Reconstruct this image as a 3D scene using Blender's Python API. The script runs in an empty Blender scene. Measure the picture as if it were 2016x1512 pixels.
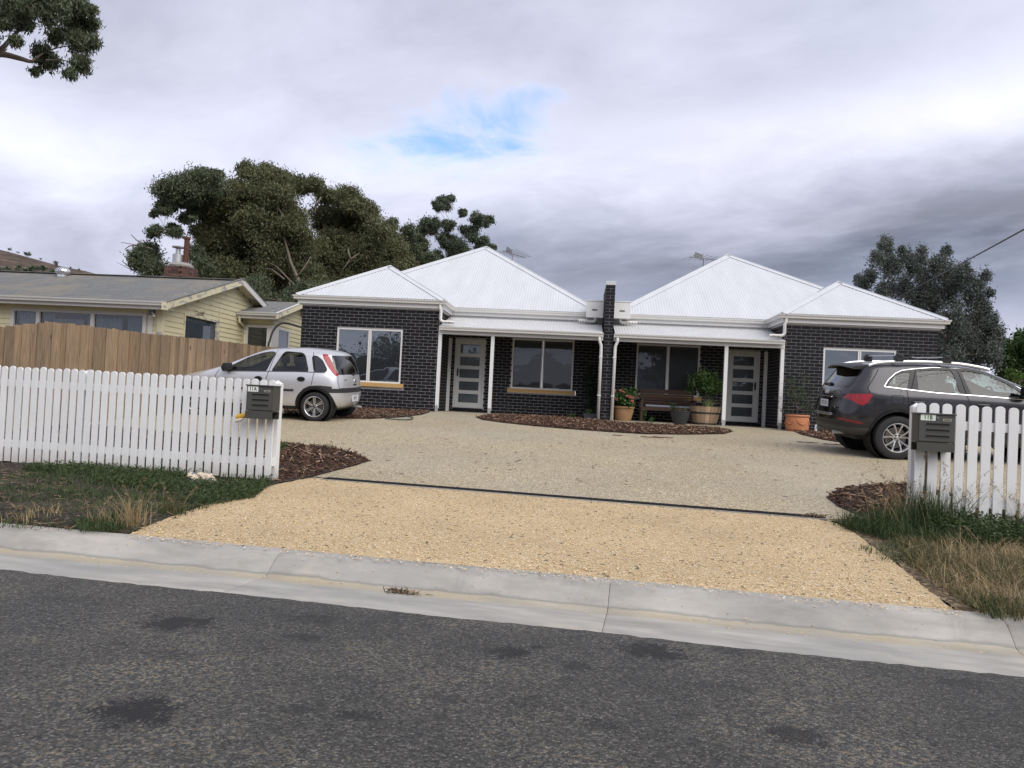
import bpy, bmesh, math, random
import numpy as np
from mathutils import Vector, Matrix
from mathutils.bvhtree import BVHTree
random.seed(11)
RNG = np.random.default_rng(11)
SC = bpy.context.scene
COL = SC.collection
PI = math.pi
# ------------------------------------------------------------------ camera
F_PX, PITCH, ROLL, CZ = 1500.0, 0.0223, 0.0499, 1.25
cam_d = bpy.data.cameras.new('camera')
cam = bpy.data.objects.new('camera', cam_d); COL.objects.link(cam)
cam_d.sensor_width = 36.0; cam_d.sensor_fit = 'HORIZONTAL'
cam_d.lens = F_PX / 2016 * 36
cam_d.clip_start = 0.05; cam_d.clip_end = 6000
cam.matrix_world = Matrix.Translation((0, 0, CZ)) @ Matrix.Rotation(PI / 2 + PITCH, 4, 'X') @ Matrix.Rotation(ROLL, 4, 'Z')
SC.camera = cam
# ------------------------------------------------------------------ sky
SUN_DIR = Vector((0.42, -0.55, 0.74)).normalized()
SUN_EL = math.asin(SUN_DIR.z); SUN_AZ = math.atan2(SUN_DIR.x, SUN_DIR.y)
world = bpy.data.worlds.new('World'); SC.world = world; world.use_nodes = True
SKY_STRENGTH = 0.1


class N:
    """small node helper"""
    def __init__(s, tree):
        s.t = tree; s.t.nodes.clear()

    def n(s, typ, **kw):
        nd = s.t.nodes.new(typ)
        for k, v in kw.items():
            if k.startswith('in_'):
                continue
            setattr(nd, k, v)
        return nd

    def put(s, sock, v):
        if isinstance(v, bpy.types.NodeSocket):
            s.t.links.new(v, sock)
        elif v is not None:
            if isinstance(v, (tuple, list)) and len(v) == 3 and sock.type == 'RGBA':
                v = (*v, 1)
            sock.default_value = v

    def math(s, op, a, b=None, c=None, clamp=False):
        nd = s.n('ShaderNodeMath', operation=op, use_clamp=clamp)
        for i, v in enumerate((a, b, c)):
            if v is not None:
                s.put(nd.inputs[i], v)
        return nd.outputs[0]

    def vmath(s, op, a, b=None, scale=None):
        nd = s.n('ShaderNodeVectorMath', operation=op)
        s.put(nd.inputs[0], a)
        if b is not None: s.put(nd.inputs[1], b)
        if scale is not None: s.put(nd.inputs['Scale'], scale)
        return nd.outputs['Value'] if op in ('DOT_PRODUCT', 'LENGTH', 'DISTANCE') else nd.outputs[0]

    def mix(s, fac, a, b, blend='MIX'):
        nd = s.n('ShaderNodeMix', data_type='RGBA', blend_type=blend)
        s.put(nd.inputs[0], fac); s.put(nd.inputs[6], a); s.put(nd.inputs[7], b)
        return nd.outputs[2]

    def noise(s, vec, scale, detail=3, rough=.5, distort=0.0, out='Fac'):
        nd = s.n('ShaderNodeTexNoise')
        if vec is not None: s.put(nd.inputs['Vector'], vec)
        s.put(nd.inputs['Scale'], scale); s.put(nd.inputs['Detail'], detail)
        s.put(nd.inputs['Roughness'], rough); s.put(nd.inputs['Distortion'], distort)
        return nd.outputs[out]

    def vor(s, vec, scale, feature='F1', out='Distance', rnd=1.0):
        nd = s.n('ShaderNodeTexVoronoi', feature=feature)
        if vec is not None: s.put(nd.inputs['Vector'], vec)
        s.put(nd.inputs['Scale'], scale); s.put(nd.inputs['Randomness'], rnd)
        return nd.outputs[out]

    def ramp(s, fac, stops, interp='LINEAR'):
        nd = s.n('ShaderNodeValToRGB'); cr = nd.color_ramp; cr.interpolation = interp
        while len(cr.elements) < len(stops): cr.elements.new(.5)
        for e, (p, c) in zip(cr.elements, stops):
            e.position = p; e.color = (*c, 1) if len(c) == 3 else c
        s.put(nd.inputs[0], fac)
        return nd.outputs[0]

    def maprange(s, v, a, b, c=0.0, d=1.0, smooth=False):
        nd = s.n('ShaderNodeMapRange', interpolation_type='SMOOTHSTEP' if smooth else 'LINEAR')
        s.put(nd.inputs[0], v); s.put(nd.inputs[1], a); s.put(nd.inputs[2], b); s.put(nd.inputs[3], c); s.put(nd.inputs[4], d)
        return nd.outputs[0]

    def xyz(s, vec):
        nd = s.n('ShaderNodeSeparateXYZ'); s.put(nd.inputs[0], vec); return nd.outputs

    def comb(s, x, y, z):
        nd = s.n('ShaderNodeCombineXYZ')
        for i, v in enumerate((x, y, z)): s.put(nd.inputs[i], v)
        return nd.outputs[0]

    def geo(s, out='Position'):
        return s.n('ShaderNodeNewGeometry').outputs[out]

    def obj(s):
        return s.n('ShaderNodeTexCoord').outputs['Object']

    def bump(s, h, strength=.5, dist=.01, normal=None):
        nd = s.n('ShaderNodeBump'); s.put(nd.inputs['Height'], h)
        s.put(nd.inputs['Strength'], strength); s.put(nd.inputs['Distance'], dist)
        if normal is not None: s.put(nd.inputs['Normal'], normal)
        return nd.outputs[0]


def build_world():
    n = N(world.node_tree)
    out = n.n('ShaderNodeOutputWorld'); bg = n.n('ShaderNodeBackground')
    sky = n.n('ShaderNodeTexSky', sky_type='NISHITA')
    sky.sun_disc = False; sky.sun_elevation = SUN_EL; sky.sun_rotation = SUN_AZ
    sky.air_density = 1.0; sky.dust_density = 0.6; sky.ozone_density = 1.5
    d = n.n('ShaderNodeTexCoord').outputs['Generated']
    X, Y, Z = n.xyz(d)
    zc = n.math('MAXIMUM', Z, 0.0)
    k = n.math('DIVIDE', 1.0, n.math('ADD', zc, 0.21))
    px_ = n.math('MULTIPLY', X, k); py_ = n.math('MULTIPLY', Y, k)
    # cloud deck coordinates, streets running from lower left to upper right
    deck = n.comb(n.math('ADD', px_, n.math('MULTIPLY', py_, .35)), n.math('MULTIPLY', py_, 1.0), 0.0)
    warp = n.noise(deck, .8, 3, .5, out='Color')
    deck = n.vmath('SCALE', deck, scale=1.3)
    deckw = n.vmath('ADD', deck, n.vmath('SCALE', n.vmath('SUBTRACT', warp, (.5, .5, .5)), scale=1.0))
    big = n.noise(deckw, .55, 4, .5)
    mid = n.noise(n.vmath('ADD', deckw, (7.3, 2.1, 0)), 1.3, 7, .58)
    fine = n.noise(n.vmath('ADD', deckw, (3.7, 9.2, 0)), 3.0, 8, .62, .4)
    dens = n.math('ADD', n.math('ADD', n.math('MULTIPLY', big, .47), n.math('MULTIPLY', mid, .41)), n.math('MULTIPLY', fine, .12))
    # low bank of dark rain cloud (broad band above the horizon) with a bright break beneath the main deck
    el = n.math('ARCSINE', Z)
    az = n.math('ARCTAN2', X, Y)
    elw = n.math('ADD', el, n.math('MULTIPLY', n.math('SUBTRACT', mid, .5), .10))
    def gauss(v, c, w):
        t = n.math('DIVIDE', n.math('SUBTRACT', v, c), w)
        return n.math('POWER', 2.718, n.math('MULTIPLY', n.math('MULTIPLY', t, t), -1.0))
    azn = n.maprange(az, -.28, .12, 0.0, 1.0, True)
    bank = n.math('MULTIPLY', gauss(elw, .175, .075), n.math('MULTIPLY_ADD', azn, .85, .05))
    bright = n.math('MULTIPLY', gauss(n.math('SUBTRACT', elw, n.math('MULTIPLY', az, .09)), .295, .055), n.maprange(az, -.35, .35, .35, 1.0))
    low = gauss(elw, .035, .06)
    light = n.maprange(dens, .38, .62, .24, .41)
    light = n.math('ADD', light, n.math('MULTIPLY', bright, .15))
    light = n.math('ADD', light, n.math('MULTIPLY', gauss(az, -.62, .25), n.math('MULTIPLY', gauss(elw, .24, .11), .12)))
    light = n.math('ADD', light, n.math('MULTIPLY', low, .10))
    light = n.math('SUBTRACT', light, n.math('MULTIPLY', bank, .145))
    light = n.math('MAXIMUM', light, .12)
    tint = n.ramp(n.maprange(light, .12, .52), [(0.0, (.80, .92, 1.24)), (.45, (.90, .945, 1.19)), (1.0, (.95, .97, 1.12))])
    warmth = n.noise(n.vmath('ADD', deckw, (1.7, 4.4, 0)), .7, 2, .5)
    tint = n.mix(n.maprange(warmth, .42, .7, 0.0, .45), tint, (.99, .96, 1.10))
    cloud = n.vmath('SCALE', tint, scale=n.math('DIVIDE', light, SKY_STRENGTH))
    # breaks of blue
    def hole(azc, elc, wa, we, amp):
        return n.math('MULTIPLY', n.math('MULTIPLY', gauss(az, azc, wa), gauss(el, elc, we)), amp)
    h = n.math('ADD', hole(-.052, .352, .112, .050, 1.18), hole(-.225, .290, .10, .030, .62))
    h = n.math('ADD', h, n.math('ADD', hole(.03, .39, .05, .02, .5), hole(.62, .12, .12, .05, .25)))
    tear = n.noise(n.vmath('ADD', deckw, (2.9, 5.5, 0)), 2.0, 9, .6, .5)
    hm = n.maprange(n.math('ADD', n.math('MULTIPLY', tear, 1.5), n.math('MULTIPLY', h, .5)), .93, 1.40, 0.0, .92, True)
    hm = n.math('MULTIPLY', hm, n.maprange(h, .04, .5, 0, 1, True))
    rim = n.math('MULTIPLY', n.math('MULTIPLY', hm, n.math('SUBTRACT', 1.0, hm)), .5)
    cloud = n.vmath('SCALE', cloud, scale=n.math('ADD', 1.0, rim))
    blue = n.mix(.55, sky.outputs[0], (1.25, 2.9, 6.2))
    col = n.mix(hm, cloud, blue)
    n.put(bg.inputs[0], col); bg.inputs[1].default_value = SKY_STRENGTH
    n.t.links.new(bg.outputs[0], out.inputs[0])


build_world()
sun_d = bpy.data.lights.new('sun', 'SUN'); sun = bpy.data.objects.new('sun', sun_d); COL.objects.link(sun)
sun_d.energy = 1.5; sun_d.angle = math.radians(65); sun_d.color = (1.0, .955, .88)
sun.rotation_euler = (-SUN_DIR).to_track_quat('-Z', 'Y').to_euler()
SC.view_settings.view_transform = 'Standard'; SC.view_settings.look = 'None'
SC.view_settings.exposure = 1.08; SC.view_settings.gamma = 1.0; SC.view_settings.use_curve_mapping = False
SC.render.engine = 'CYCLES'
SC.cycles.max_bounces = 8; SC.cycles.transparent_max_bounces = 16
SC.cycles.use_denoising = True

# ------------------------------------------------------------------ photograph ray -> place helpers
def ray(px, py):
    X = (px - 1008) / F_PX; Y = -(py - 756) / F_PX
    c, s = math.cos(ROLL), math.sin(ROLL); r = X * c - Y * s; u = X * s + Y * c
    c, s = math.cos(PITCH), math.sin(PITCH)
    return Vector((r, c - u * s, s + u * c))


def at_y(px, py, y):
    d = ray(px, py); return Vector((0, 0, CZ)) + d * (y / d.y)


# ------------------------------------------------------------------ terrain of the lot
OX, OY, PSI, ZB = 2.453, 19.828, .0846, .875


def kerb_y(x): return 5.13 - .19 * x
def drain_y(x): return 8.34 - .215 * x
def house_y(x): return OY - .085 * (x - OX) - .15


def lot_z(x, y):
    k, d, h = kerb_y(x), drain_y(x), house_y(x)
    if y <= k: return .10
    if y <= d: return .10 + .11 * (y - k) / (d - k)
    t = min(1.0, (y - d) / max(1e-3, h - d))
    return .21 + (ZB - .02 - .21) * (t + .6 * t * (1 - t))


def ground_pt(px, py):
    d = ray(px, py); lo, hi = .3, 60.0
    f = lambda t: CZ + d.z * t - lot_z(d.x * t, d.y * t)
    for _ in range(60):
        m = (lo + hi) / 2
        if f(m) > 0: lo = m
        else: hi = m
    return Vector((0, 0, CZ)) + d * lo


# ------------------------------------------------------------------ object helpers
def set_mesh(me, verts, faces):
    me.from_pydata([tuple(v) for v in verts], [], [tuple(f) for f in faces]); me.update()


def link_obj(name, me, mat=None, parent=None):
    o = bpy.data.objects.new(name, me); COL.objects.link(o)
    if mat is not None and not me.materials: me.materials.append(mat)
    if parent is not None: o.parent = parent
    return o


def world_child(o, parent):
    """parent o, keeping coordinates that were given in world space"""
    o.parent = parent
    o.matrix_parent_inverse = (Matrix.Translation(parent.location) @ parent.rotation_euler.to_matrix().to_4x4()).inverted()
    return o


def tag(o, label=None, cat=None, group=None, kind=None):
    if label: o['label'] = label
    if cat: o['category'] = cat
    if group: o['group'] = group
    if kind: o['kind'] = kind
    return o


def thing(name, label, cat, loc=(0, 0, 0), rot=(0, 0, 0), group=None):
    o = bpy.data.objects.new(name, None); COL.objects.link(o)
    o.empty_display_size = .2
    o.location = loc; o.rotation_euler = rot
    return tag(o, label, cat, group)


class MB:
    """collects geometry, builds ONE mesh object"""
    def __init__(s): s.v = []; s.f = []

    def add(s, vs, fs):
        b = len(s.v); s.v += [tuple(v) for v in vs]; s.f += [tuple(i + b for i in f) for f in fs]; return s

    def box(s, x0, x1, y0, y1, z0, z1):
        return s.add([(x0, y0, z0), (x1, y0, z0), (x1, y1, z0), (x0, y1, z0), (x0, y0, z1), (x1, y0, z1), (x1, y1, z1), (x0, y1, z1)],
                     [(0, 3, 2, 1), (4, 5, 6, 7), (0, 1, 5, 4), (1, 2, 6, 5), (2, 3, 7, 6), (3, 0, 4, 7)])

    def bar(s, a, b, w, h, up=(0, 0, 1)):
        a, b = Vector(a), Vector(b); d = (b - a).normalized(); up = Vector(up)
        x = d.cross(up)
        if x.length < 1e-4: x = d.cross(Vector((1, 0, 0)))
        x.normalize(); y = x.cross(d)
        vs = []
        for p in (a, b):
            for i, j in ((-1, -1), (1, -1), (1, 1), (-1, 1)): vs.append(p + x * (i * w / 2) + y * (j * h / 2))
        return s.add(vs, [(3, 2, 1, 0), (4, 5, 6, 7), (0, 1, 5, 4), (1, 2, 6, 5), (2, 3, 7, 6), (3, 0, 4, 7)])

    def tube(s, pts, r, n=8, caps=True):
        pts = [Vector(p) for p in pts]; m = len(pts)
        rs = r if isinstance(r, (list, tuple)) else [r] * m
        base = len(s.v); ref = None
        for i, p in enumerate(pts):
            d = (pts[min(i + 1, m - 1)] - pts[max(i - 1, 0)]).normalized()
            if ref is None: ref = Vector((0, 0, 1)) if abs(d.z) < .9 else Vector((1, 0, 0))
            x = d.cross(ref)
            if x.length < 1e-5: x = d.cross(Vector((0, 1, .3)))
            x.normalize(); y = x.cross(d); ref = y
            for k in range(n):
                a = 2 * PI * k / n
                s.v.append(tuple(p + (x * math.cos(a) + y * math.sin(a)) * rs[i]))
        for i in range(m - 1):
            for k in range(n):
                a = base + i * n + k; b = base + i * n + (k + 1) % n
                s.f.append((a, b, b + n, a + n))
        if caps:
            s.f.append(tuple(base + k for k in range(n))[::-1]); s.f.append(tuple(base + (m - 1) * n + k for k in range(n)))
        return s

    def lathe(s, prof, n=24, cx=0, cy=0, cz=0, close=True):
        base = len(s.v)
        for r, z in prof:
            for k in range(n):
                a = 2 * PI * k / n; s.v.append((cx + r * math.cos(a), cy + r * math.sin(a), cz + z))
        for i in range(len(prof) - 1):
            for k in range(n):
                a = base + i * n + k; b = base + i * n + (k + 1) % n
                s.f.append((a, b, b + n, a + n))
        return s

    def prism(s, poly, p0, ax, ay, depth):
        """poly 2D in (ax, ay) at p0, extruded by vector depth"""
        p0, ax, ay, dp = Vector(p0), Vector(ax), Vector(ay), Vector(depth); n = len(poly)
        vs = [p0 + ax * a + ay * b for a, b in poly]; vs += [v + dp for v in vs]
        fs = [tuple(range(n))[::-1], tuple(range(n, 2 * n))] + [(i, (i + 1) % n, n + (i + 1) % n, n + i) for i in range(n)]
        return s.add(vs, fs)

    def quad(s, a, b, c, d): return s.add([a, b, c, d], [(0, 1, 2, 3)])

    def build(s, name, mat, parent=None, smooth=False, bevel=0.0, auto=None):
        me = bpy.data.meshes.new(name); set_mesh(me, s.v, s.f)
        bm = bmesh.new(); bm.from_mesh(me); bmesh.ops.recalc_face_normals(bm, faces=bm.faces)
        if bevel > 0:
            bmesh.ops.bevel(bm, geom=[e for e in bm.edges if len(e.link_faces) == 2 and e.calc_face_angle(0) > .5], offset=bevel, segments=2, affect='EDGES', profile=.6)
        bm.to_mesh(me); bm.free()
        if smooth:
            me.polygons.foreach_set('use_smooth', [True] * len(me.polygons))
            if auto is not None:
                try: me.set_sharp_from_angle(angle=auto)
                except Exception: pass
        return link_obj(name, me, mat, parent)


def np_mesh(name, V, Fq, mat, parent=None):
    """fast mesh from numpy: V (n,3), Fq (m,k) with constant k"""
    V = np.ascontiguousarray(V, np.float32); Fq = np.ascontiguousarray(Fq, np.int32); m, k = Fq.shape
    me = bpy.data.meshes.new(name)
    me.vertices.add(len(V)); me.vertices.foreach_set('co', V.ravel())
    me.loops.add(m * k); me.loops.foreach_set('vertex_index', Fq.ravel())
    me.polygons.add(m)
    me.polygons.foreach_set('loop_start', np.arange(0, m * k, k, dtype=np.int32))
    me.update(calc_edges=True); me.validate()
    return link_obj(name, me, mat, parent)


# ------------------------------------------------------------------ materials
def mat(name, col, rough=.6, metal=0.0, spec=.5, var=.12, scale=8.0, bump=0.0, bscale=60.0, coat=0.0, island=0.0, objr=0.0, bdist=.004, grain=None, warp=None):
    m = bpy.data.materials.new(name); m.use_nodes = True; n = N(m.node_tree)
    out = n.n('ShaderNodeOutputMaterial'); b = n.n('ShaderNodeBsdfPrincipled')
    n.t.links.new(b.outputs[0], out.inputs[0])
    co = n.obj()
    if grain: co = n.vmath('MULTIPLY', co, grain)
    f = n.noise(co, scale, 4, .6)
    c = n.mix(n.maprange(f, .25, .75), tuple(x * (1 - var) for x in col), tuple(min(1, x * (1 + var)) for x in col))
    if island:
        r = n.geo('Random Per Island'); c = n.mix(1.0, c, n.ramp(r, [(0, (1 - island,) * 3), (1, (1 + island,) * 3)]), 'MULTIPLY')
    if objr:
        r = n.n('ShaderNodeObjectInfo').outputs['Random']; c = n.mix(1.0, c, n.ramp(r, [(0, (1 - objr,) * 3), (1, (1 + objr,) * 3)]), 'MULTIPLY')
    n.put(b.inputs['Base Color'], c); b.inputs['Roughness'].default_value = rough; b.inputs['Metallic'].default_value = metal
    b.inputs['Specular IOR Level'].default_value = spec
    if coat: b.inputs['Coat Weight'].default_value = coat; b.inputs['Coat Roughness'].default_value = .03
    if bump: n.put(b.inputs['Normal'], n.bump(n.noise(co, bscale, 4, .6), bump, bdist))
    return m


def schlick(n):
    g = n.n('ShaderNodeNewGeometry'); c = n.math('ABSOLUTE', n.vmath('DOT_PRODUCT', g.outputs['Normal'], g.outputs['Incoming']))
    return n.math('MULTIPLY_ADD', n.math('POWER', n.math('SUBTRACT', 1.0, c), 5.0), .96, .04)


def glass_dark(name, col=(.012, .014, .016), refl=.16, wob=.004):
    """window pane: dark room behind, sky and street mirrored in the front face"""
    m = bpy.data.materials.new(name); m.use_nodes = True; n = N(m.node_tree)
    out = n.n('ShaderNodeOutputMaterial'); b = n.n('ShaderNodeBsdfPrincipled'); g = n.n('ShaderNodeBsdfGlossy'); mx = n.n('ShaderNodeMixShader')
    n.put(b.inputs['Base Color'], col); b.inputs['Roughness'].default_value = .3
    g.inputs['Roughness'].default_value = .01; g.inputs['Color'].default_value = (.86, .95, 1.0, 1)
    fr = schlick(n)
    if wob:
        nb = n.bump(n.noise(n.obj(), 2.2, 2, .5), .25, wob * 5); n.put(g.inputs['Normal'], nb)
    n.put(mx.inputs[0], n.math('ADD', fr, refl, clamp=True))
    n.t.links.new(b.outputs[0], mx.inputs[1]); n.t.links.new(g.outputs[0], mx.inputs[2]); n.t.links.new(mx.outputs[0], out.inputs[0])
    return m


def glass_clear(name, tint=(.5, .6, .55), refl=.10):
    """car glass: tinted, see-through, mirrors the surroundings"""
    m = bpy.data.materials.new(name); m.use_nodes = True; n = N(m.node_tree)
    out = n.n('ShaderNodeOutputMaterial'); tr = n.n('ShaderNodeBsdfTransparent'); g = n.n('ShaderNodeBsdfGlossy'); mx = n.n('ShaderNodeMixShader')
    n.put(tr.inputs[0], n.mix(n.noise(n.obj(), 3.0, 2), tuple(x * .94 for x in tint), tint)); g.inputs['Roughness'].default_value = .015
    fr = schlick(n)
    n.put(mx.inputs[0], n.math('ADD', fr, refl, clamp=True))
    n.t.links.new(tr.outputs[0], mx.inputs[1]); n.t.links.new(g.outputs[0], mx.inputs[2]); n.t.links.new(mx.outputs[0], out.inputs[0])
    return m


def leaf_mat(name, cols, rough=.55, trans=.25, spec=.3):
    m = bpy.data.materials.new(name); m.use_nodes = True; n = N(m.node_tree)
    out = n.n('ShaderNodeOutputMaterial'); b = n.n('ShaderNodeBsdfPrincipled'); t = n.n('ShaderNodeBsdfTranslucent'); mx = n.n('ShaderNodeMixShader')
    r = n.geo('Random Per Island'); k = len(cols)
    c = n.ramp(r, [(i / max(1, k - 1), q) for i, q in enumerate(cols)])
    c = n.mix(n.maprange(n.noise(n.geo(), .5, 3), .3, .7, 0.0, .35), c, n.mix(.5, c, cols[-1]))
    n.put(b.inputs['Base Color'], c); b.inputs['Roughness'].default_value = rough; b.inputs['Specular IOR Level'].default_value = spec
    n.put(t.inputs[0], c); mx.inputs[0].default_value = trans
    n.t.links.new(b.outputs[0], mx.inputs[1]); n.t.links.new(t.outputs[0], mx.inputs[2]); n.t.links.new(mx.outputs[0], out.inputs[0])
    return m


M = {}
M['white_trim'] = mat('white_trim', (.72, .72, .71), .45, var=.03, scale=3)
M['cream_pvc'] = mat('cream_pvc', (.68, .67, .635), .35, var=.04, scale=3)
M['roof_white'] = mat('roof_white', (.545, .56, .585), .4, spec=.5, var=.07, scale=1.1, grain=(2.5, .6, .6))
M['roof_white_dull'] = mat('roof_white_dull', (.53, .535, .54), .42, var=.06, scale=2)
M['brick_dark'] = mat('brick_dark', (.0125, .012, .0155), .62, spec=.18, var=.3, scale=14, bump=.35, bscale=90, island=.35, objr=.35, bdist=.003)
M['mortar'] = mat('mortar', (.32, .315, .305), .9, var=.1, scale=20, bump=.3, bscale=200)
M['alu_frame'] = mat('alu_frame', (.66, .66, .64), .4, var=.03)
M['door_frame'] = mat('door_frame', (.60, .61, .60), .4, var=.03)
M['sill_tan'] = mat('sill_tan', (.48, .30, .115), .7, var=.1, scale=20)
M['black_plastic'] = mat('black_plastic', (.018, .018, .02), .5, var=.1)
M['black_gloss'] = mat('black_gloss', (.008, .008, .009), .12, var=.05)
M['rubber'] = mat('rubber', (.016, .016, .017), .75, var=.15, scale=30, bump=.15, bscale=120)
M['slot_dark'] = mat('slot_dark', (.005, .005, .005), .9, var=.05)
M['chrome'] = mat('chrome', (.82, .83, .85), .12, metal=1.0, var=.02)
M['alloy'] = mat('alloy', (.62, .62, .63), .25, metal=.9, var=.04)
M['alloy_dark'] = mat('alloy_dark', (.09, .09, .095), .4, metal=.7, var=.1)
M['aerial_metal'] = mat('aerial_metal', (.16, .165, .17), .5, metal=.3, var=.1)
M['galv'] = mat('galv', (.45, .46, .47), .4, metal=.6, var=.15, scale=30)
M['glass_sky'] = glass_dark('glass_sky', (.009, .011, .014), .15, .0025)
M['glass_ver'] = glass_dark('glass_ver', (.006, .007, .009), .008, .002)
M['glass_frost'] = glass_dark('glass_frost', (.045, .06, .065), .03, .0)
# ================================================================== GROUND, ROAD, KERB, DRIVEWAY
def speckle_mat(name, cell, stops, base_noise=(.8, 1.15), rough=.85, bump=.6, bdist=.004, patches=None, tone_scale=.6, spec=.3, second=None, extra=None):
    """stone-chip surface: one colour per chip (world-space cells), slow tone drift, optional dark worn patches"""
    m = bpy.data.materials.new(name); m.use_nodes = True; n = N(m.node_tree)
    out = n.n('ShaderNodeOutputMaterial'); b = n.n('ShaderNodeBsdfPrincipled'); n.t.links.new(b.outputs[0], out.inputs[0])
    p = n.geo()
    pw = n.vmath('ADD', p, n.vmath('SCALE', n.noise(p, 1.0 / cell * .35, 2, out='Color'), scale=cell * .8))
    cellc = n.vor(pw, 1.0 / cell, out='Color'); dist = n.vor(pw, 1.0 / cell)
    r, g, bb = n.n('ShaderNodeSeparateColor'), None, None
    n.put(r.inputs[0], cellc)
    c = n.ramp(r.outputs[0], stops, 'LINEAR')
    tone = n.noise(p, tone_scale, 5, .6)
    c = n.mix(1.0, c, n.ramp(n.maprange(tone, .3, .7), [(0, (base_noise[0],) * 3), (1, (base_noise[1],) * 3)]), 'MULTIPLY')
    c = n.mix(1.0, c, n.ramp(n.maprange(dist, .25, .75), [(0, (1, 1, 1)), (1, (.62, .62, .62))]), 'MULTIPLY')
    if second:   # scattered larger stones of another colour
        s2, col2, amt = second
        v2 = n.vor(p, 1.0 / s2, out='Color'); d2 = n.vor(p, 1.0 / s2); q = n.n('ShaderNodeSeparateColor'); n.put(q.inputs[0], v2)
        k = n.math('MULTIPLY', n.math('GREATER_THAN', q.outputs[1], 1 - amt), n.math('LESS_THAN', d2, .42))
        c = n.mix(k, c, col2)
    rgh = rough
    if extra: c = extra(n, p, c)
    if patches:
        X, Y, Z = n.xyz(p); w1 = n.noise(p, 4.0, 4, .65); w2 = n.noise(p, 14.0, 3, .6); tot = None
        for (cx, cy, rx, ry, a, amp) in patches:
            dx, dy = n.math('SUBTRACT', X, cx), n.math('SUBTRACT', Y, cy); ca, sa = math.cos(a), math.sin(a)
            u = n.math('DIVIDE', n.math('ADD', n.math('MULTIPLY', dx, ca), n.math('MULTIPLY', dy, sa)), rx)
            v = n.math('DIVIDE', n.math('SUBTRACT', n.math('MULTIPLY', dy, ca), n.math('MULTIPLY', dx, sa)), ry)
            rr = n.math('SQRT', n.math('ADD', n.math('MULTIPLY', u, u), n.math('MULTIPLY', v, v)))
            rr = n.math('ADD', rr, n.math('ADD', n.math('MULTIPLY', n.math('SUBTRACT', w1, .5), 2.2), n.math('ADD', n.math('MULTIPLY', n.math('SUBTRACT', w2, .5), 2.2), n.math('MULTIPLY', n.math('SUBTRACT', r.outputs[1], .5), .7))))
            k = n.maprange(rr, .68, 1.12, amp, 0.0)
            tot = k if tot is None else n.math('MAXIMUM', tot, k)
        c = n.mix(tot, c, (.012, .012, .012))
    n.put(b.inputs['Base Color'], c); b.inputs['Roughness'].default_value = rgh; b.inputs['Specular IOR Level'].default_value = spec
    h = n.math('SUBTRACT', 1.0, dist)
    n.put(b.inputs['Normal'], n.bump(h, bump, bdist))
    return m


def gp0(px, py, z=0.0):
    d = ray(px, py); t = (z - CZ) / d.z; return Vector((0, 0, CZ)) + d * t


# ---- base ground sheet out to the horizon
def clampx(x): return max(-20, min(20, x))


def base_z(x, y):
    xc = clampx(x)
    if y < kerb_y(xc) + .05: return -.10
    if y > 26: return .83
    return lot_z(xc, y) - .045


gx = sorted(set([-900, -500, -250, -120, -60, -40, -30] + list(np.arange(-24, 24.1, .8)) + [30, 40, 60, 120, 250, 500, 900]))
gy = sorted(set([-400, -150, -60, -30, -15, -8, -4] + list(np.arange(-2, 27, .5)) + [30, 40, 60, 90, 150, 300, 600, 1200, 2500]))
V = [(x, y, base_z(x, y)) for y in gy for x in gx]; w = len(gx)
Fc = [(j * w + i, j * w + i + 1, (j + 1) * w + i + 1, (j + 1) * w + i) for j in range(len(gy) - 1) for i in range(w - 1)]
M['dry_ground'] = speckle_mat('dry_ground', .03, [(0, (.07, .05, .035)), (.5, (.14, .11, .07)), (1, (.2, .16, .1))], tone_scale=.3)
g = np_mesh('ground', np.array(V), np.array(Fc), M['dry_ground']); tag(g, kind='structure')

# ---- road
road_patches = []
for (px, py, rpx, rpy, a) in [(270, 1418, 75, 32, 1), (350, 1232, 62, 14, .95), (1010, 1290, 42, 14, .9), (1278, 1287, 72, 16, .95), (1440, 1288, 42, 8, .6),
                              (700, 1425, 36, 10, .75), (592, 1412, 40, 12, .6), (1560, 1460, 52, 16, .8), (1190, 1440, 40, 15, .5), (1040, 1390, 50, 14, .45),
                              (600, 1262, 40, 7, .6), (620, 1222, 50, 10, .5), (330, 1300, 60, 12, .35), (1890, 1350, 45, 9, .5), (1130, 1320, 30, 8, .6), (880, 1390, 40, 8, .45),
                              (1055, 1280, 14, 5, .8), (130, 1185, 50, 9, .3), (1420, 1360, 50, 9, .35), (820, 1215, 60, 8, .3)]:
    q = gp0(px, py); e1 = gp0(px + rpx, py + rpx * .1); e2 = gp0(px, py + rpy)
    road_patches.append((q.x, q.y, (e1 - q).length, (e2 - q).length, math.atan2((e1 - q).y, (e1 - q).x), a))


def road_extra(n, p, c):
    # chips rubbed to tan in places, bitumen showing elsewhere
    v = n.vor(p, 75.0, out='Color'); s = n.n('ShaderNodeSeparateColor'); n.put(s.inputs[0], v)
    zone = n.maprange(n.noise(p, 1.1, 3, .6), .47, .66)
    k = n.math('MULTIPLY', n.math('GREATER_THAN', s.outputs[0], .80), n.math('MULTIPLY_ADD', zone, .45, .04))
    return n.mix(k, c, (.26, .21, .135))


M['asphalt'] = speckle_mat('asphalt', .0095, [(0, (.028, .027, .0245)), (.35, (.053, .051, .0465)), (.7, (.082, .079, .072)), (.92, (.122, .117, .105)), (1, (.20, .19, .168))],
                           base_noise=(.72, 1.22), rough=.7, bump=.9, bdist=.006, patches=road_patches, tone_scale=1.1, spec=.35, extra=road_extra)
KA = math.atan(.19); ca, sa = math.cos(KA), math.sin(KA)
KO = Vector((0, 4.315, 0))                                   # asphalt edge crosses here


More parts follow.
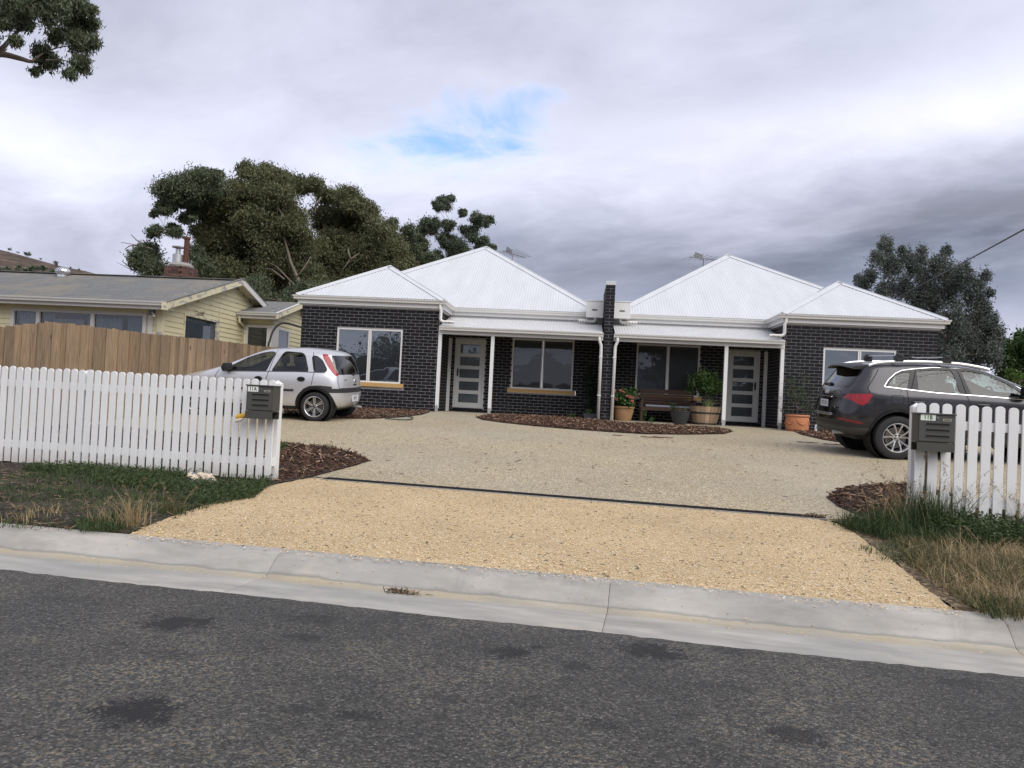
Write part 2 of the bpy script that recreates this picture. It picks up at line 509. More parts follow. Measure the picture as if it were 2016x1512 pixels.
def kpt(a, p, z): return (KO.x + a * ca + p * sa, KO.y - a * sa + p * ca, z)


V = []; Fc = []; A = list(np.arange(-30, 30.01, .06)); Pp = [-.0, -.03, -.25, -1, -3, -6, -7.6]
for a in A:
    j = (random.random() - .5) * .022 + .008 * math.sin(a * 3.1)
    for k, p in enumerate(Pp):
        V.append(kpt(a, p + (j if k == 0 else 0), (.004 if k == 0 else .009 if k == 1 else .012 if k == 2 else .012 + .012 * (-p) if p > -4 else .048 - .012 * (-p - 3.6))))
w = len(Pp)
Fc = [(i * w + k, (i + 1) * w + k, (i + 1) * w + k + 1, i * w + k + 1) for i in range(len(A) - 1) for k in range(w - 1)]
r = np_mesh('road', np.array(V), np.array(Fc), M['asphalt']); tag(r, kind='structure')

# ---- kerb and gutter, cast in lengths with joints
def kerb_mat():
    m = bpy.data.materials.new('kerb_concrete'); m.use_nodes = True; n = N(m.node_tree)
    out = n.n('ShaderNodeOutputMaterial'); b = n.n('ShaderNodeBsdfPrincipled'); n.t.links.new(b.outputs[0], out.inputs[0])
    o = n.obj(); X, Y, Z = n.xyz(o)
    st = n.noise(n.vmath('MULTIPLY', o, (.6, 2.2, 1)), 2.4, 6, .62)
    c = n.ramp(n.maprange(st, .25, .75), [(0, (.215, .205, .19)), (.5, (.335, .32, .29)), (1, (.47, .45, .41))])
    big = n.noise(o, .8, 3, .5); c = n.mix(n.maprange(big, .42, .68, 0, .55), c, (.25, .25, .245))
    big2 = n.noise(n.vmath('ADD', o, (5, 3, 1)), 1.3, 5, .65); c = n.mix(n.maprange(big2, .56, .7, 0, .5), c, (.47, .43, .35))
    w = n.math('MULTIPLY', n.math('SUBTRACT', n.noise(o, 1.7, 4, .6), .5), .10)
    yy = n.math('ADD', Y, w)
    sed = n.math('MULTIPLY', n.maprange(yy, .42, .50, 0, 1, True), n.maprange(yy, .57, .60, 1, 0, True))
    sedc = n.mix(n.noise(o, 30, 3), (.34, .27, .155), (.44, .38, .25))
    c = n.mix(n.math('MULTIPLY', sed, n.maprange(n.noise(n.vmath('MULTIPLY', o, (1, .4, 1)), 1.6, 4), .3, .62, .15, .62)), c, sedc)
    edge = n.math('MULTIPLY', n.maprange(yy, .575, .585), n.maprange(yy, .59, .605, 1, 0)); c = n.mix(n.math('MULTIPLY', edge, .5), c, (.13, .135, .13))
    sp = n.vor(o, 90, out='Distance'); c = n.mix(n.math('MULTIPLY', n.math('LESS_THAN', sp, .13), .35), c, (.12, .11, .1))
    # tyre scuffs on the face
    t1 = n.noise(n.vmath('MULTIPLY', o, (7, 1.2, 1)), 3, 4, .7); near = None
    for (cx, wd, am) in ((3.05, .16, .65), (2.62, .08, .35), (.52, .06, .3), (3.3, .14, .45), (-.4, .1, .25)):
        g_ = n.math('MULTIPLY', n.maprange(n.math('ABSOLUTE', n.math('SUBTRACT', X, cx)), 0, wd, am, 0), n.maprange(Y, .58, .66)); near = g_ if near is None else n.math('MAXIMUM', near, g_)
    c = n.mix(n.math('MULTIPLY', near, n.maprange(t1, .4, .6)), c, (.13, .13, .125))
    n.put(b.inputs['Base Color'], c); b.inputs['Roughness'].default_value = .8; b.inputs['Specular IOR Level'].default_value = .3
    n.put(b.inputs['Normal'], n.bump(n.noise(o, 45, 5, .65), .35, .004))
    return m


M['kerb'] = kerb_mat()
kroot = thing('kerb', 'grey concrete rollover kerb and gutter along the asphalt road', None, KO, (0, 0, -KA)); kroot['kind'] = 'structure'
kprof = [(-.02, -.1), (-.02, .0), (.0, .0), (.28, -.008), (.50, -.018), (.56, -.018), (.595, -.004), (.645, .040), (.695, .078), (.735, .099), (.77, .108), (.86, .112), (.87, .10), (.87, -.15)]
q1 = gp0(1200, 1180, .0); q2 = gp0(543, 1120, 0)
al = lambda q: (q.x - KO.x) * ca - (q.y - KO.y) * sa
j1, j0 = al(q1), al(q2); step = j1 - j0
cuts = sorted([j0 + step * i for i in range(-9, 11)])
for a0, a1 in zip(cuts[:-1], cuts[1:]):
    mb = MB(); L_ = [a0 + .0015] + list(np.linspace(a0 + .02, a1 - .02, 12)) + [a1 - .0015]
    for i, a in enumerate(L_):
        e = .006 if i in (0, len(L_) - 1) else 0
        for (p, z) in kprof: mb.v.append((a, p, z - e + .002 * math.sin(a * 2.3 + p)))
    w = len(kprof)
    for i in range(len(L_) - 1):
        for k in range(w - 1): mb.f.append((i * w + k, (i + 1) * w + k, (i + 1) * w + k + 1, i * w + k + 1))
    mb.f.append(tuple(range(w))); mb.f.append(tuple((len(L_) - 1) * w + k for k in range(w))[::-1])
    o = mb.build('kerb_segment', M['kerb'], kroot, smooth=True, auto=.5)

# ---- concrete driveway (exposed aggregate) from the drain to the house
def loft(name, left, right, nx, ny, zoff, mtl, jit=0.0, kind='structure', zf=lot_z):
    """sheet between two polylines (same parameter), following the lot"""
    def at(poly, t):
        t *= len(poly) - 1; i = min(int(t), len(poly) - 2); f = t - i
        return poly[i] * (1 - f) + poly[i + 1] * f
    V = []
    for j in range(ny + 1):
        a, b = at(left, j / ny), at(right, j / ny)
        for i in range(nx + 1):
            q = a * (1 - i / nx) + b * (i / nx)
            V.append((q[0], q[1], zf(q[0], q[1]) + zoff + (random.random() - .5) * jit))
    w = nx + 1
    F_ = [(j * w + i, j * w + i + 1, (j + 1) * w + i + 1, (j + 1) * w + i) for j in range(ny) for i in range(nx)]
    o = np_mesh(name, np.array(V), np.array(F_), mtl); tag(o, kind=kind); return o


def drive_extra(n, p, c):
    d = n.noise(p, .35, 4, .55); c = n.mix(n.maprange(d, .45, .7, 0, .3), c, (.33, .325, .30))
    e = n.noise(n.vmath('MULTIPLY', p, (1, .5, 1)), 1.4, 5, .6); c = n.mix(n.maprange(e, .56, .72, 0, .25), c, (.42, .36, .255))
    return c


M['aggregate'] = speckle_mat('aggregate', .014, [(0, (.21, .17, .11)), (.3, (.36, .298, .19)), (.7, (.475, .398, .265)), (.93, (.60, .52, .37)), (1, (.74, .68, .55))],
                             base_noise=(.9, 1.08), rough=.85, bump=.5, bdist=.004, tone_scale=.5, second=(.09, (.12, .10, .08), .012), extra=drive_extra)
dl = [np.array((x, drain_y(x), 0)) for x in (-9.5, -9.2)]
xs = np.linspace(-9.5, 15, 50)
V = []; NY = 40
for x in xs:
    y0, y1 = drain_y(x), house_y(x) + 2.3
    for j in range(NY + 1):
        y = y0 + (y1 - y0) * j / NY; V.append((x, y, lot_z(x, y)))
Fc = [(i * (NY + 1) + j, (i + 1) * (NY + 1) + j, (i + 1) * (NY + 1) + j + 1, i * (NY + 1) + j + 1) for i in range(len(xs) - 1) for j in range(NY)]
dv = np_mesh('driveway', np.array(V), np.array(Fc), M['aggregate']); tag(dv, kind='structure')

# ---- loose gravel apron between kerb and drain
def P3(px, py): g_ = ground_pt(px, py); return np.array((g_.x, g_.y, 0.0))


apL = [P3(225, 1062), P3(285, 1042), P3(345, 1018), P3(420, 992), P3(485, 973), P3(540, 957), P3(600, 945), P3(640, 946)]
apR = [P3(1915, 1222), P3(1862, 1192), P3(1815, 1158), P3(1770, 1118), P3(1720, 1082), P3(1680, 1050), P3(1650, 1034), P3(1612, 1026)]
M['gravel'] = speckle_mat('gravel', .0095, [(0, (.40, .27, .14)), (.25, (.54, .395, .215)), (.65, (.64, .485, .285)), (.93, (.71, .58, .38)), (1, (.80, .73, .58))],
                          base_noise=(.86, 1.1), rough=.9, bump=.9, bdist=.006, tone_scale=.9, second=(.045, (.16, .12, .08), .035))
apron = loft('gravel_apron', apL, apR, 90, 60, .0, M['gravel'], .006, zf=lambda x, y: (.02 if y < 5.175 - .19 * x else lot_z(x, y) + .003 + .014 * min(1, (y - 5.185 + .19 * x) / .3)))

# ---- verges either side of the apron
def soil_extra(n, p, c):
    d = n.noise(p, 1.2, 5, .65); return n.mix(n.maprange(d, .5, .66, 0, .7), c, (.06, .062, .026))


M['verge_soil'] = speckle_mat('verge_soil', .02, [(0, (.018, .013, .010)), (.5, (.038, .028, .022)), (.9, (.070, .052, .038)), (1, (.19, .15, .11))], base_noise=(.7, 1.2), rough=.95, bump=.9, bdist=.012, tone_scale=1.2, extra=soil_extra)
M['verge_dry'] = speckle_mat('verge_dry', .03, [(0, (.06, .04, .025)), (.5, (.15, .11, .065)), (.9, (.24, .18, .11)), (1, (.34, .28, .18))], base_noise=(.7, 1.2), rough=.95, bump=.9, bdist=.012, tone_scale=1.2)


def fence_y(x): return 8.14 - .18 * x


fl = [np.array((x, kerb_y(x) + .03, 0)) for x in (-22,)]
vl = [np.array((-24.0, kerb_y(-20) + 1.0 + t, 0)) for t in np.linspace(0, 4.2, 8)]
vl = [np.array((-24.0, kerb_y(-24) + .02 + (fence_y(-24) + .25 - kerb_y(-24)) * t, 0)) for t in np.linspace(0, 1, 8)]
zsoil = lambda x, y: .03 if y < 5.172 - .19 * clampx(x) else lot_z(clampx(x) if abs(x) > 20 else x, y) + .012 * math.sin(x * 2.1 + y) * math.sin(y * 2.7) + .01
loft('verge', vl, apL, 120, 30, .012, M['verge_soil'], .02, zf=zsoil).name = 'left_verge'
vr = [np.array((24.0, kerb_y(24) + .02 + (fence_y(24) + .25 - kerb_y(24)) * t, 0)) for t in np.linspace(0, 1, 8)]
loft('verge', apR, vr, 120, 30, .012, M['verge_dry'], .02, zf=zsoil).name = 'right_verge'

# ---- linear drain: channel frame with a slotted grate
M['grate'] = mat('grate', (.018, .018, .019), .85, spec=.15, var=.2, scale=30)
M['concrete_lip'] = mat('concrete_lip', (.30, .29, .27), .85, var=.12, scale=12)
da, db = P3(640, 945), P3(1622, 1023)
da[2], db[2] = lot_z(da[0], da[1]) + .024, lot_z(db[0], db[1]) + .024
dd = Vector(db - da); dl_ = dd.length; ang = math.atan2(dd.y, dd.x); pit = -math.atan2(dd.z, math.hypot(dd.x, dd.y))
drain = thing('drain', 'long dark slotted drain grate across the driveway above the yellow gravel', 'drain', da, (0, pit, ang))
MB().box(-.02, dl_ + .02, -.082, -.064, -.05, -.004).box(-.02, dl_ + .02, .064, .078, -.05, -.004).build('channel_frame', M['concrete_lip'], drain)
MB().box(0, dl_, -.058, .058, -.06, -.02).build('channel', M['slot_dark'], drain)
mb = MB()
for i in range(int(dl_ / .03)):
    x = .01 + i * .03; mb.box(x, x + .014, -.05, .05, -.018, .003)
mb.box(0, dl_, -.062, -.05, -.02, .006).box(0, dl_, .05, .062, -.02, .006).box(0, dl_, -.006, .006, -.019, .0045)
gr = mb.build('grate', M['grate'], drain)

# ---- bark mulch beds
M['mulch_base'] = mat('mulch_base', (.028, .016, .011), .95, var=.35, scale=30, bump=.8, bscale=60, bdist=.02)
M['bark'] = mat('bark', (.080, .044, .030), .9, spec=.2, var=.3, scale=40, island=.8)
M['bark_pale'] = mat('bark_pale', (.25, .17, .115), .9, spec=.2, var=.3, scale=40, island=.6)


def poly_area_pts(poly, dens, rng=RNG):
    """random points inside a 2D polygon"""
    p = np.array(poly)[:, :2]; mn, mx = p.min(0), p.max(0)
    nn = int((mx - mn).prod() * dens); q = mn + rng.random((nn, 2)) * (mx - mn)
    inside = np.zeros(nn, bool); j = len(p) - 1
    for i in range(len(p)):
        xi, yi = p[i]; xj, yj = p[j]
        c = ((yi > q[:, 1]) != (yj > q[:, 1])) & (q[:, 0] < (xj - xi) * (q[:, 1] - yi) / (yj - yi + 1e-12) + xi)
        inside ^= c; j = i
    return q[inside]


def zgrid(pts, off=0.0): return np.array([lot_z(x, y) + off for x, y in pts])


def chips(name, pts, z, mtl, L=(.03, .10), W=(.008, .022), T=(.003, .008), tilt=.35, parent=None):
    n = len(pts); r = RNG
    l = r.uniform(*L, n); w = r.uniform(*W, n); t = r.uniform(*T, n); yaw = r.uniform(0, 2 * PI, n); ti = r.normal(0, tilt, n)
    cx = np.stack([np.cos(yaw) * np.cos(ti), np.sin(yaw) * np.cos(ti), np.sin(ti)], 1); cy = np.stack([-np.sin(yaw), np.cos(yaw), r.normal(0, tilt, n)], 1)
    cy /= np.linalg.norm(cy, axis=1)[:, None]; cz = np.cross(cx, cy)
    c = np.stack([pts[:, 0], pts[:, 1], z + r.uniform(0, .02, n)], 1)
    V = []
    for i, j, k in ((-1, -1, -1), (1, -1, -1), (1, 1, -1), (-1, 1, -1), (-1, -1, 1), (1, -1, 1), (1, 1, 1), (-1, 1, 1)):
        tap = .75 if i > 0 else 1.0
        V.append(c + cx * (l * i / 2)[:, None] + cy * (w * j * tap / 2)[:, None] + cz * (t * k / 2)[:, None])
    V = np.stack(V, 1).reshape(-1, 3)
    f = np.array([(4, 5, 6, 7), (0, 1, 5, 4), (1, 2, 6, 5), (2, 3, 7, 6), (3, 0, 4, 7)])
    Fq = (np.arange(n)[:, None, None] * 8 + f[None]).reshape(-1, 4)
    return np_mesh(name, V, Fq, mtl, parent)


def mulch_bed(px_poly, dens, extra_pts=None, label=None):
    poly = [ground_pt(*p) for p in px_poly] if extra_pts is None else extra_pts
    mb = MB(); bm = bmesh.new(); vs = [bm.verts.new((p[0], p[1], lot_z(p[0], p[1]) + .012)) for p in poly]
    bm.faces.new(vs); bmesh.ops.triangulate(bm, faces=bm.faces[:])
    me = bpy.data.meshes.new('mulch_bed'); bm.normal_update()
    for f in bm.faces:
        if f.normal.z < 0: f.normal_flip()
    bm.to_mesh(me); bm.free()
    o = link_obj('mulch_bed', me, M['mulch_base']); tag(o, kind='structure')
    pts = poly_area_pts([(p[0], p[1]) for p in poly], dens)
    c = chips('bark_chips', pts, zgrid(pts, .014), M['bark']); tag(c, kind='stuff', label='loose brown bark chips covering the garden bed', cat='mulch')
    pts = poly_area_pts([(p[0], p[1]) for p in poly], dens * .09); c = chips('bark_chips', pts, zgrid(pts, .03), M['bark_pale'], (.03, .12), (.008, .024)); tag(c, kind='stuff', label='pale bark chips lying on top of the brown mulch', cat='mulch')
    return poly


def fpt(x, off=0.0): return (x, fence_y(x) + off, 0)


bed_l = [ground_pt(*p) for p in [(551, 952), (600, 943), (650, 930), (700, 917), (727, 908), (700, 893), (640, 880), (560, 873), (400, 858), (200, 840), (0, 822)]]
bed_l = bed_l + [(bed_l[-1][0] - 1.0, bed_l[-1][1], 0), fpt(-10.5), fpt(-6), fpt(-4)]
mulch_bed(None, 520, bed_l)
bed_r = [ground_pt(*p) for p in [(1790, 953), (1710, 956), (1660, 962), (1634, 972), (1630, 982), (1650, 998), (1690, 1015), (1740, 1027), (1785, 1031)]]
bed_r = bed_r + [fpt(4.6), fpt(7), fpt(9), (9, 8.6, 0), (7, 8.6, 0), (5.5, 8.55, 0)]
mulch_bed(None, 520, bed_r)
mulch_bed([(937, 822), (965, 817), (1050, 819), (1120, 822), (1200, 831), (1300, 837), (1390, 841), (1430, 846), (1443, 850), (1425, 855), (1350, 856), (1270, 855), (1200, 851), (1120, 845), (1050, 839), (985, 832), (950, 827)], 420)
mulch_bed([(560, 792), (690, 799), (835, 807), (846, 812), (830, 817), (790, 822), (730, 825), (650, 824), (560, 818)], 420)
mulch_bed([(1548, 846), (1580, 857), (1620, 866), (1700, 878), (1900, 905), (1900, 868), (1845, 862), (1700, 853), (1560, 845)], 420)

# loose stones on the apron, and a few sticks of bark on the concrete
def stones(name, pts, z, size, mtl, flat=.6):
    n = len(pts); r = RNG; s = r.uniform(size[0], size[1], n); ya = r.uniform(0, PI, n)
    d = np.array([(1, 0, 0), (0, 1, 0), (-1, 0, 0), (0, -1, 0), (0, 0, 1), (0, 0, -.4)], float)
    V = d[None] * s[:, None, None] * r.uniform(.6, 1.25, (n, 6, 1)); V[:, :, 2] *= flat
    x, y = V[:, :, 0].copy(), V[:, :, 1].copy(); V[:, :, 0] = x * np.cos(ya)[:, None] - y * np.sin(ya)[:, None]; V[:, :, 1] = x * np.sin(ya)[:, None] + y * np.cos(ya)[:, None]
    V += np.stack([pts[:, 0], pts[:, 1], z], 1)[:, None, :]
    f = np.array([(0, 1, 4), (1, 2, 4), (2, 3, 4), (3, 0, 4)])
    return np_mesh(name, V.reshape(-1, 3), (np.arange(n)[:, None, None] * 6 + f[None]).reshape(-1, 3), mtl)


M['stone_y'] = mat('stone_y', (.56, .41, .22), .85, var=.2, scale=60, island=.4)
M['stone_d'] = mat('stone_d', (.085, .07, .055), .85, var=.3, scale=60, island=.6)
M['stone_w'] = mat('stone_w', (.66, .60, .48), .8, var=.1, scale=60, island=.25)
app = [p for p in apL] + [p for p in apR[::-1]]
pts = poly_area_pts(app, 520); s = stones('gravel_stones', pts, zgrid(pts, .02), (.004, .010), M['stone_y']); tag(s, 'loose yellow stones lying on the gravel apron', 'gravel', kind='stuff')
pts = poly_area_pts(app, 42); s = stones('gravel_stones', pts, zgrid(pts, .022), (.004, .011), M['stone_d']); tag(s, 'scattered dark stones among the yellow gravel', 'gravel', kind='stuff')
pts = poly_area_pts(app, 90); s = stones('gravel_stones', pts, zgrid(pts, .02), (.004, .009), M['stone_w']); tag(s, 'pale stones among the yellow gravel', 'gravel', kind='stuff')
# crumbs of gravel spilled over the kerb and in the gutter
r = RNG; n_ = 420; aa = r.uniform(-3.2, 3.6, n_); pp = .58 + np.abs(r.normal(0, .16, n_)); pp = np.where(r.random(n_) < .45, r.uniform(.40, .57, n_), np.minimum(pp, .84))
zz = np.interp(pp, [k[0] for k in kprof[1:12]], [k[1] for k in kprof[1:12]])
q = np.array([kpt(a, p, 0)[:2] for a, p in zip(aa, pp)]); s = stones('gutter_grit', q, zz + .002, (.002, .007), M['stone_y']); tag(s, 'grit and small stones spilled along the gutter', 'gravel', kind='stuff')
# ================================================================== THE TWO BRICK UNITS
def house_empty(name, label, cat, group=None):
    return thing(name, label, cat, (OX, OY, ZB), (0, 0, -PSI), group)


BL, BH, PITCHB, JO = .2295, .0755, .086, .010
_bm = MB().box(-BL / 2, BL / 2, 0, .10, 0, BH)
brick_mesh = bpy.data.meshes.new('brick'); set_mesh(brick_mesh, _bm.v, _bm.f); brick_mesh.materials.append(M['brick_dark'])
hb_ = MB().box(-.0545, .0545, 0, .10, 0, BH)
header_mesh = bpy.data.meshes.new('brick'); set_mesh(header_mesh, hb_.v, hb_.f); header_mesh.materials.append(M['brick_dark'])


def local_box(mb, o, du, nn, s0, s1, d0, d1, z0, z1):
    """box in a wall frame: o origin (u, v), du along, nn inward normal"""
    vs = []
    for z in (z0, z1):
        for s, d in ((s0, d0), (s1, d0), (s1, d1), (s0, d1)):
            vs.append((o[0] + du[0] * s + nn[0] * d, o[1] + du[1] * s + nn[1] * d, z))
    mb.add(vs, [(0, 3, 2, 1), (4, 5, 6, 7), (0, 1, 5, 4), (1, 2, 6, 5), (2, 3, 7, 6), (3, 0, 4, 7)])


def brick_wall(parent, o, e, nin, L, H, holes, budget, hidden=None, s_lo=0.0, z_lo=0.0, proud=.008, name='wall', flip=False):
    """mortar backing with every brick proud of it. Returns number of single bricks placed."""
    o, e = Vector(o), Vector(e); du = (e - o).normalized()
    # mortar, split round the holes
    mb = MB(); S = sorted(set([s_lo, L] + [v for h in holes for v in h[:2]])); Z = sorted(set([-.3, H] + [v for h in holes for v in h[2:]]))
    for a, b in zip(S[:-1], S[1:]):
        for c, d in zip(Z[:-1], Z[1:]):
            m_ = ((a + b) / 2, (c + d) / 2)
            if any(h[0] < m_[0] < h[1] and h[2] < m_[1] < h[3] for h in holes): continue
            local_box(mb, o, du, nin, a, b, proud - .002, .109, c, d)
    mb.build(name, M['mortar'], parent)
    singles = []; rest = MB(); k = 0; z = z_lo
    ang = math.atan2(du.y, du.x)
    while z + BH < H + .02:
        x = s_lo - (.12 if k % 2 else 0)
        while x < L:
            a, b = max(s_lo, x), min(L, x + BL)
            pieces = [(a, b)] if b - a > .02 else []
            for h in holes:
                if z + BH > h[2] + .004 and z < h[3] - .004:
                    nx_ = []
                    for (p, q) in pieces:
                        if q <= h[0] or p >= h[1]: nx_.append((p, q)); continue
                        if p < h[0] - .03: nx_.append((p, h[0] - .004))
                        if q > h[1] + .03: nx_.append((h[1] + .004, q))
                    pieces = nx_
            for (p, q) in pieces:
                dj = (random.random() - .5) * .003
                if q - p > BL - .002 and z + BH <= H:
                    singles.append(((p + q) / 2, z, dj))
                else:
                    local_box(rest, o, du, nin, p, q, dj, .1, z, min(z + BH, H))
            x += .24
        z += PITCHB; k += 1
    if hidden: singles.sort(key=lambda t: hidden(t[0], t[1]))
    n1 = 0
    for (s, z, dj) in singles:
        if n1 < budget:
            b = bpy.data.objects.new('brick', brick_mesh); COL.objects.link(b); b.parent = parent
            nv = Vector(nin) * dj
            # the brick mesh has its face at local y = 0 and its body towards +y
            left = Vector((-du.y, du.x)); body_in = left.dot(Vector(nin)) > 0
            b.location = (o.x + du.x * s + nv.x, o.y + du.y * s + nv.y, z); b.rotation_euler = (0, 0, ang if body_in else ang + PI)
            n1 += 1
        else:
            local_box(rest, o, du, nin, s - BL / 2, s + BL / 2, dj, .1, z, z + BH)
    if rest.v:
        r_ = rest.build('brickwork', M['brick_dark'], parent); r_['kind'] = 'stuff'
    return n1


def corrugated(name, E0, e, d, L, z0, slope, tfun, mtl, parent, pitch=.076, amp=.0048, seg=6, sweep=0.0, thick=0.0):
    """ribbed iron: E0 eave start (u, v), e along the eave, d up-slope (both unit, horizontal)"""
    E0, e, d = Vector(E0), Vector(e), Vector(d); mb = MB(); n = int(L / pitch * seg)
    for i in range(n + 1):
        q = L * i / n; h = amp * math.cos(2 * PI * q / pitch); t = max(0.0, tfun(q)); p = E0 + e * q
        mb.v.append((p.x, p.y, z0 + h)); r = p + d * t; mb.v.append((r.x, r.y, z0 + slope * t + h))
    mb.f = [(2 * i, 2 * i + 2, 2 * i + 3, 2 * i + 1) for i in range(n)]
    me = bpy.data.meshes.new(name); set_mesh(me, mb.v, mb.f)
    me.polygons.foreach_set('use_smooth', [True] * len(me.polygons))
    return link_obj(name, me, mtl, parent)


def sweep(prof, path, closed=False):
    """sweep a profile (out, z) along a plan path of (u, v); out is to the right-hand side of the path"""
    P = [Vector((p[0], p[1])) for p in path]; mb = MB(); n = len(prof); z = path[0][2] if len(path[0]) > 2 else 0
    for i, p in enumerate(P):
        d0 = (P[i] - P[i - 1]).normalized() if i > 0 else (P[1] - P[0]).normalized()
        d1 = (P[i + 1] - P[i]).normalized() if i < len(P) - 1 else d0
        n0, n1 = Vector((d0.y, -d0.x)), Vector((d1.y, -d1.x)); m = n0 + n1; m = m / max(.2, m.dot(n0))
        for (o_, zz) in prof:
            q = p + m * o_; mb.v.append((q.x, q.y, z + zz))
    for i in range(len(P) - 1):
        for k in range(n):
            a, b = i * n + k, i * n + (k + 1) % n; mb.f.append((a, b, b + n, a + n))
    mb.f.append(tuple(range(n))); mb.f.append(tuple((len(P) - 1) * n + k for k in range(n))[::-1])
    return mb


GUT = [(0, -.10), (.085, -.10), (.092, -.06), (.11, -.035), (.118, -.004), (.112, 0.0), (.10, -.004), (.085, -.03), (.075, -.085), (.012, -.085), (.010, 0.0), (0, 0.0)]


def window(parent, U, a0, a1, z0, z1, v, mtl, vin=1, split=(.5,), fr=.045, mull=.085, trim=None):
    """frame with panes as children; a0<a1 measured from the middle wall, v = wall face"""
    mb = MB(); f0, f1 = v + .012, v + .075
    mb.box(U(a0), U(a1), f0, f1, z1 - fr, z1).box(U(a0), U(a1), f0, f1, z0, z0 + fr)
    mb.box(U(a0), U(a0 + fr), f0, f1, z0 + fr, z1 - fr).box(U(a1 - fr), U(a1), f0, f1, z0 + fr, z1 - fr)
    W = a1 - a0; cuts = [a0 + fr]
    for s in split:
        m = a0 + W * s; mb.box(U(m - mull / 2), U(m - .004), f0, f1, z0 + fr, z1 - fr).box(U(m + .004), U(m + mull / 2), f0 + .006, f1, z0 + fr, z1 - fr)
        cuts += [m - mull / 2, m + mull / 2]
    cuts.append(a1 - fr)
    w = mb.build('window', M['alu_frame'], parent)
    for p, q in zip(cuts[::2], cuts[1::2]):
        g = MB(); n_ = 6; x0, x1 = U(p + .004), U(q - .004)
        g.v = [(x0 + (x1 - x0) * i / n_, v + .045 + .0008 * math.sin(i * 1.7 + p * 9) * math.sin(j * 1.3), z0 + fr + (z1 - z0 - 2 * fr) * j / n_) for j in range(n_ + 1) for i in range(n_ + 1)]
        g.f = [(j * (n_ + 1) + i, j * (n_ + 1) + i + 1, (j + 1) * (n_ + 1) + i + 1, (j + 1) * (n_ + 1) + i) for j in range(n_) for i in range(n_)]
        me = bpy.data.meshes.new('pane'); set_mesh(me, g.v, g.f); me.polygons.foreach_set('use_smooth', [True] * len(me.polygons))
        bm = bmesh.new(); bm.from_mesh(me)
        bm.normal_update()
        for f in bm.faces:
            if f.normal.y > 0: f.normal_flip()
        bm.to_mesh(me); bm.free(); link_obj('pane', me, mtl, w)
        MB().box(U(p), U(q), v + .072, v + .076, z0 + fr, z1 - fr).build('blind', M['slot_dark'], w)
    return w


def hip_caps(parent, pts, mtl, w=.14, lift=.022):
    """flat folded capping along a hip/ridge: pts = [(p, q, side vectors...)]"""
    for (p, q, n1, n2) in pts:
        p, q = Vector(p), Vector(q); mb = MB()
        up = Vector((0, 0, lift))
        for nn in (n1, n2):
            nn = Vector(nn).normalized(); a = p + up; b = q + up
            mb.add([a, b, b + nn * w, a + nn * w, a - Vector((0, 0, .012)), b - Vector((0, 0, .012)), b + nn * w - Vector((0, 0, .012)), a + nn * w - Vector((0, 0, .012))],
                   [(0, 1, 2, 3), (7, 6, 5, 4), (2, 6, 7, 3), (0, 4, 5, 1), (0, 3, 7, 4), (1, 5, 6, 2)])
        mb.tube([p + up, q + up], .016, 6)
        mb.build('ridge_cap', mtl, parent)


A0, A1 = 4.485, 8.235                                   # wing from the middle wall
RV = 1.9                                                # depth of the verandah
SW, SM = .59, .58


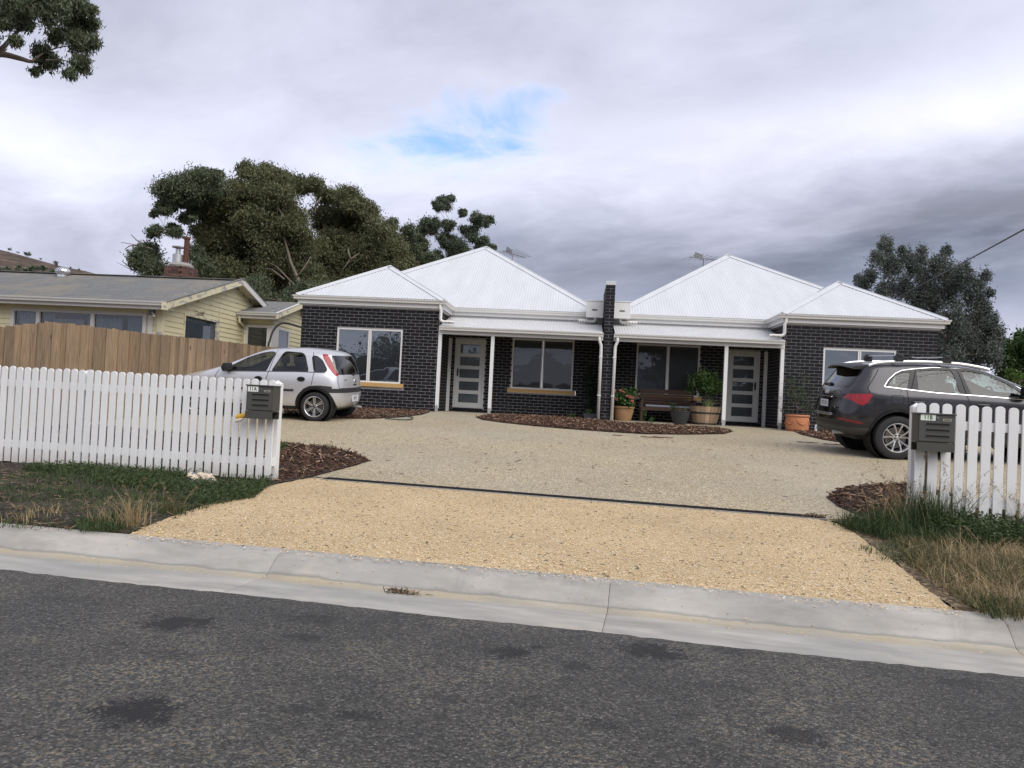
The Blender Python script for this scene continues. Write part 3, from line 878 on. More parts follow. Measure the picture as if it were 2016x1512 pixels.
def unit(sg, label):
    U = lambda a: sg * a
    H = house_empty('brick_house', label, 'house', 'pair of dark brick units')
    # ---------------- brick walls
    left_side = sg < 0
    def hid(s, z):   # bricks behind the parked car go last
        a = A1 - s
        h = (a > 6.55 and z < 1.45) if left_side else (a > 5.35 and z < 1.75)
        return (1 if h else 0, -z)
    win = (A1 - 7.235, A1 - 5.45, .68, 2.12)
    n = brick_wall(H, (U(A1), 0), (U(A0), 0), (0, 1), A1 - A0, 2.70, [win, (win[0] - .10, win[1] + .10, .57, .68)], 235, hid)
    brick_wall(H, (U(A0), 0), (U(A0), RV), (sg, 0), RV, 2.66, [], 0, s_lo=.11)
    brick_wall(H, (U(A1), 0), (U(A1), 8), (-sg, 0), 8, 2.70, [], 0, s_lo=.11)
    dr = (A0 - 4.325, A0 - 3.44, .115, 2.10); vw = (A0 - 2.66, A0 - .89, .74, 2.19)
    def hid2(s, z): return (1 if z > 1.7 else 0, abs(s - 1.2) if z < .7 else 3 + s)
    brick_wall(H, (U(A0), RV), (U(.12), RV), (0, 1), A0 - .12, 2.66, [dr, vw] + ([(vw[0] - .10, vw[1] + .10, .63, .74)]), 65, hid2)
    # soldier bricks on edge under the door
    mb = MB(); a = 3.45
    while a < 4.30: mb.box(U(a), U(a + .068), RV - .05, RV + .06, .0, .105); a += .079
    st = mb.build('door_step', M['brick_dark'], H)
    # ---------------- windows, sills, door
    window(H, U, 5.45, 7.235, .68, 2.12, 0.0, M['glass_sky'])
    MB().box(U(5.36), U(7.335), -.045, .06, .572, .678).build('window_sill', M['sill_tan'], H, bevel=.006)
    window(H, U, .89, 2.66, .74, 2.19, RV, M['glass_ver'])
    MB().box(U(.80), U(2.75), RV - .045, RV + .06, .632, .738).build('window_sill', M['sill_tan'], H, bevel=.006)
    fr = MB(); d0, d1, z0, z1 = 3.44, 4.325, .115, 2.10
    fr.box(U(d0), U(d0 + .045), RV, RV + .1, z0, z1).box(U(d1 - .045), U(d1), RV, RV + .1, z0, z1).box(U(d0 + .045), U(d1 - .045), RV, RV + .1, z1 - .045, z1).box(U(d0 + .045), U(d1 - .045), RV - .01, RV + .1, z0, z0 + .03)
    fr.build('door_frame', M['door_frame'], H)
    s0, s1, zb, zt = d0 + .05, d1 - .05, z0 + .035, z1 - .05; st_ = .105
    dm = MB(); y0, y1 = RV + .035, RV + .075
    dm.box(U(s0), U(s0 + st_), y0, y1, zb, zt).box(U(s1 - st_), U(s1), y0, y1, zb, zt)
    g0, g1 = s0 + st_, s1 - st_; ph = .255; bot = .115; gap = (zt - zb - bot * 1.0 - .10 - 5 * ph) / 4
    zz = zb; panes = []
    dm.box(U(g0), U(g1), y0, y1, zb, zb + bot); z = zb + bot
    for i in range(5):
        panes.append((z, z + ph)); z += ph
        top = zt if i == 4 else z + gap
        dm.box(U(g0), U(g1), y0, y1, z, top); z = top
    door = dm.build('door', M['door_frame'], H)
    for (p, q) in panes: MB().box(U(g0 - .003), U(g1 + .003), y0 + .015, y0 + .022, p - .003, q + .003).build('pane', M['glass_frost'], door)
    hx = s1 - .05
    MB().box(U(hx - .022), U(hx + .022), y0 - .012, y0, 1.02, 1.24).bar((U(hx), y0 - .035, 1.15), (U(hx - .11), y0 - .035, 1.15), .02, .02).bar((U(hx), y0, 1.15), (U(hx), y0 - .045, 1.15), .02, .02).build('handle', M['black_plastic'], door)
    # ---------------- verandah
    for a, v in ((A0 - .046, .045), (3.03, .045), (A0 - .04, 1.74)):
        p = MB().box(U(a - .045), U(a + .045), v - .045, v + .045, .09 if v < 1 else .0, 2.10).build('verandah_post', M['white_trim'], H, bevel=.004)
        if v < 1: MB().box(U(a - .04), U(a + .04), v - .052, v - .046, -.02, .16).box(U(a - .03), U(a + .03), v - .03, v + .03, -.03, .09).build('post_bracket', M['galv'], p)
    MB().box(U(.14), U(A0 - .003), -.012, .085, 2.065, 2.20).build('beam', M['white_trim'], H, bevel=.004)
    MB().box(U(.13), U(A0 - .02), .09, RV, 2.205, 2.225).build('verandah_ceiling', M['white_trim'], H)
    pth = [(U(.135), -.06, 2.255), (U(4.45), -.06, 2.255)]
    if sg < 0: pth = pth[::-1]
    sweep(GUT, pth).build('gutter', M['cream_pvc'], H)
    corrugated('verandah_roof', (U(.16), -.10), (sg, 0), (0, 1), 4.30, 2.262, .27, lambda q: 1.55, M['roof_white_dull'], H)
    MB().box(U(.13), U(A0 - .01), 1.445, 1.46, 2.60, 2.80).build('flashing', M['roof_white_dull'], H)
    # downpipe beside the middle wall
    MB().tube([(U(.235), -.10, 2.16), (U(.235), -.10, 2.06), (U(.185), -.075, 1.93), (U(.18), -.075, 1.80), (U(.175), -.075, 0.0)], .041, 12).build('downpipe', M['cream_pvc'], H, smooth=True)
    for zc in (.62, 1.62):
        MB().box(U(.125), U(.225), -.12, -.03, zc, zc + .022).build('pipe_bracket', M['cream_pvc'], H)
    # ---------------- eaves
    pth = [(U(A1 + .10), 8, 2.93), (U(A1 + .10), -.10, 2.93), (U(A0 - .10), -.10, 2.93), (U(A0 - .10), 1.40, 2.93), (U(.52), 1.40, 2.93)]
    gp = GUT
    if sg > 0: pth = pth[::-1]
    FAS = [(-.02, -.03), (.0, -.03), (.0, -.21), (-.02, -.21)]
    # the outside of the eave lies to the right of the path walked from outer rear to the middle on the left unit
    outp = [(-o_, z_) for o_, z_ in GUT] if False else GUT
    mbg = sweep(GUT, pth); mbg.build('gutter', M['cream_pvc'], H)
    sweep(FAS, pth).build('fascia', M['white_trim'], H)
    MB().box(U(A0 - .035), U(A1 + .04), -.04, .05, 2.685, 2.86).box(U(A0 - .035), U(A0 + .03), .05, RV + .05, 2.69, 2.86).build('frieze_board', M['white_trim'], H)
    MB().box(U(A0 - .10), U(A1 + .10), -.10, .02, 2.862, 2.875).box(U(A0 - .10), U(A0), .02, 1.40, 2.863, 2.876).box(U(.12), U(A0 - .1), 1.40, RV + .1, 2.72, 2.735).build('soffit', M['white_trim'], H)
    MB().box(U(.12), U(A0), RV + .01, RV + .10, 2.66, 2.74).build('frieze_board', M['white_trim'], H)
    # ---------------- roofs of ribbed white iron
    half = (A1 - A0 + .29) / 2; ac = (A0 + A1) / 2; e0 = ac + half; v0 = -.165; zr = 2.945
    tri = lambda q: min(q, 2 * half - q)
    corrugated('wing_roof', (U(e0), v0), (-sg, 0), (0, 1), 2 * half, zr, SW, tri, M['roof_white'], H)
    corrugated('wing_roof', (U(ac - half), v0), (0, 1), (sg, 0), 5.2, zr, SW, lambda q: min(q, half), M['roof_white'], H)
    corrugated('wing_roof', (U(e0), v0), (0, 1), (-sg, 0), 9.0, zr, SW, lambda q: min(q, half), M['roof_white'], H)
    pk = (U(ac), v0 + half, zr + SW * half)
    mc, mv = 4.08, 5.95; mv0 = 1.335; run = mv - mv0; lo_, hi_ = .10, mc + run
    main = lambda q: min(q * 1.0, (hi_ - lo_ - q) * run / (mc - lo_))
    corrugated('main_roof', (U(hi_), mv0), (-sg, 0), (0, 1), hi_ - lo_, zr, SM, main, M['roof_white'], H)
    zp = zr + SM * run; mp = (U(mc), mv, zp)
    mb = MB(); B = 11.5
    mb.quad((U(lo_), mv0, zr), mp, (U(mc), B - 3, zp), (U(lo_), B, zr)); mb.quad((U(hi_), mv0, zr), (U(hi_), B, zr), (U(mc), B - 3, zp), mp); mb.add([(U(lo_), B, zr), (U(mc), B - 3, zp), (U(hi_), B, zr)], [(0, 1, 2)])
    mb.build('roof_slope', M['roof_white'], H)
    # folded caps
    dn = lambda x, y, m: Vector((x, y, 0)).normalized() + Vector((0, 0, m))
    caps = []
    f0, f1 = (U(e0), v0, zr), (U(ac - half), v0, zr)
    for (a_, sx) in ((e0, 1), (ac - half, -1)):
        s_ = sg * sx
        hd = (Vector(pk) - Vector((U(a_), v0, zr))).normalized()
        # in the front plane and in the side plane, square to the hip, pointing down-slope
        nf = Vector((0, -1, -SW)).normalized().cross(Vector((0, 0, 1)))
        pf = Vector((0, -SW, 1)).normalized(); ps = Vector((s_ * SW, 0, 1)).normalized()
        t1 = pf.cross(hd); t1 = t1 if t1.dot(Vector((-s_, 0, 0))) > 0 else -t1
        t2 = ps.cross(hd); t2 = t2 if t2.dot(Vector((0, 1, 0))) > 0 else -t2
        caps.append(((U(a_), v0, zr), pk, t1, t2))
    q_ = (pk[0], 5.5, pk[2]); caps.append((pk, q_, (sg * -1, 0, -SW), (sg, 0, -SW)))
    hip_caps(H, caps, M['roof_white'])
    caps = []
    for (a_, sx) in ((hi_, 1), (lo_, -1)):
        s_ = sg * sx; b0 = Vector((U(a_), mv0, zr)); hd = (Vector(mp) - b0).normalized()
        pf = Vector((0, -SM, 1)).normalized(); ps = Vector((s_ * SM, 0, 1)).normalized()
        t1 = pf.cross(hd); t1 = t1 if t1.dot(Vector((-s_, 0, 0))) > 0 else -t1
        t2 = ps.cross(hd); t2 = t2 if t2.dot(Vector((0, 1, 0))) > 0 else -t2
        caps.append((tuple(b0), mp, t1, t2))
    hip_caps(H, caps, M['roof_white'], .17)
    # valley tray between the two roofs
    va, vb = Vector((U(ac - half), mv0, zr + .004)), Vector((U(ac), mv0 + half * SW / SM, zr + SW * half + .004))
    # ---------------- rainwater head and spreader pipes
    rw = MB().box(U(.135), U(.60), .96, 1.30, 2.775, 3.235).build('rainwater_head', M['white_trim'], H, bevel=.008)
    MB().box(U(.125), U(.61), .945, 1.31, 3.225, 3.25).build('lid', M['white_trim'], rw)
    MB().box(U(.30), U(.445), .953, .965, 2.965, 2.995).build('overflow_slot', M['slot_dark'], rw)
    def spreader(pts, holes, nm='spreader_pipe'):
        sp = MB().tube([(U(p[0]), p[1], p[2]) for p in pts], .042, 12).build(nm, M['cream_pvc'], H, smooth=True, auto=.9)
        hm = MB()
        for (a, v, z) in holes: hm.lathe([(0, 0), (.014, 0)], 8, U(a), v, z)
        hm2 = MB()
        for (a, v, z) in holes: hm2.tube([(U(a), v - .043, z - .012), (U(a), v - .0445, z - .013)], .015, 8)
        hm2.build('pipe_hole', M['slot_dark'], sp)
    spreader([(.34, 1.12, 2.78), (.34, 1.12, 2.73), (.36, 1.12, 2.70), (.40, 1.12, 2.685), (.80, 1.12, 2.685)], [(.52, 1.12, 2.685), (.60, 1.12, 2.685), (.68, 1.12, 2.685), (.75, 1.12, 2.685)])
    spreader([(A0 - .03, -.135, 2.84), (A0 - .03, -.135, 2.74), (A0 - .06, -.135, 2.68), (A0 - .05, -.1, 2.45), (A0 - .075, -.1, 2.40), (A0 - .13, -.1, 2.375), (A0 - .42, -.1, 2.37)],
             [(A0 - .2, -.1, 2.37), (A0 - .27, -.1, 2.37), (A0 - .34, -.1, 2.37)])
    return H


unit(-1, 'dark brick unit beside the yellow weatherboard house, silver hatchback parked at its wing')
unit(1, 'dark brick unit with garden bench and potted plants on its verandah')

# ---- blade wall between the units
pw = house_empty('party_wall', 'narrow dark brick blade wall with white cap between the two white roofs', 'wall')
MB().box(-.112, .112, .008, 2.0, -.3, 3.535).build('wall', M['mortar'], pw)
k = 0; z = 0.0
rest = MB()
while z + BH < 3.54:
    if k % 2 == 0: items = [(0, brick_mesh)]
    else: items = [(-.0605, header_mesh), (.0605, header_mesh)]
    for x, me in items:
        b = bpy.data.objects.new('brick', me); COL.objects.link(b); b.parent = pw; b.location = (x, (random.random() - .5) * .003, z); b.scale = (1.04 if me is brick_mesh else 1.0, 1, 1)
    y = .11 - (.12 if k % 2 else 0)
    while y < 2.0:
        a_, b_ = max(.112, y), min(2.0, y + BL)
        if b_ - a_ > .03: rest.box(-.12, -.02, a_, b_, z, z + BH).box(.02, .12, a_, b_, z, z + BH)
        y += .24
    z += PITCHB; k += 1
rb = rest.build('brickwork', M['brick_dark'], pw); rb['kind'] = 'stuff'
MB().box(-.13, .13, -.015, 2.02, 3.53, 3.635).build('cap', M['roof_white'], pw, bevel=.004)

# ---- verandah slab
M['slab'] = mat('slab', (.36, .32, .25), .85, var=.12, scale=6, bump=.3, bscale=120)
sl = thing('verandah_slab', 'pale concrete verandah floor in front of the two units', None, (OX, OY, ZB), (0, 0, -PSI)); sl['kind'] = 'structure'
MB().box(-A0 + .01, A0 - .01, -.06, RV, -.12, 0.0).build('slab', M['slab'], sl)

# ---- television aerials
def aerial(px, py, y, label, tilt, n=7, base=None):
    top = at_y(px, py, y); b = Vector((top.x, top.y, base))
    t = thing('television_aerial', label, 'aerial', b, (0, 0, tilt), 'roof aerials'); h = top.z - base
    MB().tube([(0, 0, 0), (0, 0, h)], .018, 6).build('mast', M['aerial_metal'], t)
    bo = MB().bar((-.55, 0, h - .02), (.75, 0, h - .02), .025, .025).build('boom', M['aerial_metal'], t)
    for i in range(n):
        x = -.5 + 1.2 * i / (n - 1); l = .62 - .045 * i
        MB().tube([(x, -l, h), (x, l, h)], .007, 5).build('element', M['aerial_metal'], t)
    MB().bar((-.35, 0, h + .10), (-.05, .0, h + .02), .03, .18).build('reflector', M['aerial_metal'], t)
    return t


aerial(1009, 499, 27.5, 'thin metal TV aerial behind the roof peak next to the gum trees', .9, base=4.6)
aerial(1385, 508, 27.0, 'thin metal TV aerial behind the sloping hip of the unit with the bench', .25, base=4.4)
# ================================================================== FENCES AND MAILBOXES
def picket_fence(label, x0, x1, n, pw, ztop, zbot_off, end_right, post_xs, label_n=None):
    """pickets from x0 to x1 along the front boundary; ztop(x) world height of the tips"""
    fa = math.atan(.18); c, s = math.cos(fa), math.sin(fa)
    bx = x1 if end_right else x0
    base = (bx, fence_y(bx), lot_z(bx, fence_y(bx)))
    F = thing('picket_fence', label, 'fence', base, (0, 0, -fa), 'white picket fences')
    L = lambda x: (x - bx) / c
    sp = (x1 - x0) / (n - 1)
    for i in range(n):
        x = x0 + sp * i; zt = ztop(x) - base[2] + random.uniform(-.004, .004); zb = lot_z(x, fence_y(x)) - base[2] + zbot_off + random.uniform(-.008, .008)
        hw = pw / 2; pts = [(-hw, zb), (hw, zb), (hw, zt - hw * .8)]
        for k in range(1, 8):
            a = PI * k / 8; pts.append((hw * math.cos(a), zt - hw * .8 + hw * .8 * math.sin(a)))
        pts.append((-hw, zt - hw * .8))
        mb = MB().prism(pts, (L(x), -.055 + random.uniform(-.001, .001), 0), (1, 0, 0), (0, 0, 1), (0, .02, 0))
        o = mb.build('picket', M['picket_white'], F, bevel=.0025); o.rotation_euler = (0, random.gauss(0, .0012), 0)
    a, b = L(x0) - .05, L(x1) + .05
    za, zb_ = ztop(x0) - base[2], ztop(x1) - base[2]
    for dz in (-.20, -.93):
        mb = MB().bar((a, -.012, za + dz), (b, -.012, zb_ + dz), .045, .085, (0, 0, 1)).build('rail', M['picket_white'], F)
    for px_ in post_xs:
        zt = ztop(px_) - base[2] - .01; zb = lot_z(px_, fence_y(px_)) - base[2] - .3
        xx = L(px_); mb = MB().box(xx - .045, xx + .045, .012, .102, zb, zt - .03)
        q = len(mb.v); mb.v += [(xx - .045, .012, zt - .03), (xx + .045, .012, zt - .03), (xx + .045, .102, zt - .03), (xx - .045, .102, zt - .03), (xx, .057, zt + .01)]
        mb.f += [(q, q + 1, q + 4), (q + 1, q + 2, q + 4), (q + 2, q + 3, q + 4), (q + 3, q, q + 4)]
        mb.build('post', M['picket_white'], F)
    return F


def picket_mat():
    m = mat('picket_white', (.74, .745, .74), .42, var=.03, scale=5, bump=.06, bscale=40, objr=.035); n = N.__new__(N); n.t = m.node_tree
    b = [q for q in m.node_tree.nodes if q.type == 'BSDF_PRINCIPLED'][0]; src = b.inputs['Base Color'].links[0].from_socket
    o = n.obj(); z = n.xyz(o)[2]; k = n.math('MULTIPLY', n.maprange(n.math('ADD', z, n.math('MULTIPLY', n.noise(o, 9, 4, .65), -.22)), -.10, .10, 1, 0), .55)
    st = n.math('MULTIPLY', n.maprange(n.noise(n.vmath('MULTIPLY', o, (6, 6, .6)), 3, 4, .6), .55, .75), .12)
    n.put(b.inputs['Base Color'], n.mix(n.math('MAXIMUM', k, st), src, (.34, .28, .21))); return m


M['picket_white'] = picket_mat()


def fence_hit(px, py):
    d = ray(px, py); t = (8.14 - 0) / (d.y + .18 * d.x); return Vector((0, 0, CZ)) + d * t


la, lb = fence_hit(8, 720), fence_hit(541, 748)
lz = lambda x: la.z + (lb.z - la.z) * (x - la.x) / (lb.x - la.x)
ra, rb_ = fence_hit(1811, 792.7), fence_hit(1992, 802.5)
rz = lambda x: ra.z + (rb_.z - ra.z) * (x - ra.x) / (rb_.x - ra.x)
nl = 35; sp_l = (lb.x - la.x) / 33.6
LF = picket_fence('long white picket fence in front of the silver hatchback', lb.x - sp_l * 48, lb.x, 49, .078, lz, .03, True, [lb.x + .012, lb.x - 2.4, lb.x - 4.8], nl)
sp_r = (rb_.x - ra.x) / 7.0
RF = picket_fence('white picket fence in front of the dark SUV, tall grass at its foot', ra.x, ra.x + sp_r * 22, 23, sp_r * .73, rz, .03, False, [ra.x - .012, ra.x + 2.4])


def text_mesh(body, size, name, mtl, parent, loc, rot, ext=.0006):
    cu = bpy.data.curves.new('t', 'FONT'); cu.body = body; cu.size = size; cu.extrude = ext; cu.align_x = 'CENTER'; cu.align_y = 'CENTER'; cu.offset = size * .018
    cu.space_character = 1.15
    o = bpy.data.objects.new('t', cu); COL.objects.link(o)
    dg = bpy.context.evaluated_depsgraph_get(); me = bpy.data.meshes.new_from_object(o.evaluated_get(dg)); me.name = name
    bpy.data.objects.remove(o); bpy.data.curves.remove(cu)
    me.materials.clear()
    t = link_obj(name, me, mtl, parent); t.location = loc; t.rotation_euler = rot; t.scale = (.8, 1, 1)
    return t


M['mailbox'] = mat('mailbox', (.060, .060, .052), .45, var=.08, scale=6, coat=.15)
M['mailbox_face'] = mat('mailbox_face', (.066, .067, .060), .4, var=.06, scale=6, coat=.2)
M['plate_white'] = mat('plate_white', (.74, .76, .72), .5, var=.03)
M['plate_pale'] = mat('plate_pale', (.66, .72, .63), .5, var=.03)
M['ink'] = mat('ink', (.01, .01, .01), .6, var=.02)
M['name_plate'] = mat('name_plate', (.30, .30, .24), .4, var=.05)


def mailbox(px0, px1, py0, py1, text, label, plate, post_off, dp=.17):
    a, b = fence_hit(px0, (py0 + py1) / 2), fence_hit(px1, (py0 + py1) / 2)
    f = dp + .06                                             # how far the face stands out from the fence line
    k = 1 - f / a.y
    cx = (a.x + b.x) / 2 * k - .18 * f * .0; w = (b.x - a.x) / math.cos(math.atan(.18)) * k
    zt, zb = fence_hit((px0 + px1) / 2, py0).z, fence_hit((px0 + px1) / 2, py1).z
    zt = CZ + (zt - CZ) * k; zb = CZ + (zb - CZ) * k; h = zt - zb
    fa = math.atan(.18); gz = lot_z(cx, fence_y(cx))
    T = thing('mailbox', label, 'mailbox', (cx, fence_y(cx) - .062, gz), (0, 0, -fa), 'numbered mailboxes on the picket fences')
    z0, z1 = zb - gz, zt - gz; w2 = w / 2; nb = h * .24
    MB().box(-w2, w2, -dp + .008, 0, z0 + nb, z1 - .012).build('box', M['mailbox'], T, bevel=.003)
    MB().box(-w2 - .006, w2 + .006, -dp - .012, .004, z1 - .014, z1).build('lid', M['mailbox'], T, bevel=.003)
    face = MB().box(-w2 + .012, w2 - .012, -dp, -dp + .010, z0 + nb + .008, z1 - .022).build('front_door', M['mailbox_face'], T, bevel=.002)
    # open-ended paper holder below
    MB().box(-w2, w2, -dp, -dp + .006, z0, z0 + nb - .003).box(-w2, w2, -.012, -.004, z0, z0 + nb - .003).box(-w2, w2, -dp + .006, -.012, z0, z0 + .008).box(-w2, w2, -dp + .006, -.012, z0 + nb - .010, z0 + nb - .004).build('paper_holder', M['mailbox'], T)
    MB().box(-.03, .03, -dp + .01, -.012, z0 + .008, z0 + nb - .01).build('holder_inside', M['slot_dark'], T)
    sh = z0 + nb + (h - nb) * .17
    for i in range(3):
        zc = z0 + nb + (h - nb) * (.20 + .205 * i)
        MB().box(-w2 * .56, w2 * .70, -dp - .004, -dp + .002, zc - .011, zc - .006).build('slot_lip', M['mailbox_face'], face)
        MB().box(-w2 * .55, w2 * .69, -dp - .0015, -dp + .003, zc - .006, zc + .012).build('letter_slot', M['slot_dark'], face)
    pc = (-w2 * .50, z0 + nb + (h - nb) * .83); pw_, ph = w2 * .78, h * .155
    if plate == 'plate_pale': pc = (-w2 * .46, z0 + nb + (h - nb) * .84); pw_, ph = w2 * .80, h * .15
    pl = MB().box(pc[0] - pw_ / 2, pc[0] + pw_ / 2, -dp - .003, -dp + .001, pc[1] - ph / 2, pc[1] + ph / 2).build('number_plate', M[plate], T)
    text_mesh(text, ph * 1.02, 'number', M['ink'], pl, (pc[0], -dp - .0036, pc[1]), (PI / 2, 0, 0))
    MB().tube([(w2 * .04, -dp - .012, pc[1]), (w2 * .04, -dp, pc[1])], .008, 10).build('lock', M['chrome'], face)
    npl = MB().box(w2 * .32, w2 * .78, -dp - .003, -dp + .001, pc[1] - .028, pc[1] - .004).build('name_plate', M['name_plate'], face)
    MB().box(w2 * .38, w2 * .72, -dp - .0035, -dp - .0025, pc[1] - .020, pc[1] - .012).build('name_insert', M['ink'], npl)
    MB().box(post_off - .022, post_off + .022, .078, .118, -.3, z0 + .02).build('post', M['mailbox'], T)
    return T, (z0, z1, w2, dp)


MBL, gL = mailbox(490, 543, 758, 825, '11A', 'grey mailbox numbered 11A with a yellow newspaper sticking out', 'plate_white', .045)
MBR, gR = mailbox(1815, 1890, 814, 890, '11B', 'grey mailbox numbered 11B among the tall grass', 'plate_pale', .03)

# rolled newspaper in a yellow wrapper, held in the left paper holder
M['news_yellow'] = mat('news_yellow', (.55, .33, .035), .4, var=.25, scale=14, bump=.4, bscale=30, bdist=.01)
M['news_paper'] = mat('news_paper', (.52, .48, .42), .8, var=.35, scale=25)
ax = Vector((math.cos(math.atan(.18)), -math.sin(math.atan(.18)), 0)); mo = MBL.location
pc = mo + ax * (-gL[2] + .02) + Vector((0, -gL[3] * .55, gL[0] + .055))
NP = thing('newspaper', 'rolled newspaper in torn yellow wrapper poking out of a mailbox', 'newspaper', pc)
tip = pc + ax * (-.165) + Vector((0, -.02, -.055))
d_ = (tip - pc)
mb = MB(); pts = [d_ * t for t in (-.35, 0, .3, .6, .85, 1.0)]
mb.tube(pts, [.027, .028, .031, .030, .034, .032], 12)
for i, v in enumerate(mb.v):
    j = 1 + .13 * math.sin(i * 2.7); mb.v[i] = (v[0], v[1] * 1.0, v[2] + .004 * math.sin(i * 1.9))
mb.build('wrapper', M['news_yellow'], NP, smooth=True, auto=.6)
mb = MB().tube([d_ * .55 + Vector((0, -.01, -.03)), d_ * .8 + Vector((0, -.012, -.036)), d_ * 1.06 + Vector((0, -.012, -.034))], [.012, .026, .022], 9).tube([d_ * .98, d_ * 1.08], [.022, .018], 9)
mb.build('paper', M['news_paper'], NP, smooth=True, auto=.6)

# ---- lapped timber boundary fence running back from the street
def wood_mat(name, col, objr=.25):
    m = bpy.data.materials.new(name); m.use_nodes = True; n = N(m.node_tree)
    out = n.n('ShaderNodeOutputMaterial'); b = n.n('ShaderNodeBsdfPrincipled'); n.t.links.new(b.outputs[0], out.inputs[0])
    r = n.n('ShaderNodeObjectInfo').outputs['Random']
    p = n.vmath('ADD', n.geo(), n.comb(n.math('MULTIPLY', r, 37.0), n.math('MULTIPLY', r, 11.0), 0))
    g1 = n.noise(n.vmath('MULTIPLY', p, (1, 1, .07)), 42, 5, .65, .6); g2 = n.noise(n.vmath('MULTIPLY', p, (1, 1, .3)), 3.2, 4, .6)
    kn = n.vor(n.vmath('MULTIPLY', p, (1, 1, .55)), 3.1)
    c = n.mix(n.maprange(g1, .3, .7), tuple(x * .52 for x in col), tuple(min(1, x * 1.3) for x in col))
    c = n.mix(n.maprange(g2, .35, .7, 0, .45), c, (col[0] * 1.25, col[1] * 1.08, col[2] * .85))
    c = n.mix(n.maprange(kn, .05, .11, .75, 0), c, (.05, .03, .018))
    c = n.mix(1.0, c, n.ramp(r, [(0, (1 - objr,) * 3), (.5, (1, .98, .96)), (1, (1 + objr, 1 + objr * .9, 1 + objr * .7))]), 'MULTIPLY')
    n.put(b.inputs['Base Color'], c); b.inputs['Roughness'].default_value = .85; b.inputs['Specular IOR Level'].default_value = .2
    n.put(b.inputs['Normal'], n.bump(g1, .4, .004)); return m


M['paling'] = wood_mat('paling', (.245, .185, .128))
th = math.radians(78); fd = Vector((math.cos(th), math.sin(th), 0)); f0 = Vector((-7.67, 12.0, 0))
top_px = [(-120, 655), (0, 641), (95, 632.5), (210, 646), (325, 660), (425, 669.5), (495, 679), (600, 690), (700, 700)]


def line_hit(px, py):                                      # photograph ray on the vertical plane of this boundary
    d = ray(px, py); nrm = Vector((fd.y, -fd.x, 0)); t = nrm.dot(f0) / nrm.dot(d); return Vector((0, 0, CZ)) + d * t


tops = [((line_hit(*p) - f0).dot(fd), line_hit(*p).z) for p in top_px]
TS, TZ = [t[0] for t in tops], [t[1] for t in tops]
fbase = f0 + fd * TS[1]; fbase.z = lot_z(fbase.x, fbase.y)
TF = thing('timber_fence', 'brown lapped timber paling fence running back beside the yellow house', 'fence', fbase)
fs = TS[0]; i = 0; nrm = Vector((fd.y, -fd.x, 0))
while fs < 9.2:
    wd = random.uniform(.140, .158); c0 = f0 + fd * fs; zt = float(np.interp(fs, TS, TZ)) + random.uniform(-.010, .010); zb = lot_z(c0.x, c0.y) - .05
    a = c0 + nrm * (.018 if i % 2 else 0.0); b = a + fd * (wd + .012)
    tl = random.uniform(-.008, .008)
    vs = []
    for q, dz in ((a, tl), (b, -tl)):
        for dn_ in (0, -.014):
            for z in (zb, zt + dz): vs.append((q.x + nrm.x * dn_, q.y + nrm.y * dn_, z))
    mb = MB().add(vs, [(0, 4, 5, 1), (2, 3, 7, 6), (1, 5, 7, 3), (0, 2, 6, 4), (0, 1, 3, 2), (4, 6, 7, 5)])
    world_child(mb.build('paling', M['paling']), TF); fs += wd; i += 1
for dz in (.3, 1.2):
    a = f0 + fd * TS[0] - nrm * .04; b = f0 + fd * 9.2 - nrm * .04
    world_child(MB().bar((a.x, a.y, lot_z(a.x, a.y) + dz), (b.x, b.y, lot_z(b.x, b.y) + dz), .04, .08).build('rail', M['paling']), TF)
# ================================================================== YELLOW WEATHERBOARD HOUSE
NY_ = .09
c0 = at_y(319, 610, 20.0)
NX, NYY, NZ = c0.x, c0.y, .80
cn, sn = math.cos(NY_), math.sin(NY_)
NH = thing('weatherboard_house', 'old pale yellow weatherboard house with peeling paint and grey iron roof', 'house', (NX, NYY, NZ), (0, 0, -NY_))


def nW(p, q, z): return Vector((NX + p * cn + q * sn, NYY - p * sn + q * cn, NZ + z))


def nfront(px, py, q=0.0):                                 # hit with plane q -> (p, z)
    d = ray(px, py); n = Vector((sn, cn, 0)); o = Vector((NX, NYY, 0)); t = (q + n.dot(o)) / n.dot(d); w = Vector((0, 0, CZ)) + d * t; e = w - o
    return e.x * cn - e.y * sn, w.z - NZ


def nside(px, py, p=0.0):                                  # hit with plane p -> (q, z)
    d = ray(px, py); n = Vector((cn, -sn, 0)); o = Vector((NX, NYY, 0)); t = (p + n.dot(o)) / n.dot(d); w = Vector((0, 0, CZ)) + d * t; e = w - o
    return e.x * sn + e.y * cn, w.z - NZ


def peel_mat(name, col, under, amt):
    m = bpy.data.materials.new(name); m.use_nodes = True; n = N(m.node_tree)
    out = n.n('ShaderNodeOutputMaterial'); b = n.n('ShaderNodeBsdfPrincipled'); n.t.links.new(b.outputs[0], out.inputs[0])
    p = n.geo(); f = n.noise(n.vmath('MULTIPLY', p, (1, 1, 2.2)), 2.6, 6, .68); f2 = n.noise(p, .45, 2)
    k = n.maprange(n.math('ADD', f, n.math('MULTIPLY', n.math('SUBTRACT', f2, .5), .35)), amt, amt + .02)
    c = n.mix(n.noise(p, 4, 4), tuple(x * .9 for x in col), tuple(x * 1.05 for x in col)); c = n.mix(k, c, n.mix(n.noise(p, 20, 3), under, tuple(x * 1.6 for x in under)))
    n.put(b.inputs['Base Color'], c); b.inputs['Roughness'].default_value = .75
    n.put(b.inputs['Normal'], n.bump(n.math('SUBTRACT', 1.0, k), .4, .004)); return m


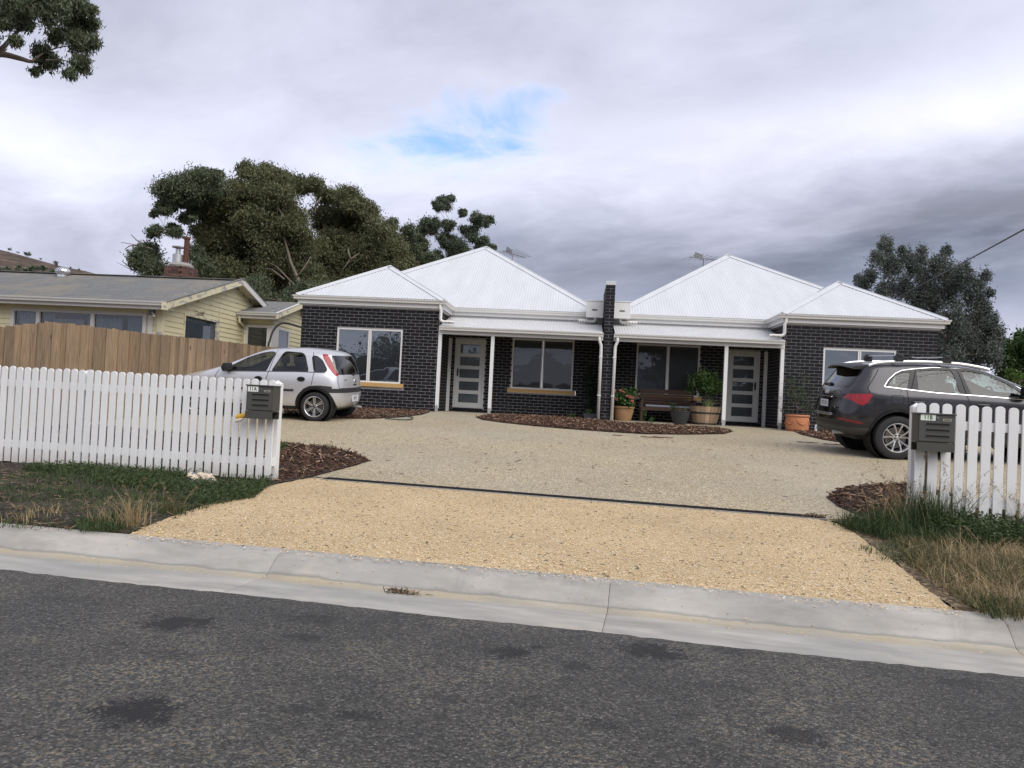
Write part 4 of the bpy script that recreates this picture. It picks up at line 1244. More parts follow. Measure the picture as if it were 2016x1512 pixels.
M['yellow_board'] = peel_mat('yellow_board', (.62, .565, .37), (.17, .14, .10), .64)
M['yellow_trim'] = peel_mat('yellow_trim', (.64, .59, .40), (.26, .25, .24), .55)
M['grey_white'] = peel_mat('grey_white', (.56, .55, .53), (.3, .28, .25), .68)


def iron_mat():
    m = bpy.data.materials.new('old_iron'); m.use_nodes = True; n = N(m.node_tree)
    out = n.n('ShaderNodeOutputMaterial'); b = n.n('ShaderNodeBsdfPrincipled'); n.t.links.new(b.outputs[0], out.inputs[0])
    o = n.obj(); p = n.vmath('MULTIPLY', o, (1.0, .35, 1)); f = n.noise(p, 1.0, 5, .62); g = n.noise(n.vmath('MULTIPLY', o, (.5, 2.0, 1)), 1.9, 5, .6); h = n.noise(o, 6, 4, .6)
    c = n.mix(n.maprange(h, .3, .7), (.10, .105, .105), (.165, .168, .165))
    c = n.mix(n.maprange(f, .48, .66, 0, .8), c, (.19, .17, .135)); c = n.mix(n.maprange(g, .56, .70, 0, .7), c, (.24, .215, .17))
    n.put(b.inputs['Base Color'], c); b.inputs['Roughness'].default_value = .6; b.inputs['Specular IOR Level'].default_value = .35; return m


M['old_iron'] = iron_mat()
BP = .142


def boards(fixed, axis, lo, hi_fun, z0, z1, holes, outward):
    """lapped boards. axis 'p': wall along p at q=fixed; axis 'q': wall along q at p=fixed. hi_fun(z) -> (a, b) clear span"""
    z = z0
    while z < z1:
        a, b = hi_fun(z + BP * .5)
        spans = [(a, b)]
        for (h0, h1, hz0, hz1) in holes:
            if z + BP > hz0 + .02 and z < hz1 - .02:
                nx_ = []
                for s, e in spans:
                    if e <= h0 or s >= h1: nx_.append((s, e)); continue
                    if s < h0: nx_.append((s, h0))
                    if e > h1: nx_.append((h1, e))
                spans = nx_
        for s, e in spans:
            if e - s < .05: continue
            o0, o1 = .028 * outward, .008 * outward
            zt = z + BP + .012
            if axis == 'p': prof = [(0, fixed + o0, z), (0, fixed + o1, zt), (0, fixed, zt), (0, fixed, z)]; vs = [(s, y, zz) for _, y, zz in prof] + [(e, y, zz) for _, y, zz in prof]
            else: prof = [(fixed + o0, 0, z), (fixed + o1, 0, zt), (fixed, 0, zt), (fixed, 0, z)]; vs = [(x, s, zz) for x, _, zz in prof] + [(x, e, zz) for x, _, zz in prof]
            MB().add(vs, [(0, 1, 2, 3), (7, 6, 5, 4), (0, 4, 5, 1), (1, 5, 6, 2), (2, 6, 7, 3), (3, 7, 4, 0)]).build('weatherboard', M['yellow_board'], NH)
        z += BP


# main block: eave and ridge from the picture's own geometry
p_eave, z_eave = nfront(330, 598, -.42)
q_ridge, z_ridge = nside(479, 555, .38)
RS = (z_ridge - z_eave) / (q_ridge + .42); QD = 2 * q_ridge
# long front window
wl, wzt = nfront(24, 608); wr, wzt2 = nfront(291, 616); wzb = .95; wzt = (wzt + wzt2) / 2
hw_ = (wl, wr, wzb, wzt)
gw = (nside(362, 640)[0], nside(424, 640)[0], nside(362, 655)[1] - .55, nside(390, 627)[1])
boards(0.0, 'p', 0, lambda z: (-14.0, -.06), 0, z_eave - .12, [hw_], -1)


def gable(z):
    if z < z_eave - .1: return (.06, QD)
    t = (z - z_eave) / RS - .42 + .03
    return (max(.06, t + .1), QD - max(0, t + .1))


boards(0.0, 'q', 0, gable, 0, z_ridge - .16, [(gw[0] - .05, gw[1] + .05, gw[2], gw[3] + .05)], 1)
mb = MB()
mb.box(-14, wl, .001, .10, -.2, z_eave).box(wr, 0, .001, .10, -.2, z_eave).box(wl, wr, .001, .10, -.2, wzb).box(wl, wr, .001, .10, wzt, z_eave)
mb.box(-.10, -.001, .10, gw[0], -.2, z_eave).box(-.10, -.001, gw[1], QD, -.2, z_eave).box(-.10, -.001, gw[0], gw[1], -.2, gw[2]).box(-.10, -.001, gw[0], gw[1], gw[3], z_eave); mb.build('wall_core', M['yellow_board'], NH)
mb = MB().add([(-.05, 0, z_eave - .02), (-.05, QD, z_eave - .02), (-.05, q_ridge, z_ridge - .1)], [(0, 1, 2)]); mb.build('wall_core', M['yellow_board'], NH)
MB().box(-.10, .045, -.045, .09, -.1, z_eave - .05).build('corner_board', M['yellow_trim'], NH)
MB().box(-.32, -.20, -.075, -.03, -.1, z_eave - .10).build('downpipe', M['grey_white'], NH)
# roof sheets
corrugated('roof', (-14, -.42), (1, 0), (0, 1), 14.38, z_eave + .03, RS, lambda q: q_ridge + .42, M['old_iron'], NH, amp=.010)
corrugated('roof', (-14, QD + .42), (1, 0), (0, -1), 14.38, z_eave + .03, RS, lambda q: q_ridge + .42, M['old_iron'], NH, amp=.010)
MB().bar((-14, q_ridge, z_ridge + .06), (.40, q_ridge, z_ridge + .06), .22, .02).build('ridge_cap', M['old_iron'], NH)
sweep(GUT, [(-14, -.42, z_eave + .04), (.36, -.42, z_eave + .04)]).build('gutter', M['grey_white'], NH)
MB().box(-14, .34, -.42, -.40, z_eave - .15, z_eave + .02).build('fascia', M['grey_white'], NH)
MB().box(-14, .34, -.40, -.0, z_eave - .13, z_eave - .115).build('soffit', M['grey_white'], NH)
for (qa, qb) in ((-.50, q_ridge), (QD + .5, q_ridge)):
    za = z_eave + .0 + (-.08) * RS; mb = MB().bar((.37, qa, za - .055), (.37, qb, z_ridge - .01), .035, .17, (0, 0, 1)).build('barge_board', M['yellow_trim'] if qa < 0 else M['grey_white'], NH)
    MB().bar((.355, qa, za + .055), (.355, qb, z_ridge + .10), .09, .02, (0, 0, 1)).build('barge_cap', M['old_iron'], NH)
MB().box(.30, .40, -.56, -.40, z_eave - .17, z_eave + .06).build('eave_box', M['yellow_trim'], NH)
mb = MB().quad((0, -.42, z_eave - .02), (.36, -.42, z_eave - .02), (.36, q_ridge, z_ridge - .03), (0, q_ridge, z_ridge - .03)).quad((0, QD + .42, z_eave - .02), (.36, QD + .42, z_eave - .02), (.36, q_ridge, z_ridge - .03), (0, q_ridge, z_ridge - .03)); mb.build('soffit', M['yellow_trim'], NH)
# windows
M['curtain'] = mat('curtain', (.40, .41, .43), .9, var=.3, scale=6, grain=(9, 1, .4))
M['house_glass'] = glass_clear('house_glass', (.66, .70, .74), .02)
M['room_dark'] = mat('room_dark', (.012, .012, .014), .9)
fr = MB(); t_ = .07
fr.box(wl, wr, -.05, .06, wzt - t_, wzt).box(wl, wr, -.06, .06, wzb, wzb + t_)
mul = [wl, nfront(76, 640)[0], nfront(183, 640)[0], wr]
for i, m_ in enumerate(mul): fr.box(m_ - .05 + (.05 if i == 0 else -.05 if i == 3 else 0), m_ + .05 + (.05 if i == 0 else -.05 if i == 3 else 0), -.05, .06, wzb + t_, wzt - t_)
wo = fr.build('window', M['grey_white'], NH)
for s, e in zip(mul[:-1], mul[1:]): MB().box(s + .05, e - .05, .0, .006, wzb + t_, wzt - t_).build('pane', M['house_glass'], wo)
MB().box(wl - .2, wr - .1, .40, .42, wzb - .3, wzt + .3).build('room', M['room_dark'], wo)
for (s, e, top) in ((nfront(34, 640)[0], nfront(72, 640)[0], .10), (nfront(84, 640)[0], nfront(104, 640)[0], .12), (nfront(101, 640)[0], nfront(163, 640)[0], .22), (nfront(170, 640)[0], nfront(181, 640)[0], .12), (nfront(186, 640)[0], nfront(240, 640)[0], .16), (nfront(250, 640)[0], nfront(287, 640)[0], .12)):
    mb = MB(); k = 26
    for i in range(k + 1):
        x = s + (e - s) * i / k; y = .055 + .022 * math.sin(i * 1.45 + s); mb.v += [(x, y, wzb), (x, y, wzt - top - .01 * math.sin(i))]
    mb.f = [(2 * i, 2 * i + 2, 2 * i + 3, 2 * i + 1) for i in range(k)]; mb.build('curtain', M['curtain'], wo)
fr = MB(); q0, q1, zb_, zt_ = gw; t_ = .06
fr.box(-.04, .05, q0 - t_, q1 + t_, zt_, zt_ + t_).box(-.04, .06, q0 - t_, q1 + t_, zb_ - t_, zb_).box(-.04, .05, q0 - t_, q0, zb_, zt_).box(-.04, .05, q1, q1 + t_ * 2.5, zb_, zt_)
w2_ = fr.build('window', M['yellow_trim'], NH); MB().box(.0, .006, q0, q1, zb_, zt_).build('pane', M['house_glass'], w2_)
M['blind'] = mat('blind', (.42, .42, .39), .8, var=.1)
bl = MB(); z = zb_
while z < zt_: bl.add([(-.012, q0, z), (-.012, q1, z), (-.034, q1, z + .05), (-.034, q0, z + .05)], [(0, 1, 2, 3)]); z += .045
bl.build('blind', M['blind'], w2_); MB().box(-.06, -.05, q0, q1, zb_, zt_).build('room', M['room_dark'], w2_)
# conduit on the gable wall
cq = nside(431, 600)[0]; MB().box(.02, .05, cq - .012, cq + .012, .3, z_ridge - 1.0).box(.015, .06, cq - .05, cq + .05, 1.0, 1.9).build('conduit', M['yellow_trim'], NH)
# floodlight under the eave
fb = MB().box(-.12, .0, -.42, -.30, z_eave - .30, z_eave - .17).build('floodlight', M['black_plastic'], NH)
MB().tube([(-.02, -.40, z_eave - .25), (.08, -.50, z_eave - .33)], .035, 8).build('lamp_head', M['chrome'], fb)

# ---- annex with the corner window
q_a = 4.75; ap, _z = nfront(535, 640, q_a)
_, ez = nfront(500, 617, q_a - .45)
qr = q_a + 2.0; aq, az_ = nfront(595, 598, qr)
az = ez + .27 * 2.45
wq0, wq1 = nside(545, 680, ap)[0], nside(565, 680, ap)[0]; wz1 = nside(555, 651, ap)[1]; wz0 = wz1 - .95
fp0, fp1 = nfront(489, 660, q_a)[0], nfront(526, 660, q_a)[0]
boards(q_a, 'p', 0, lambda z: (.02, ap), 0, ez - .1, [(fp0 - .09, ap, wz0 - .08, wz1 + .1)], -1)


def gable2(z):
    if z < ez - .05: return (q_a, q_a + 4.0)
    t = (z - ez) / .27 - .45; return (q_a + max(0, t + .12), q_a + 4.0 - max(0, t + .12))


boards(ap, 'q', 0, gable2, 0, az - .12, [(q_a, wq1 + .14, wz0 - .08, wz1 + .1)], 1)
MB().box(0, ap - .001, q_a + .001, q_a + .08, -.2, ez).box(ap - .08, ap - .001, q_a + .08, q_a + 4.0, -.2, ez).build('wall_core', M['yellow_board'], NH)
MB().add([(ap - .04, q_a, ez - .02), (ap - .04, q_a + 4, ez - .02), (ap - .04, q_a + 2, az - .06)], [(0, 1, 2)]).build('wall_core', M['yellow_board'], NH)
corrugated('roof', (-.3, q_a - .45), (1, 0), (0, 1), ap + .3 + .36, ez + .03, .27, lambda q: 2.45, M['old_iron'], NH, amp=.010)
corrugated('roof', (-.3, q_a + 4.45), (1, 0), (0, -1), ap + .3 + .36, ez + .03, .27, lambda q: 2.45, M['old_iron'], NH, amp=.010)
sweep(GUT, [(-.0, q_a - .45, ez + .04), (ap + .30, q_a - .45, ez + .04)]).build('gutter', M['grey_white'], NH)
MB().box(.0, ap + .3, q_a - .45, q_a - .43, ez - .16, ez + .02).box(0, ap + .3, q_a - .43, q_a, ez - .14, ez - .125).build('fascia', M['grey_white'], NH)
MB().bar((ap + .35, q_a - .52, ez - .08), (ap + .35, q_a + 2.0, az - .02), .035, .16).bar((ap + .35, q_a + 4.5, ez - .08), (ap + .35, q_a + 2.0, az - .02), .035, .16).build('barge_board', M['yellow_trim'], NH)
MB().bar((ap + .34, q_a - .50, ez + .03), (ap + .34, q_a + 2.0, az + .09), .08, .02).build('barge_cap', M['grey_white'], NH)
MB().tube([(.10, q_a - .45, ez - .05), (.10, q_a - .42, ez - .28), (.13, q_a - .05, ez - .42), (.13, q_a - .05, 0)], .04, 8).build('downpipe', M['yellow_trim'], NH)
fr = MB(); t_ = .085; y0, y1 = q_a - .045, q_a + .02
fr.box(fp0 - t_, ap + .05, y0, y1, wz1, wz1 + t_).box(fp0 - t_, ap + .05, y0 - .01, y1, wz0 - t_, wz0).box(fp0 - t_, fp0, y0, y1, wz0, wz1).box(fp1, ap + .045, y0, y1, wz0, wz1)
fr.box(ap - .02, ap + .045, q_a + .02, wq1 + .13, wz1, wz1 + t_).box(ap - .02, ap + .055, q_a + .02, wq1 + .13, wz0 - t_, wz0).box(ap - .02, ap + .045, q_a + .02, wq0, wz0, wz1).box(ap - .02, ap + .045, wq1, wq1 + .13, wz0, wz1)
w3 = fr.build('window', M['grey_white'], NH)
MB().box(fp0, fp1, q_a - .02, q_a - .014, wz0, wz1).build('pane', M['glass_ver'], w3); MB().box(ap + .012, ap + .018, wq0, wq1, wz0, wz1).build('pane', M['glass_ver'], w3)

# ---- chimney with flue and cowl
cz0 = at_y(356, 548, 26.2); cw = .80
CH = thing('chimney', 'weathered red brick chimney with a metal cowl and a rusty flue pipe', 'chimney', (cz0.x, 26.2, 3.6), (0, 0, -NY_))
M['brick_red'] = mat('brick_red', (.10, .048, .038), .9, var=.35, scale=12, objr=.4, bump=.4, bscale=80)
M['mortar_old'] = mat('mortar_old', (.16, .14, .125), .95, var=.2)
M['render_grey'] = mat('render_grey', (.26, .25, .23), .9, var=.25, scale=8)
M['rust'] = mat('rust', (.085, .035, .025), .85, var=.4, scale=9)
ztop = at_y(356, 527, 26.2).z - 3.6
MB().box(-.385, .385, -.385, .385, -.6, ztop).build('core', M['mortar_old'], CH)
chb = bpy.data.meshes.new('brick'); t_ = MB().box(-.12, .12, -.395, -.29, 0, .074); set_mesh(chb, t_.v, t_.f); chb.materials.append(M['brick_red'])
k = 0; z = ztop - .086
while z > -.35:
    for rot in (0, PI / 2, -PI / 2):
        for x in ((-.27, -.02, .235) if k % 2 else (-.14, .11)) + (() if k % 2 else (.275,)):
            if abs(x) > .28: continue
            b = bpy.data.objects.new('brick', chb); COL.objects.link(b); b.parent = CH
            b.rotation_euler = (0, 0, rot); b.location = (x * math.cos(rot), x * math.sin(rot), z)
    z -= .086; k += 1
MB().lathe([(0, .0), (.40, .0), (.41, .06), (.33, .13), (.2, .17), (0, .17)], 20, 0, 0, ztop).build('cap', M['render_grey'], CH, smooth=True, auto=.5)
cb = at_y(349, 519, 26.2); MB().lathe([(0, 0), (.17, 0), (.17, .33), (.13, .34), (.08, .37), (.08, .52), (.0, .52)], 14, cb.x - cz0.x, 0, ztop + .12).lathe([(0, .60), (.20, .56), (.21, .60), (0, .64)], 14, cb.x - cz0.x, 0, ztop + .12).tube([(cb.x - cz0.x, 0, ztop + .5), (cb.x - cz0.x, 0, ztop + .75)], .015, 6).build('cowl', M['galv'], CH, smooth=True, auto=.5)
f0_ = at_y(364, 519, 26.2); f1_ = at_y(363, 466, 26.2)
MB().tube([(f0_.x - cz0.x, .05, ztop + .1), (f0_.x - cz0.x + .01, .05, f1_.z - 3.6 - .06)], .09, 12).tube([(f0_.x - cz0.x, .05, f1_.z - 3.6 - .08), (f0_.x - cz0.x, .05, f1_.z - 3.6)], .12, 12).build('flue', M['rust'], CH, smooth=True, auto=.5)

# ---- spinning roof ventilator
v0_ = at_y(123, 541, 24.0); v1_ = at_y(123, 527.5, 24.0)
RVN = thing('roof_ventilator', 'silver round turbine ventilator on the grey iron roof', 'roof vent', (v0_.x, 24.0, v0_.z - .1)); hh = v1_.z - v0_.z + .1
M['vent'] = mat('vent', (.75, .76, .78), .25, metal=.9, var=.05)
MB().lathe([(.15, -.1), (.15, .12)], 16).build('neck', M['vent'], RVN, smooth=True)
for k in range(18):
    a = 2 * PI * k / 18; mb = MB()
    for i in range(7):
        t = i / 6; ph = -PI / 2 * .75 + t * PI * .83; rr = .215 * math.cos(ph) + .01; zz = .2 + .13 * math.sin(ph) * 1.1
        for da in (0, .26): mb.v.append((rr * math.cos(a + da + t * .4) * (1.04 if da else 1), rr * math.sin(a + da + t * .4) * (1.04 if da else 1), zz))
    mb.f = [(2 * i, 2 * i + 1, 2 * i + 3, 2 * i + 2) for i in range(6)]; mb.build('fin', M['vent'], RVN, smooth=True)
MB().lathe([(.16, .09), (.17, .11)], 16).lathe([(.0, .345), (.09, .335), (.11, .32)], 16).build('cap', M['vent'], RVN, smooth=True)

# black hose looping from behind the timber fence to the annex wall
hp = [(528, 686), (531, 672), (536, 655), (544, 643), (553, 637), (562, 636), (575, 639), (585, 642), (597, 645)]
hps = [at_y(px, py, 19.9 + .06 * i) for i, (px, py) in enumerate(hp)]
hps = [Vector((hps[0].x - .02, hps[0].y, lot_z(hps[0].x, hps[0].y)))] + hps
def smooth_path(P, n=6):
    out = []; P = [Vector(p) for p in P]
    for i in range(len(P) - 1):
        p0, p1, p2, p3 = P[max(i - 1, 0)], P[i], P[i + 1], P[min(i + 2, len(P) - 1)]
        for k in range(n):
            t = k / n; out.append(.5 * ((2 * p1) + (p2 - p0) * t + (2 * p0 - 5 * p1 + 4 * p2 - p3) * t * t + (3 * p1 - p0 - 3 * p2 + p3) * t ** 3))
    return out + [P[-1]]
hpb = smooth_path(hps); o = MB().tube(hpb, .028, 8).build('hose', M['rubber'], None, smooth=True); tag(o, 'thick black hose arching up beside the corner window of the yellow house', 'hose')
# ================================================================== PARKED CARS
FX = [1, .995, .965, .89, .79, .66, .53, .42, .30, .17, .085, .028, .005, 0]
FYL = [0, .48, .84, .965, 1, 1, 1, 1, 1, .995, .955, .84, .48, 0]      # plan outline of the lower body
FYU = [0, .52, .88, .955, .985, 1, 1, 1, 1, .985, .94, .84, .50, 0]    # plan outline of the cabin


def car_body(rings, line, sub=3):
    V = []; nC = len(FX)
    cols = []
    for ri, (xf, xr, hw, zf, zm, zr) in enumerate(rings):
        fy = FYL if ri < 6 else FYU; row = []
        for c in range(nC):
            f = FX[c]; x = xr + (xf - xr) * f
            if c <= 3: z = zf
            elif c >= 10: z = zr
            else:
                t = (c - 3) / 7; z = zf + (zm - zf) * min(1, t * 2) if t < .5 else zm + (zr - zm) * (t - .5) * 2
            row.append((x, hw * fy[c], z))
        cols.append(row)
    xf, xr, zf, zm, zr = line
    row = []
    for c in range(nC):
        f = FX[c]; t = c / (nC - 1); z = zf + (zm - zf) * min(1, t * 2) if t < .5 else zm + (zr - zm) * (t - .5) * 2
        row.append((xr + (xf - xr) * f, 0, z))
    cols.append(row)
    bm = bmesh.new()
    for sgn in (1, -1):
        vv = [[bm.verts.new((x, y * sgn, z)) for (x, y, z) in r] for r in cols]
        for i in range(len(cols) - 1):
            for c in range(nC - 1):
                q = [vv[i][c], vv[i][c + 1], vv[i + 1][c + 1], vv[i + 1][c]]
                bm.faces.new(q if sgn < 0 else q[::-1])
    bmesh.ops.remove_doubles(bm, verts=bm.verts[:], dist=1e-4)
    me = bpy.data.meshes.new('cage'); bm.to_mesh(me); bm.free()
    o = bpy.data.objects.new('cage', me); COL.objects.link(o); md = o.modifiers.new('s', 'SUBSURF'); md.levels = sub; md.render_levels = sub
    dg = bpy.context.evaluated_depsgraph_get(); m2 = bpy.data.meshes.new_from_object(o.evaluated_get(dg)); bpy.data.objects.remove(o); bpy.data.meshes.remove(me)
    bm = bmesh.new(); bm.from_mesh(m2); bpy.data.meshes.remove(m2)
    bmesh.ops.recalc_face_normals(bm, faces=bm.faces)
    c = sum((f.normal.dot(f.calc_center_median() - Vector((1, 0, .8))) for f in bm.faces))
    if c < 0: bmesh.ops.reverse_faces(bm, faces=bm.faces)
    return bm


def in_poly(x, y, P):
    r = False; j = len(P) - 1
    for i in range(len(P)):
        xi, yi = P[i]; xj, yj = P[j]
        if (yi > y) != (yj > y) and x < (xj - xi) * (y - yi) / (yj - yi + 1e-12) + xi: r = not r
        j = i
    return r


def cut(bm, poly, proj, test):
    """cut the shell along a polygon drawn in the projection proj (3x2 rows: s and t as linear forms), return inner faces"""
    (sx, so), (tx, to) = proj; sx, tx = Vector(sx), Vector(tx); ax = sx.cross(tx).normalized()
    S = lambda v: sx.dot(v) + so; T = lambda v: tx.dot(v) + to
    s0, s1 = min(p[0] for p in poly) - .02, max(p[0] for p in poly) + .02; t0, t1 = min(p[1] for p in poly) - .02, max(p[1] for p in poly) + .02
    def near():
        out = []
        for f in bm.faces:
            if not test(f.calc_center_median(), f.normal): continue
            ss = [S(v.co) for v in f.verts]; tt = [T(v.co) for v in f.verts]
            if max(ss) < s0 or min(ss) > s1 or max(tt) < t0 or min(tt) > t1: continue
            out.append(f)
        return out
    n = len(poly)
    for i in range(n):
        a, b = poly[i], poly[(i + 1) % n]
        e = (b[0] - a[0], b[1] - a[1]); nn = (-e[1], e[0])
        # plane: nn.(S - a0, T - a1) = 0  ->  as a vector plane
        no = sx * nn[0] + tx * nn[1]; d = nn[0] * (a[0] - so) + nn[1] * (a[1] - to); co = no * (d / no.length_squared)
        lo = (min(a[0], b[0]) - .03, min(a[1], b[1]) - .03); hi = (max(a[0], b[0]) + .03, max(a[1], b[1]) + .03)
        fs = []
        for f in near():
            ss = [S(v.co) for v in f.verts]; tt = [T(v.co) for v in f.verts]
            if max(ss) < lo[0] or min(ss) > hi[0] or max(tt) < lo[1] or min(tt) > hi[1]: continue
            fs.append(f)
        if not fs: continue
        geom = list({v for f in fs for v in f.verts}) + list({e_ for f in fs for e_ in f.edges}) + fs
        bmesh.ops.bisect_plane(bm, geom=geom, dist=1e-5, plane_co=co, plane_no=no)
    bm.normal_update()
    return [f for f in bm.faces if test(f.calc_center_median(), f.normal) and in_poly(S(f.calc_center_median()), T(f.calc_center_median()), poly)]


def take(bm, faces, name, mtl, parent, off=0.0, thick=0.0):
    """lift faces out of the shell into an object of their own"""
    if not faces: return None
    b2 = bmesh.new(); mp = {}
    for f in faces:
        vs = []
        for v in f.verts:
            if v not in mp: mp[v] = b2.verts.new(v.co + v.normal * off)
            vs.append(mp[v])
        try: b2.faces.new(vs)
        except ValueError: pass
    if thick:
        ret = bmesh.ops.solidify(b2, geom=b2.faces[:], thickness=thick)
    b2.normal_update()
    me = bpy.data.meshes.new(name); b2.to_mesh(me); b2.free()
    me.polygons.foreach_set('use_smooth', [True] * len(me.polygons))
    if thick:
        try: me.set_sharp_from_angle(angle=.9)
        except Exception: pass
    bmesh.ops.delete(bm, geom=faces, context='FACES')
    return link_obj(name, me, mtl, parent)


def take2(bm, faces, name, mtl, parent, off=0.0, thick=0.0):
    """the same on both flanks: one object each"""
    A = [f for f in faces if f.calc_center_median().y > 0]; B = [f for f in faces if f.calc_center_median().y <= 0]
    take(bm, A, name, mtl, parent, off, thick); take(bm, B, name, mtl, parent, off, thick)


def roundp(P, r=.05, n=3):
    out = []; m = len(P)
    for i in range(m):
        p0, p, p1 = Vector(P[i - 1]), Vector(P[i]), Vector(P[(i + 1) % m])
        d0, d1 = (p0 - p), (p1 - p); l = min(r, d0.length * .45, d1.length * .45); a, b = p + d0.normalized() * l, p + d1.normalized() * l
        for k in range(n + 1):
            t = k / n; q = a * (1 - t) ** 2 + p * 2 * t * (1 - t) + b * t * t; out.append((q.x, q.y))
    return out


def grow(P, d):
    """offset polygon outwards by d (for rubber seals and trims)"""
    m = len(P); area = sum(P[i - 1][0] * P[i][1] - P[i][0] * P[i - 1][1] for i in range(m)); s = 1 if area > 0 else -1; out = []
    for i in range(m):
        a, b, c = Vector(P[i - 1]), Vector(P[i]), Vector(P[(i + 1) % m]); d0, d1 = (b - a).normalized(), (c - b).normalized()
        n0, n1 = Vector((d0.y, -d0.x)) * s, Vector((d1.y, -d1.x)) * s; q = (n0 + n1); q = q / max(.3, q.dot(n0)); out.append((b.x + q.x * d, b.y + q.y * d))
    return out


def paint(name, col, metal, rough, lining=(.16, .16, .155), flake=.0):
    m = bpy.data.materials.new(name); m.use_nodes = True; n = N(m.node_tree)
    out = n.n('ShaderNodeOutputMaterial'); b = n.n('ShaderNodeBsdfPrincipled'); d = n.n('ShaderNodeBsdfDiffuse'); mx = n.n('ShaderNodeMixShader')
    p = n.obj(); dirt = n.math('MULTIPLY', n.maprange(n.noise(p, 3.0, 5, .6), .45, .75), n.maprange(n.xyz(p)[2], .15, .8, .35, .02))
    c = n.mix(dirt, col, (.26, .22, .17)); n.put(b.inputs['Base Color'], c)
    b.inputs['Metallic'].default_value = metal; n.put(b.inputs['Roughness'], n.math('ADD', n.math('MULTIPLY', dirt, .5), rough))
    b.inputs['Coat Weight'].default_value = .55; n.put(b.inputs['Coat Roughness'], n.math('MULTIPLY_ADD', dirt, .5, .03))
    n.put(d.inputs[0], lining); n.t.links.new(b.outputs[0], mx.inputs[1]); n.t.links.new(d.outputs[0], mx.inputs[2]); n.put(mx.inputs[0], n.geo('Backfacing')); n.t.links.new(mx.outputs[0], out.inputs[0])
    return m


M['silver_paint'] = paint('silver_paint', (.60, .605, .625), .55, .32)
M['grey_paint'] = paint('grey_paint', (.040, .040, .046), .6, .27, (.22, .22, .21))
M['arch_black'] = mat('arch_black', (.022, .022, .024), .6, var=.15, scale=20)
M['car_grey_plastic'] = mat('car_grey_plastic', (.058, .060, .058), .6, var=.12, scale=20)
M['car_glass'] = glass_clear('car_glass', (.60, .70, .64), .035)
M['car_glass_dark'] = glass_clear('car_glass_dark', (.12, .135, .13), .08)
M['seat'] = mat('seat', (.028, .028, .032), .85, var=.2)
M['seat_grey'] = mat('seat_grey', (.10, .10, .105), .85, var=.2)


def lamp_mat(name, col):
    m = mat(name, col, .18, var=.25, scale=30, coat=.25); return m


M['red_lamp'] = lamp_mat('red_lamp', (.30, .010, .016)); M['red_dark'] = lamp_mat('red_dark', (.20, .010, .015)); M['clear_lamp'] = lamp_mat('clear_lamp', (.20, .16, .15))
M['plate_car'] = mat('plate_car', (.55, .57, .60), .4, var=.06)
M['brake'] = mat('brake', (.20, .19, .18), .5, metal=.8, var=.2)


def ygen(mb, prof, n=36, cx=0, cz=0):
    """lathe about the y axis: prof (r, y)"""
    base = len(mb.v)
    for r, y in prof:
        for k in range(n):
            a = 2 * PI * k / n; mb.v.append((cx + r * math.cos(a), y, cz + r * math.sin(a)))
    for i in range(len(prof) - 1):
        for k in range(n):
            a = base + i * n + k; b = base + i * n + (k + 1) % n; mb.f.append((a, b, b + n, a + n))
    return mb


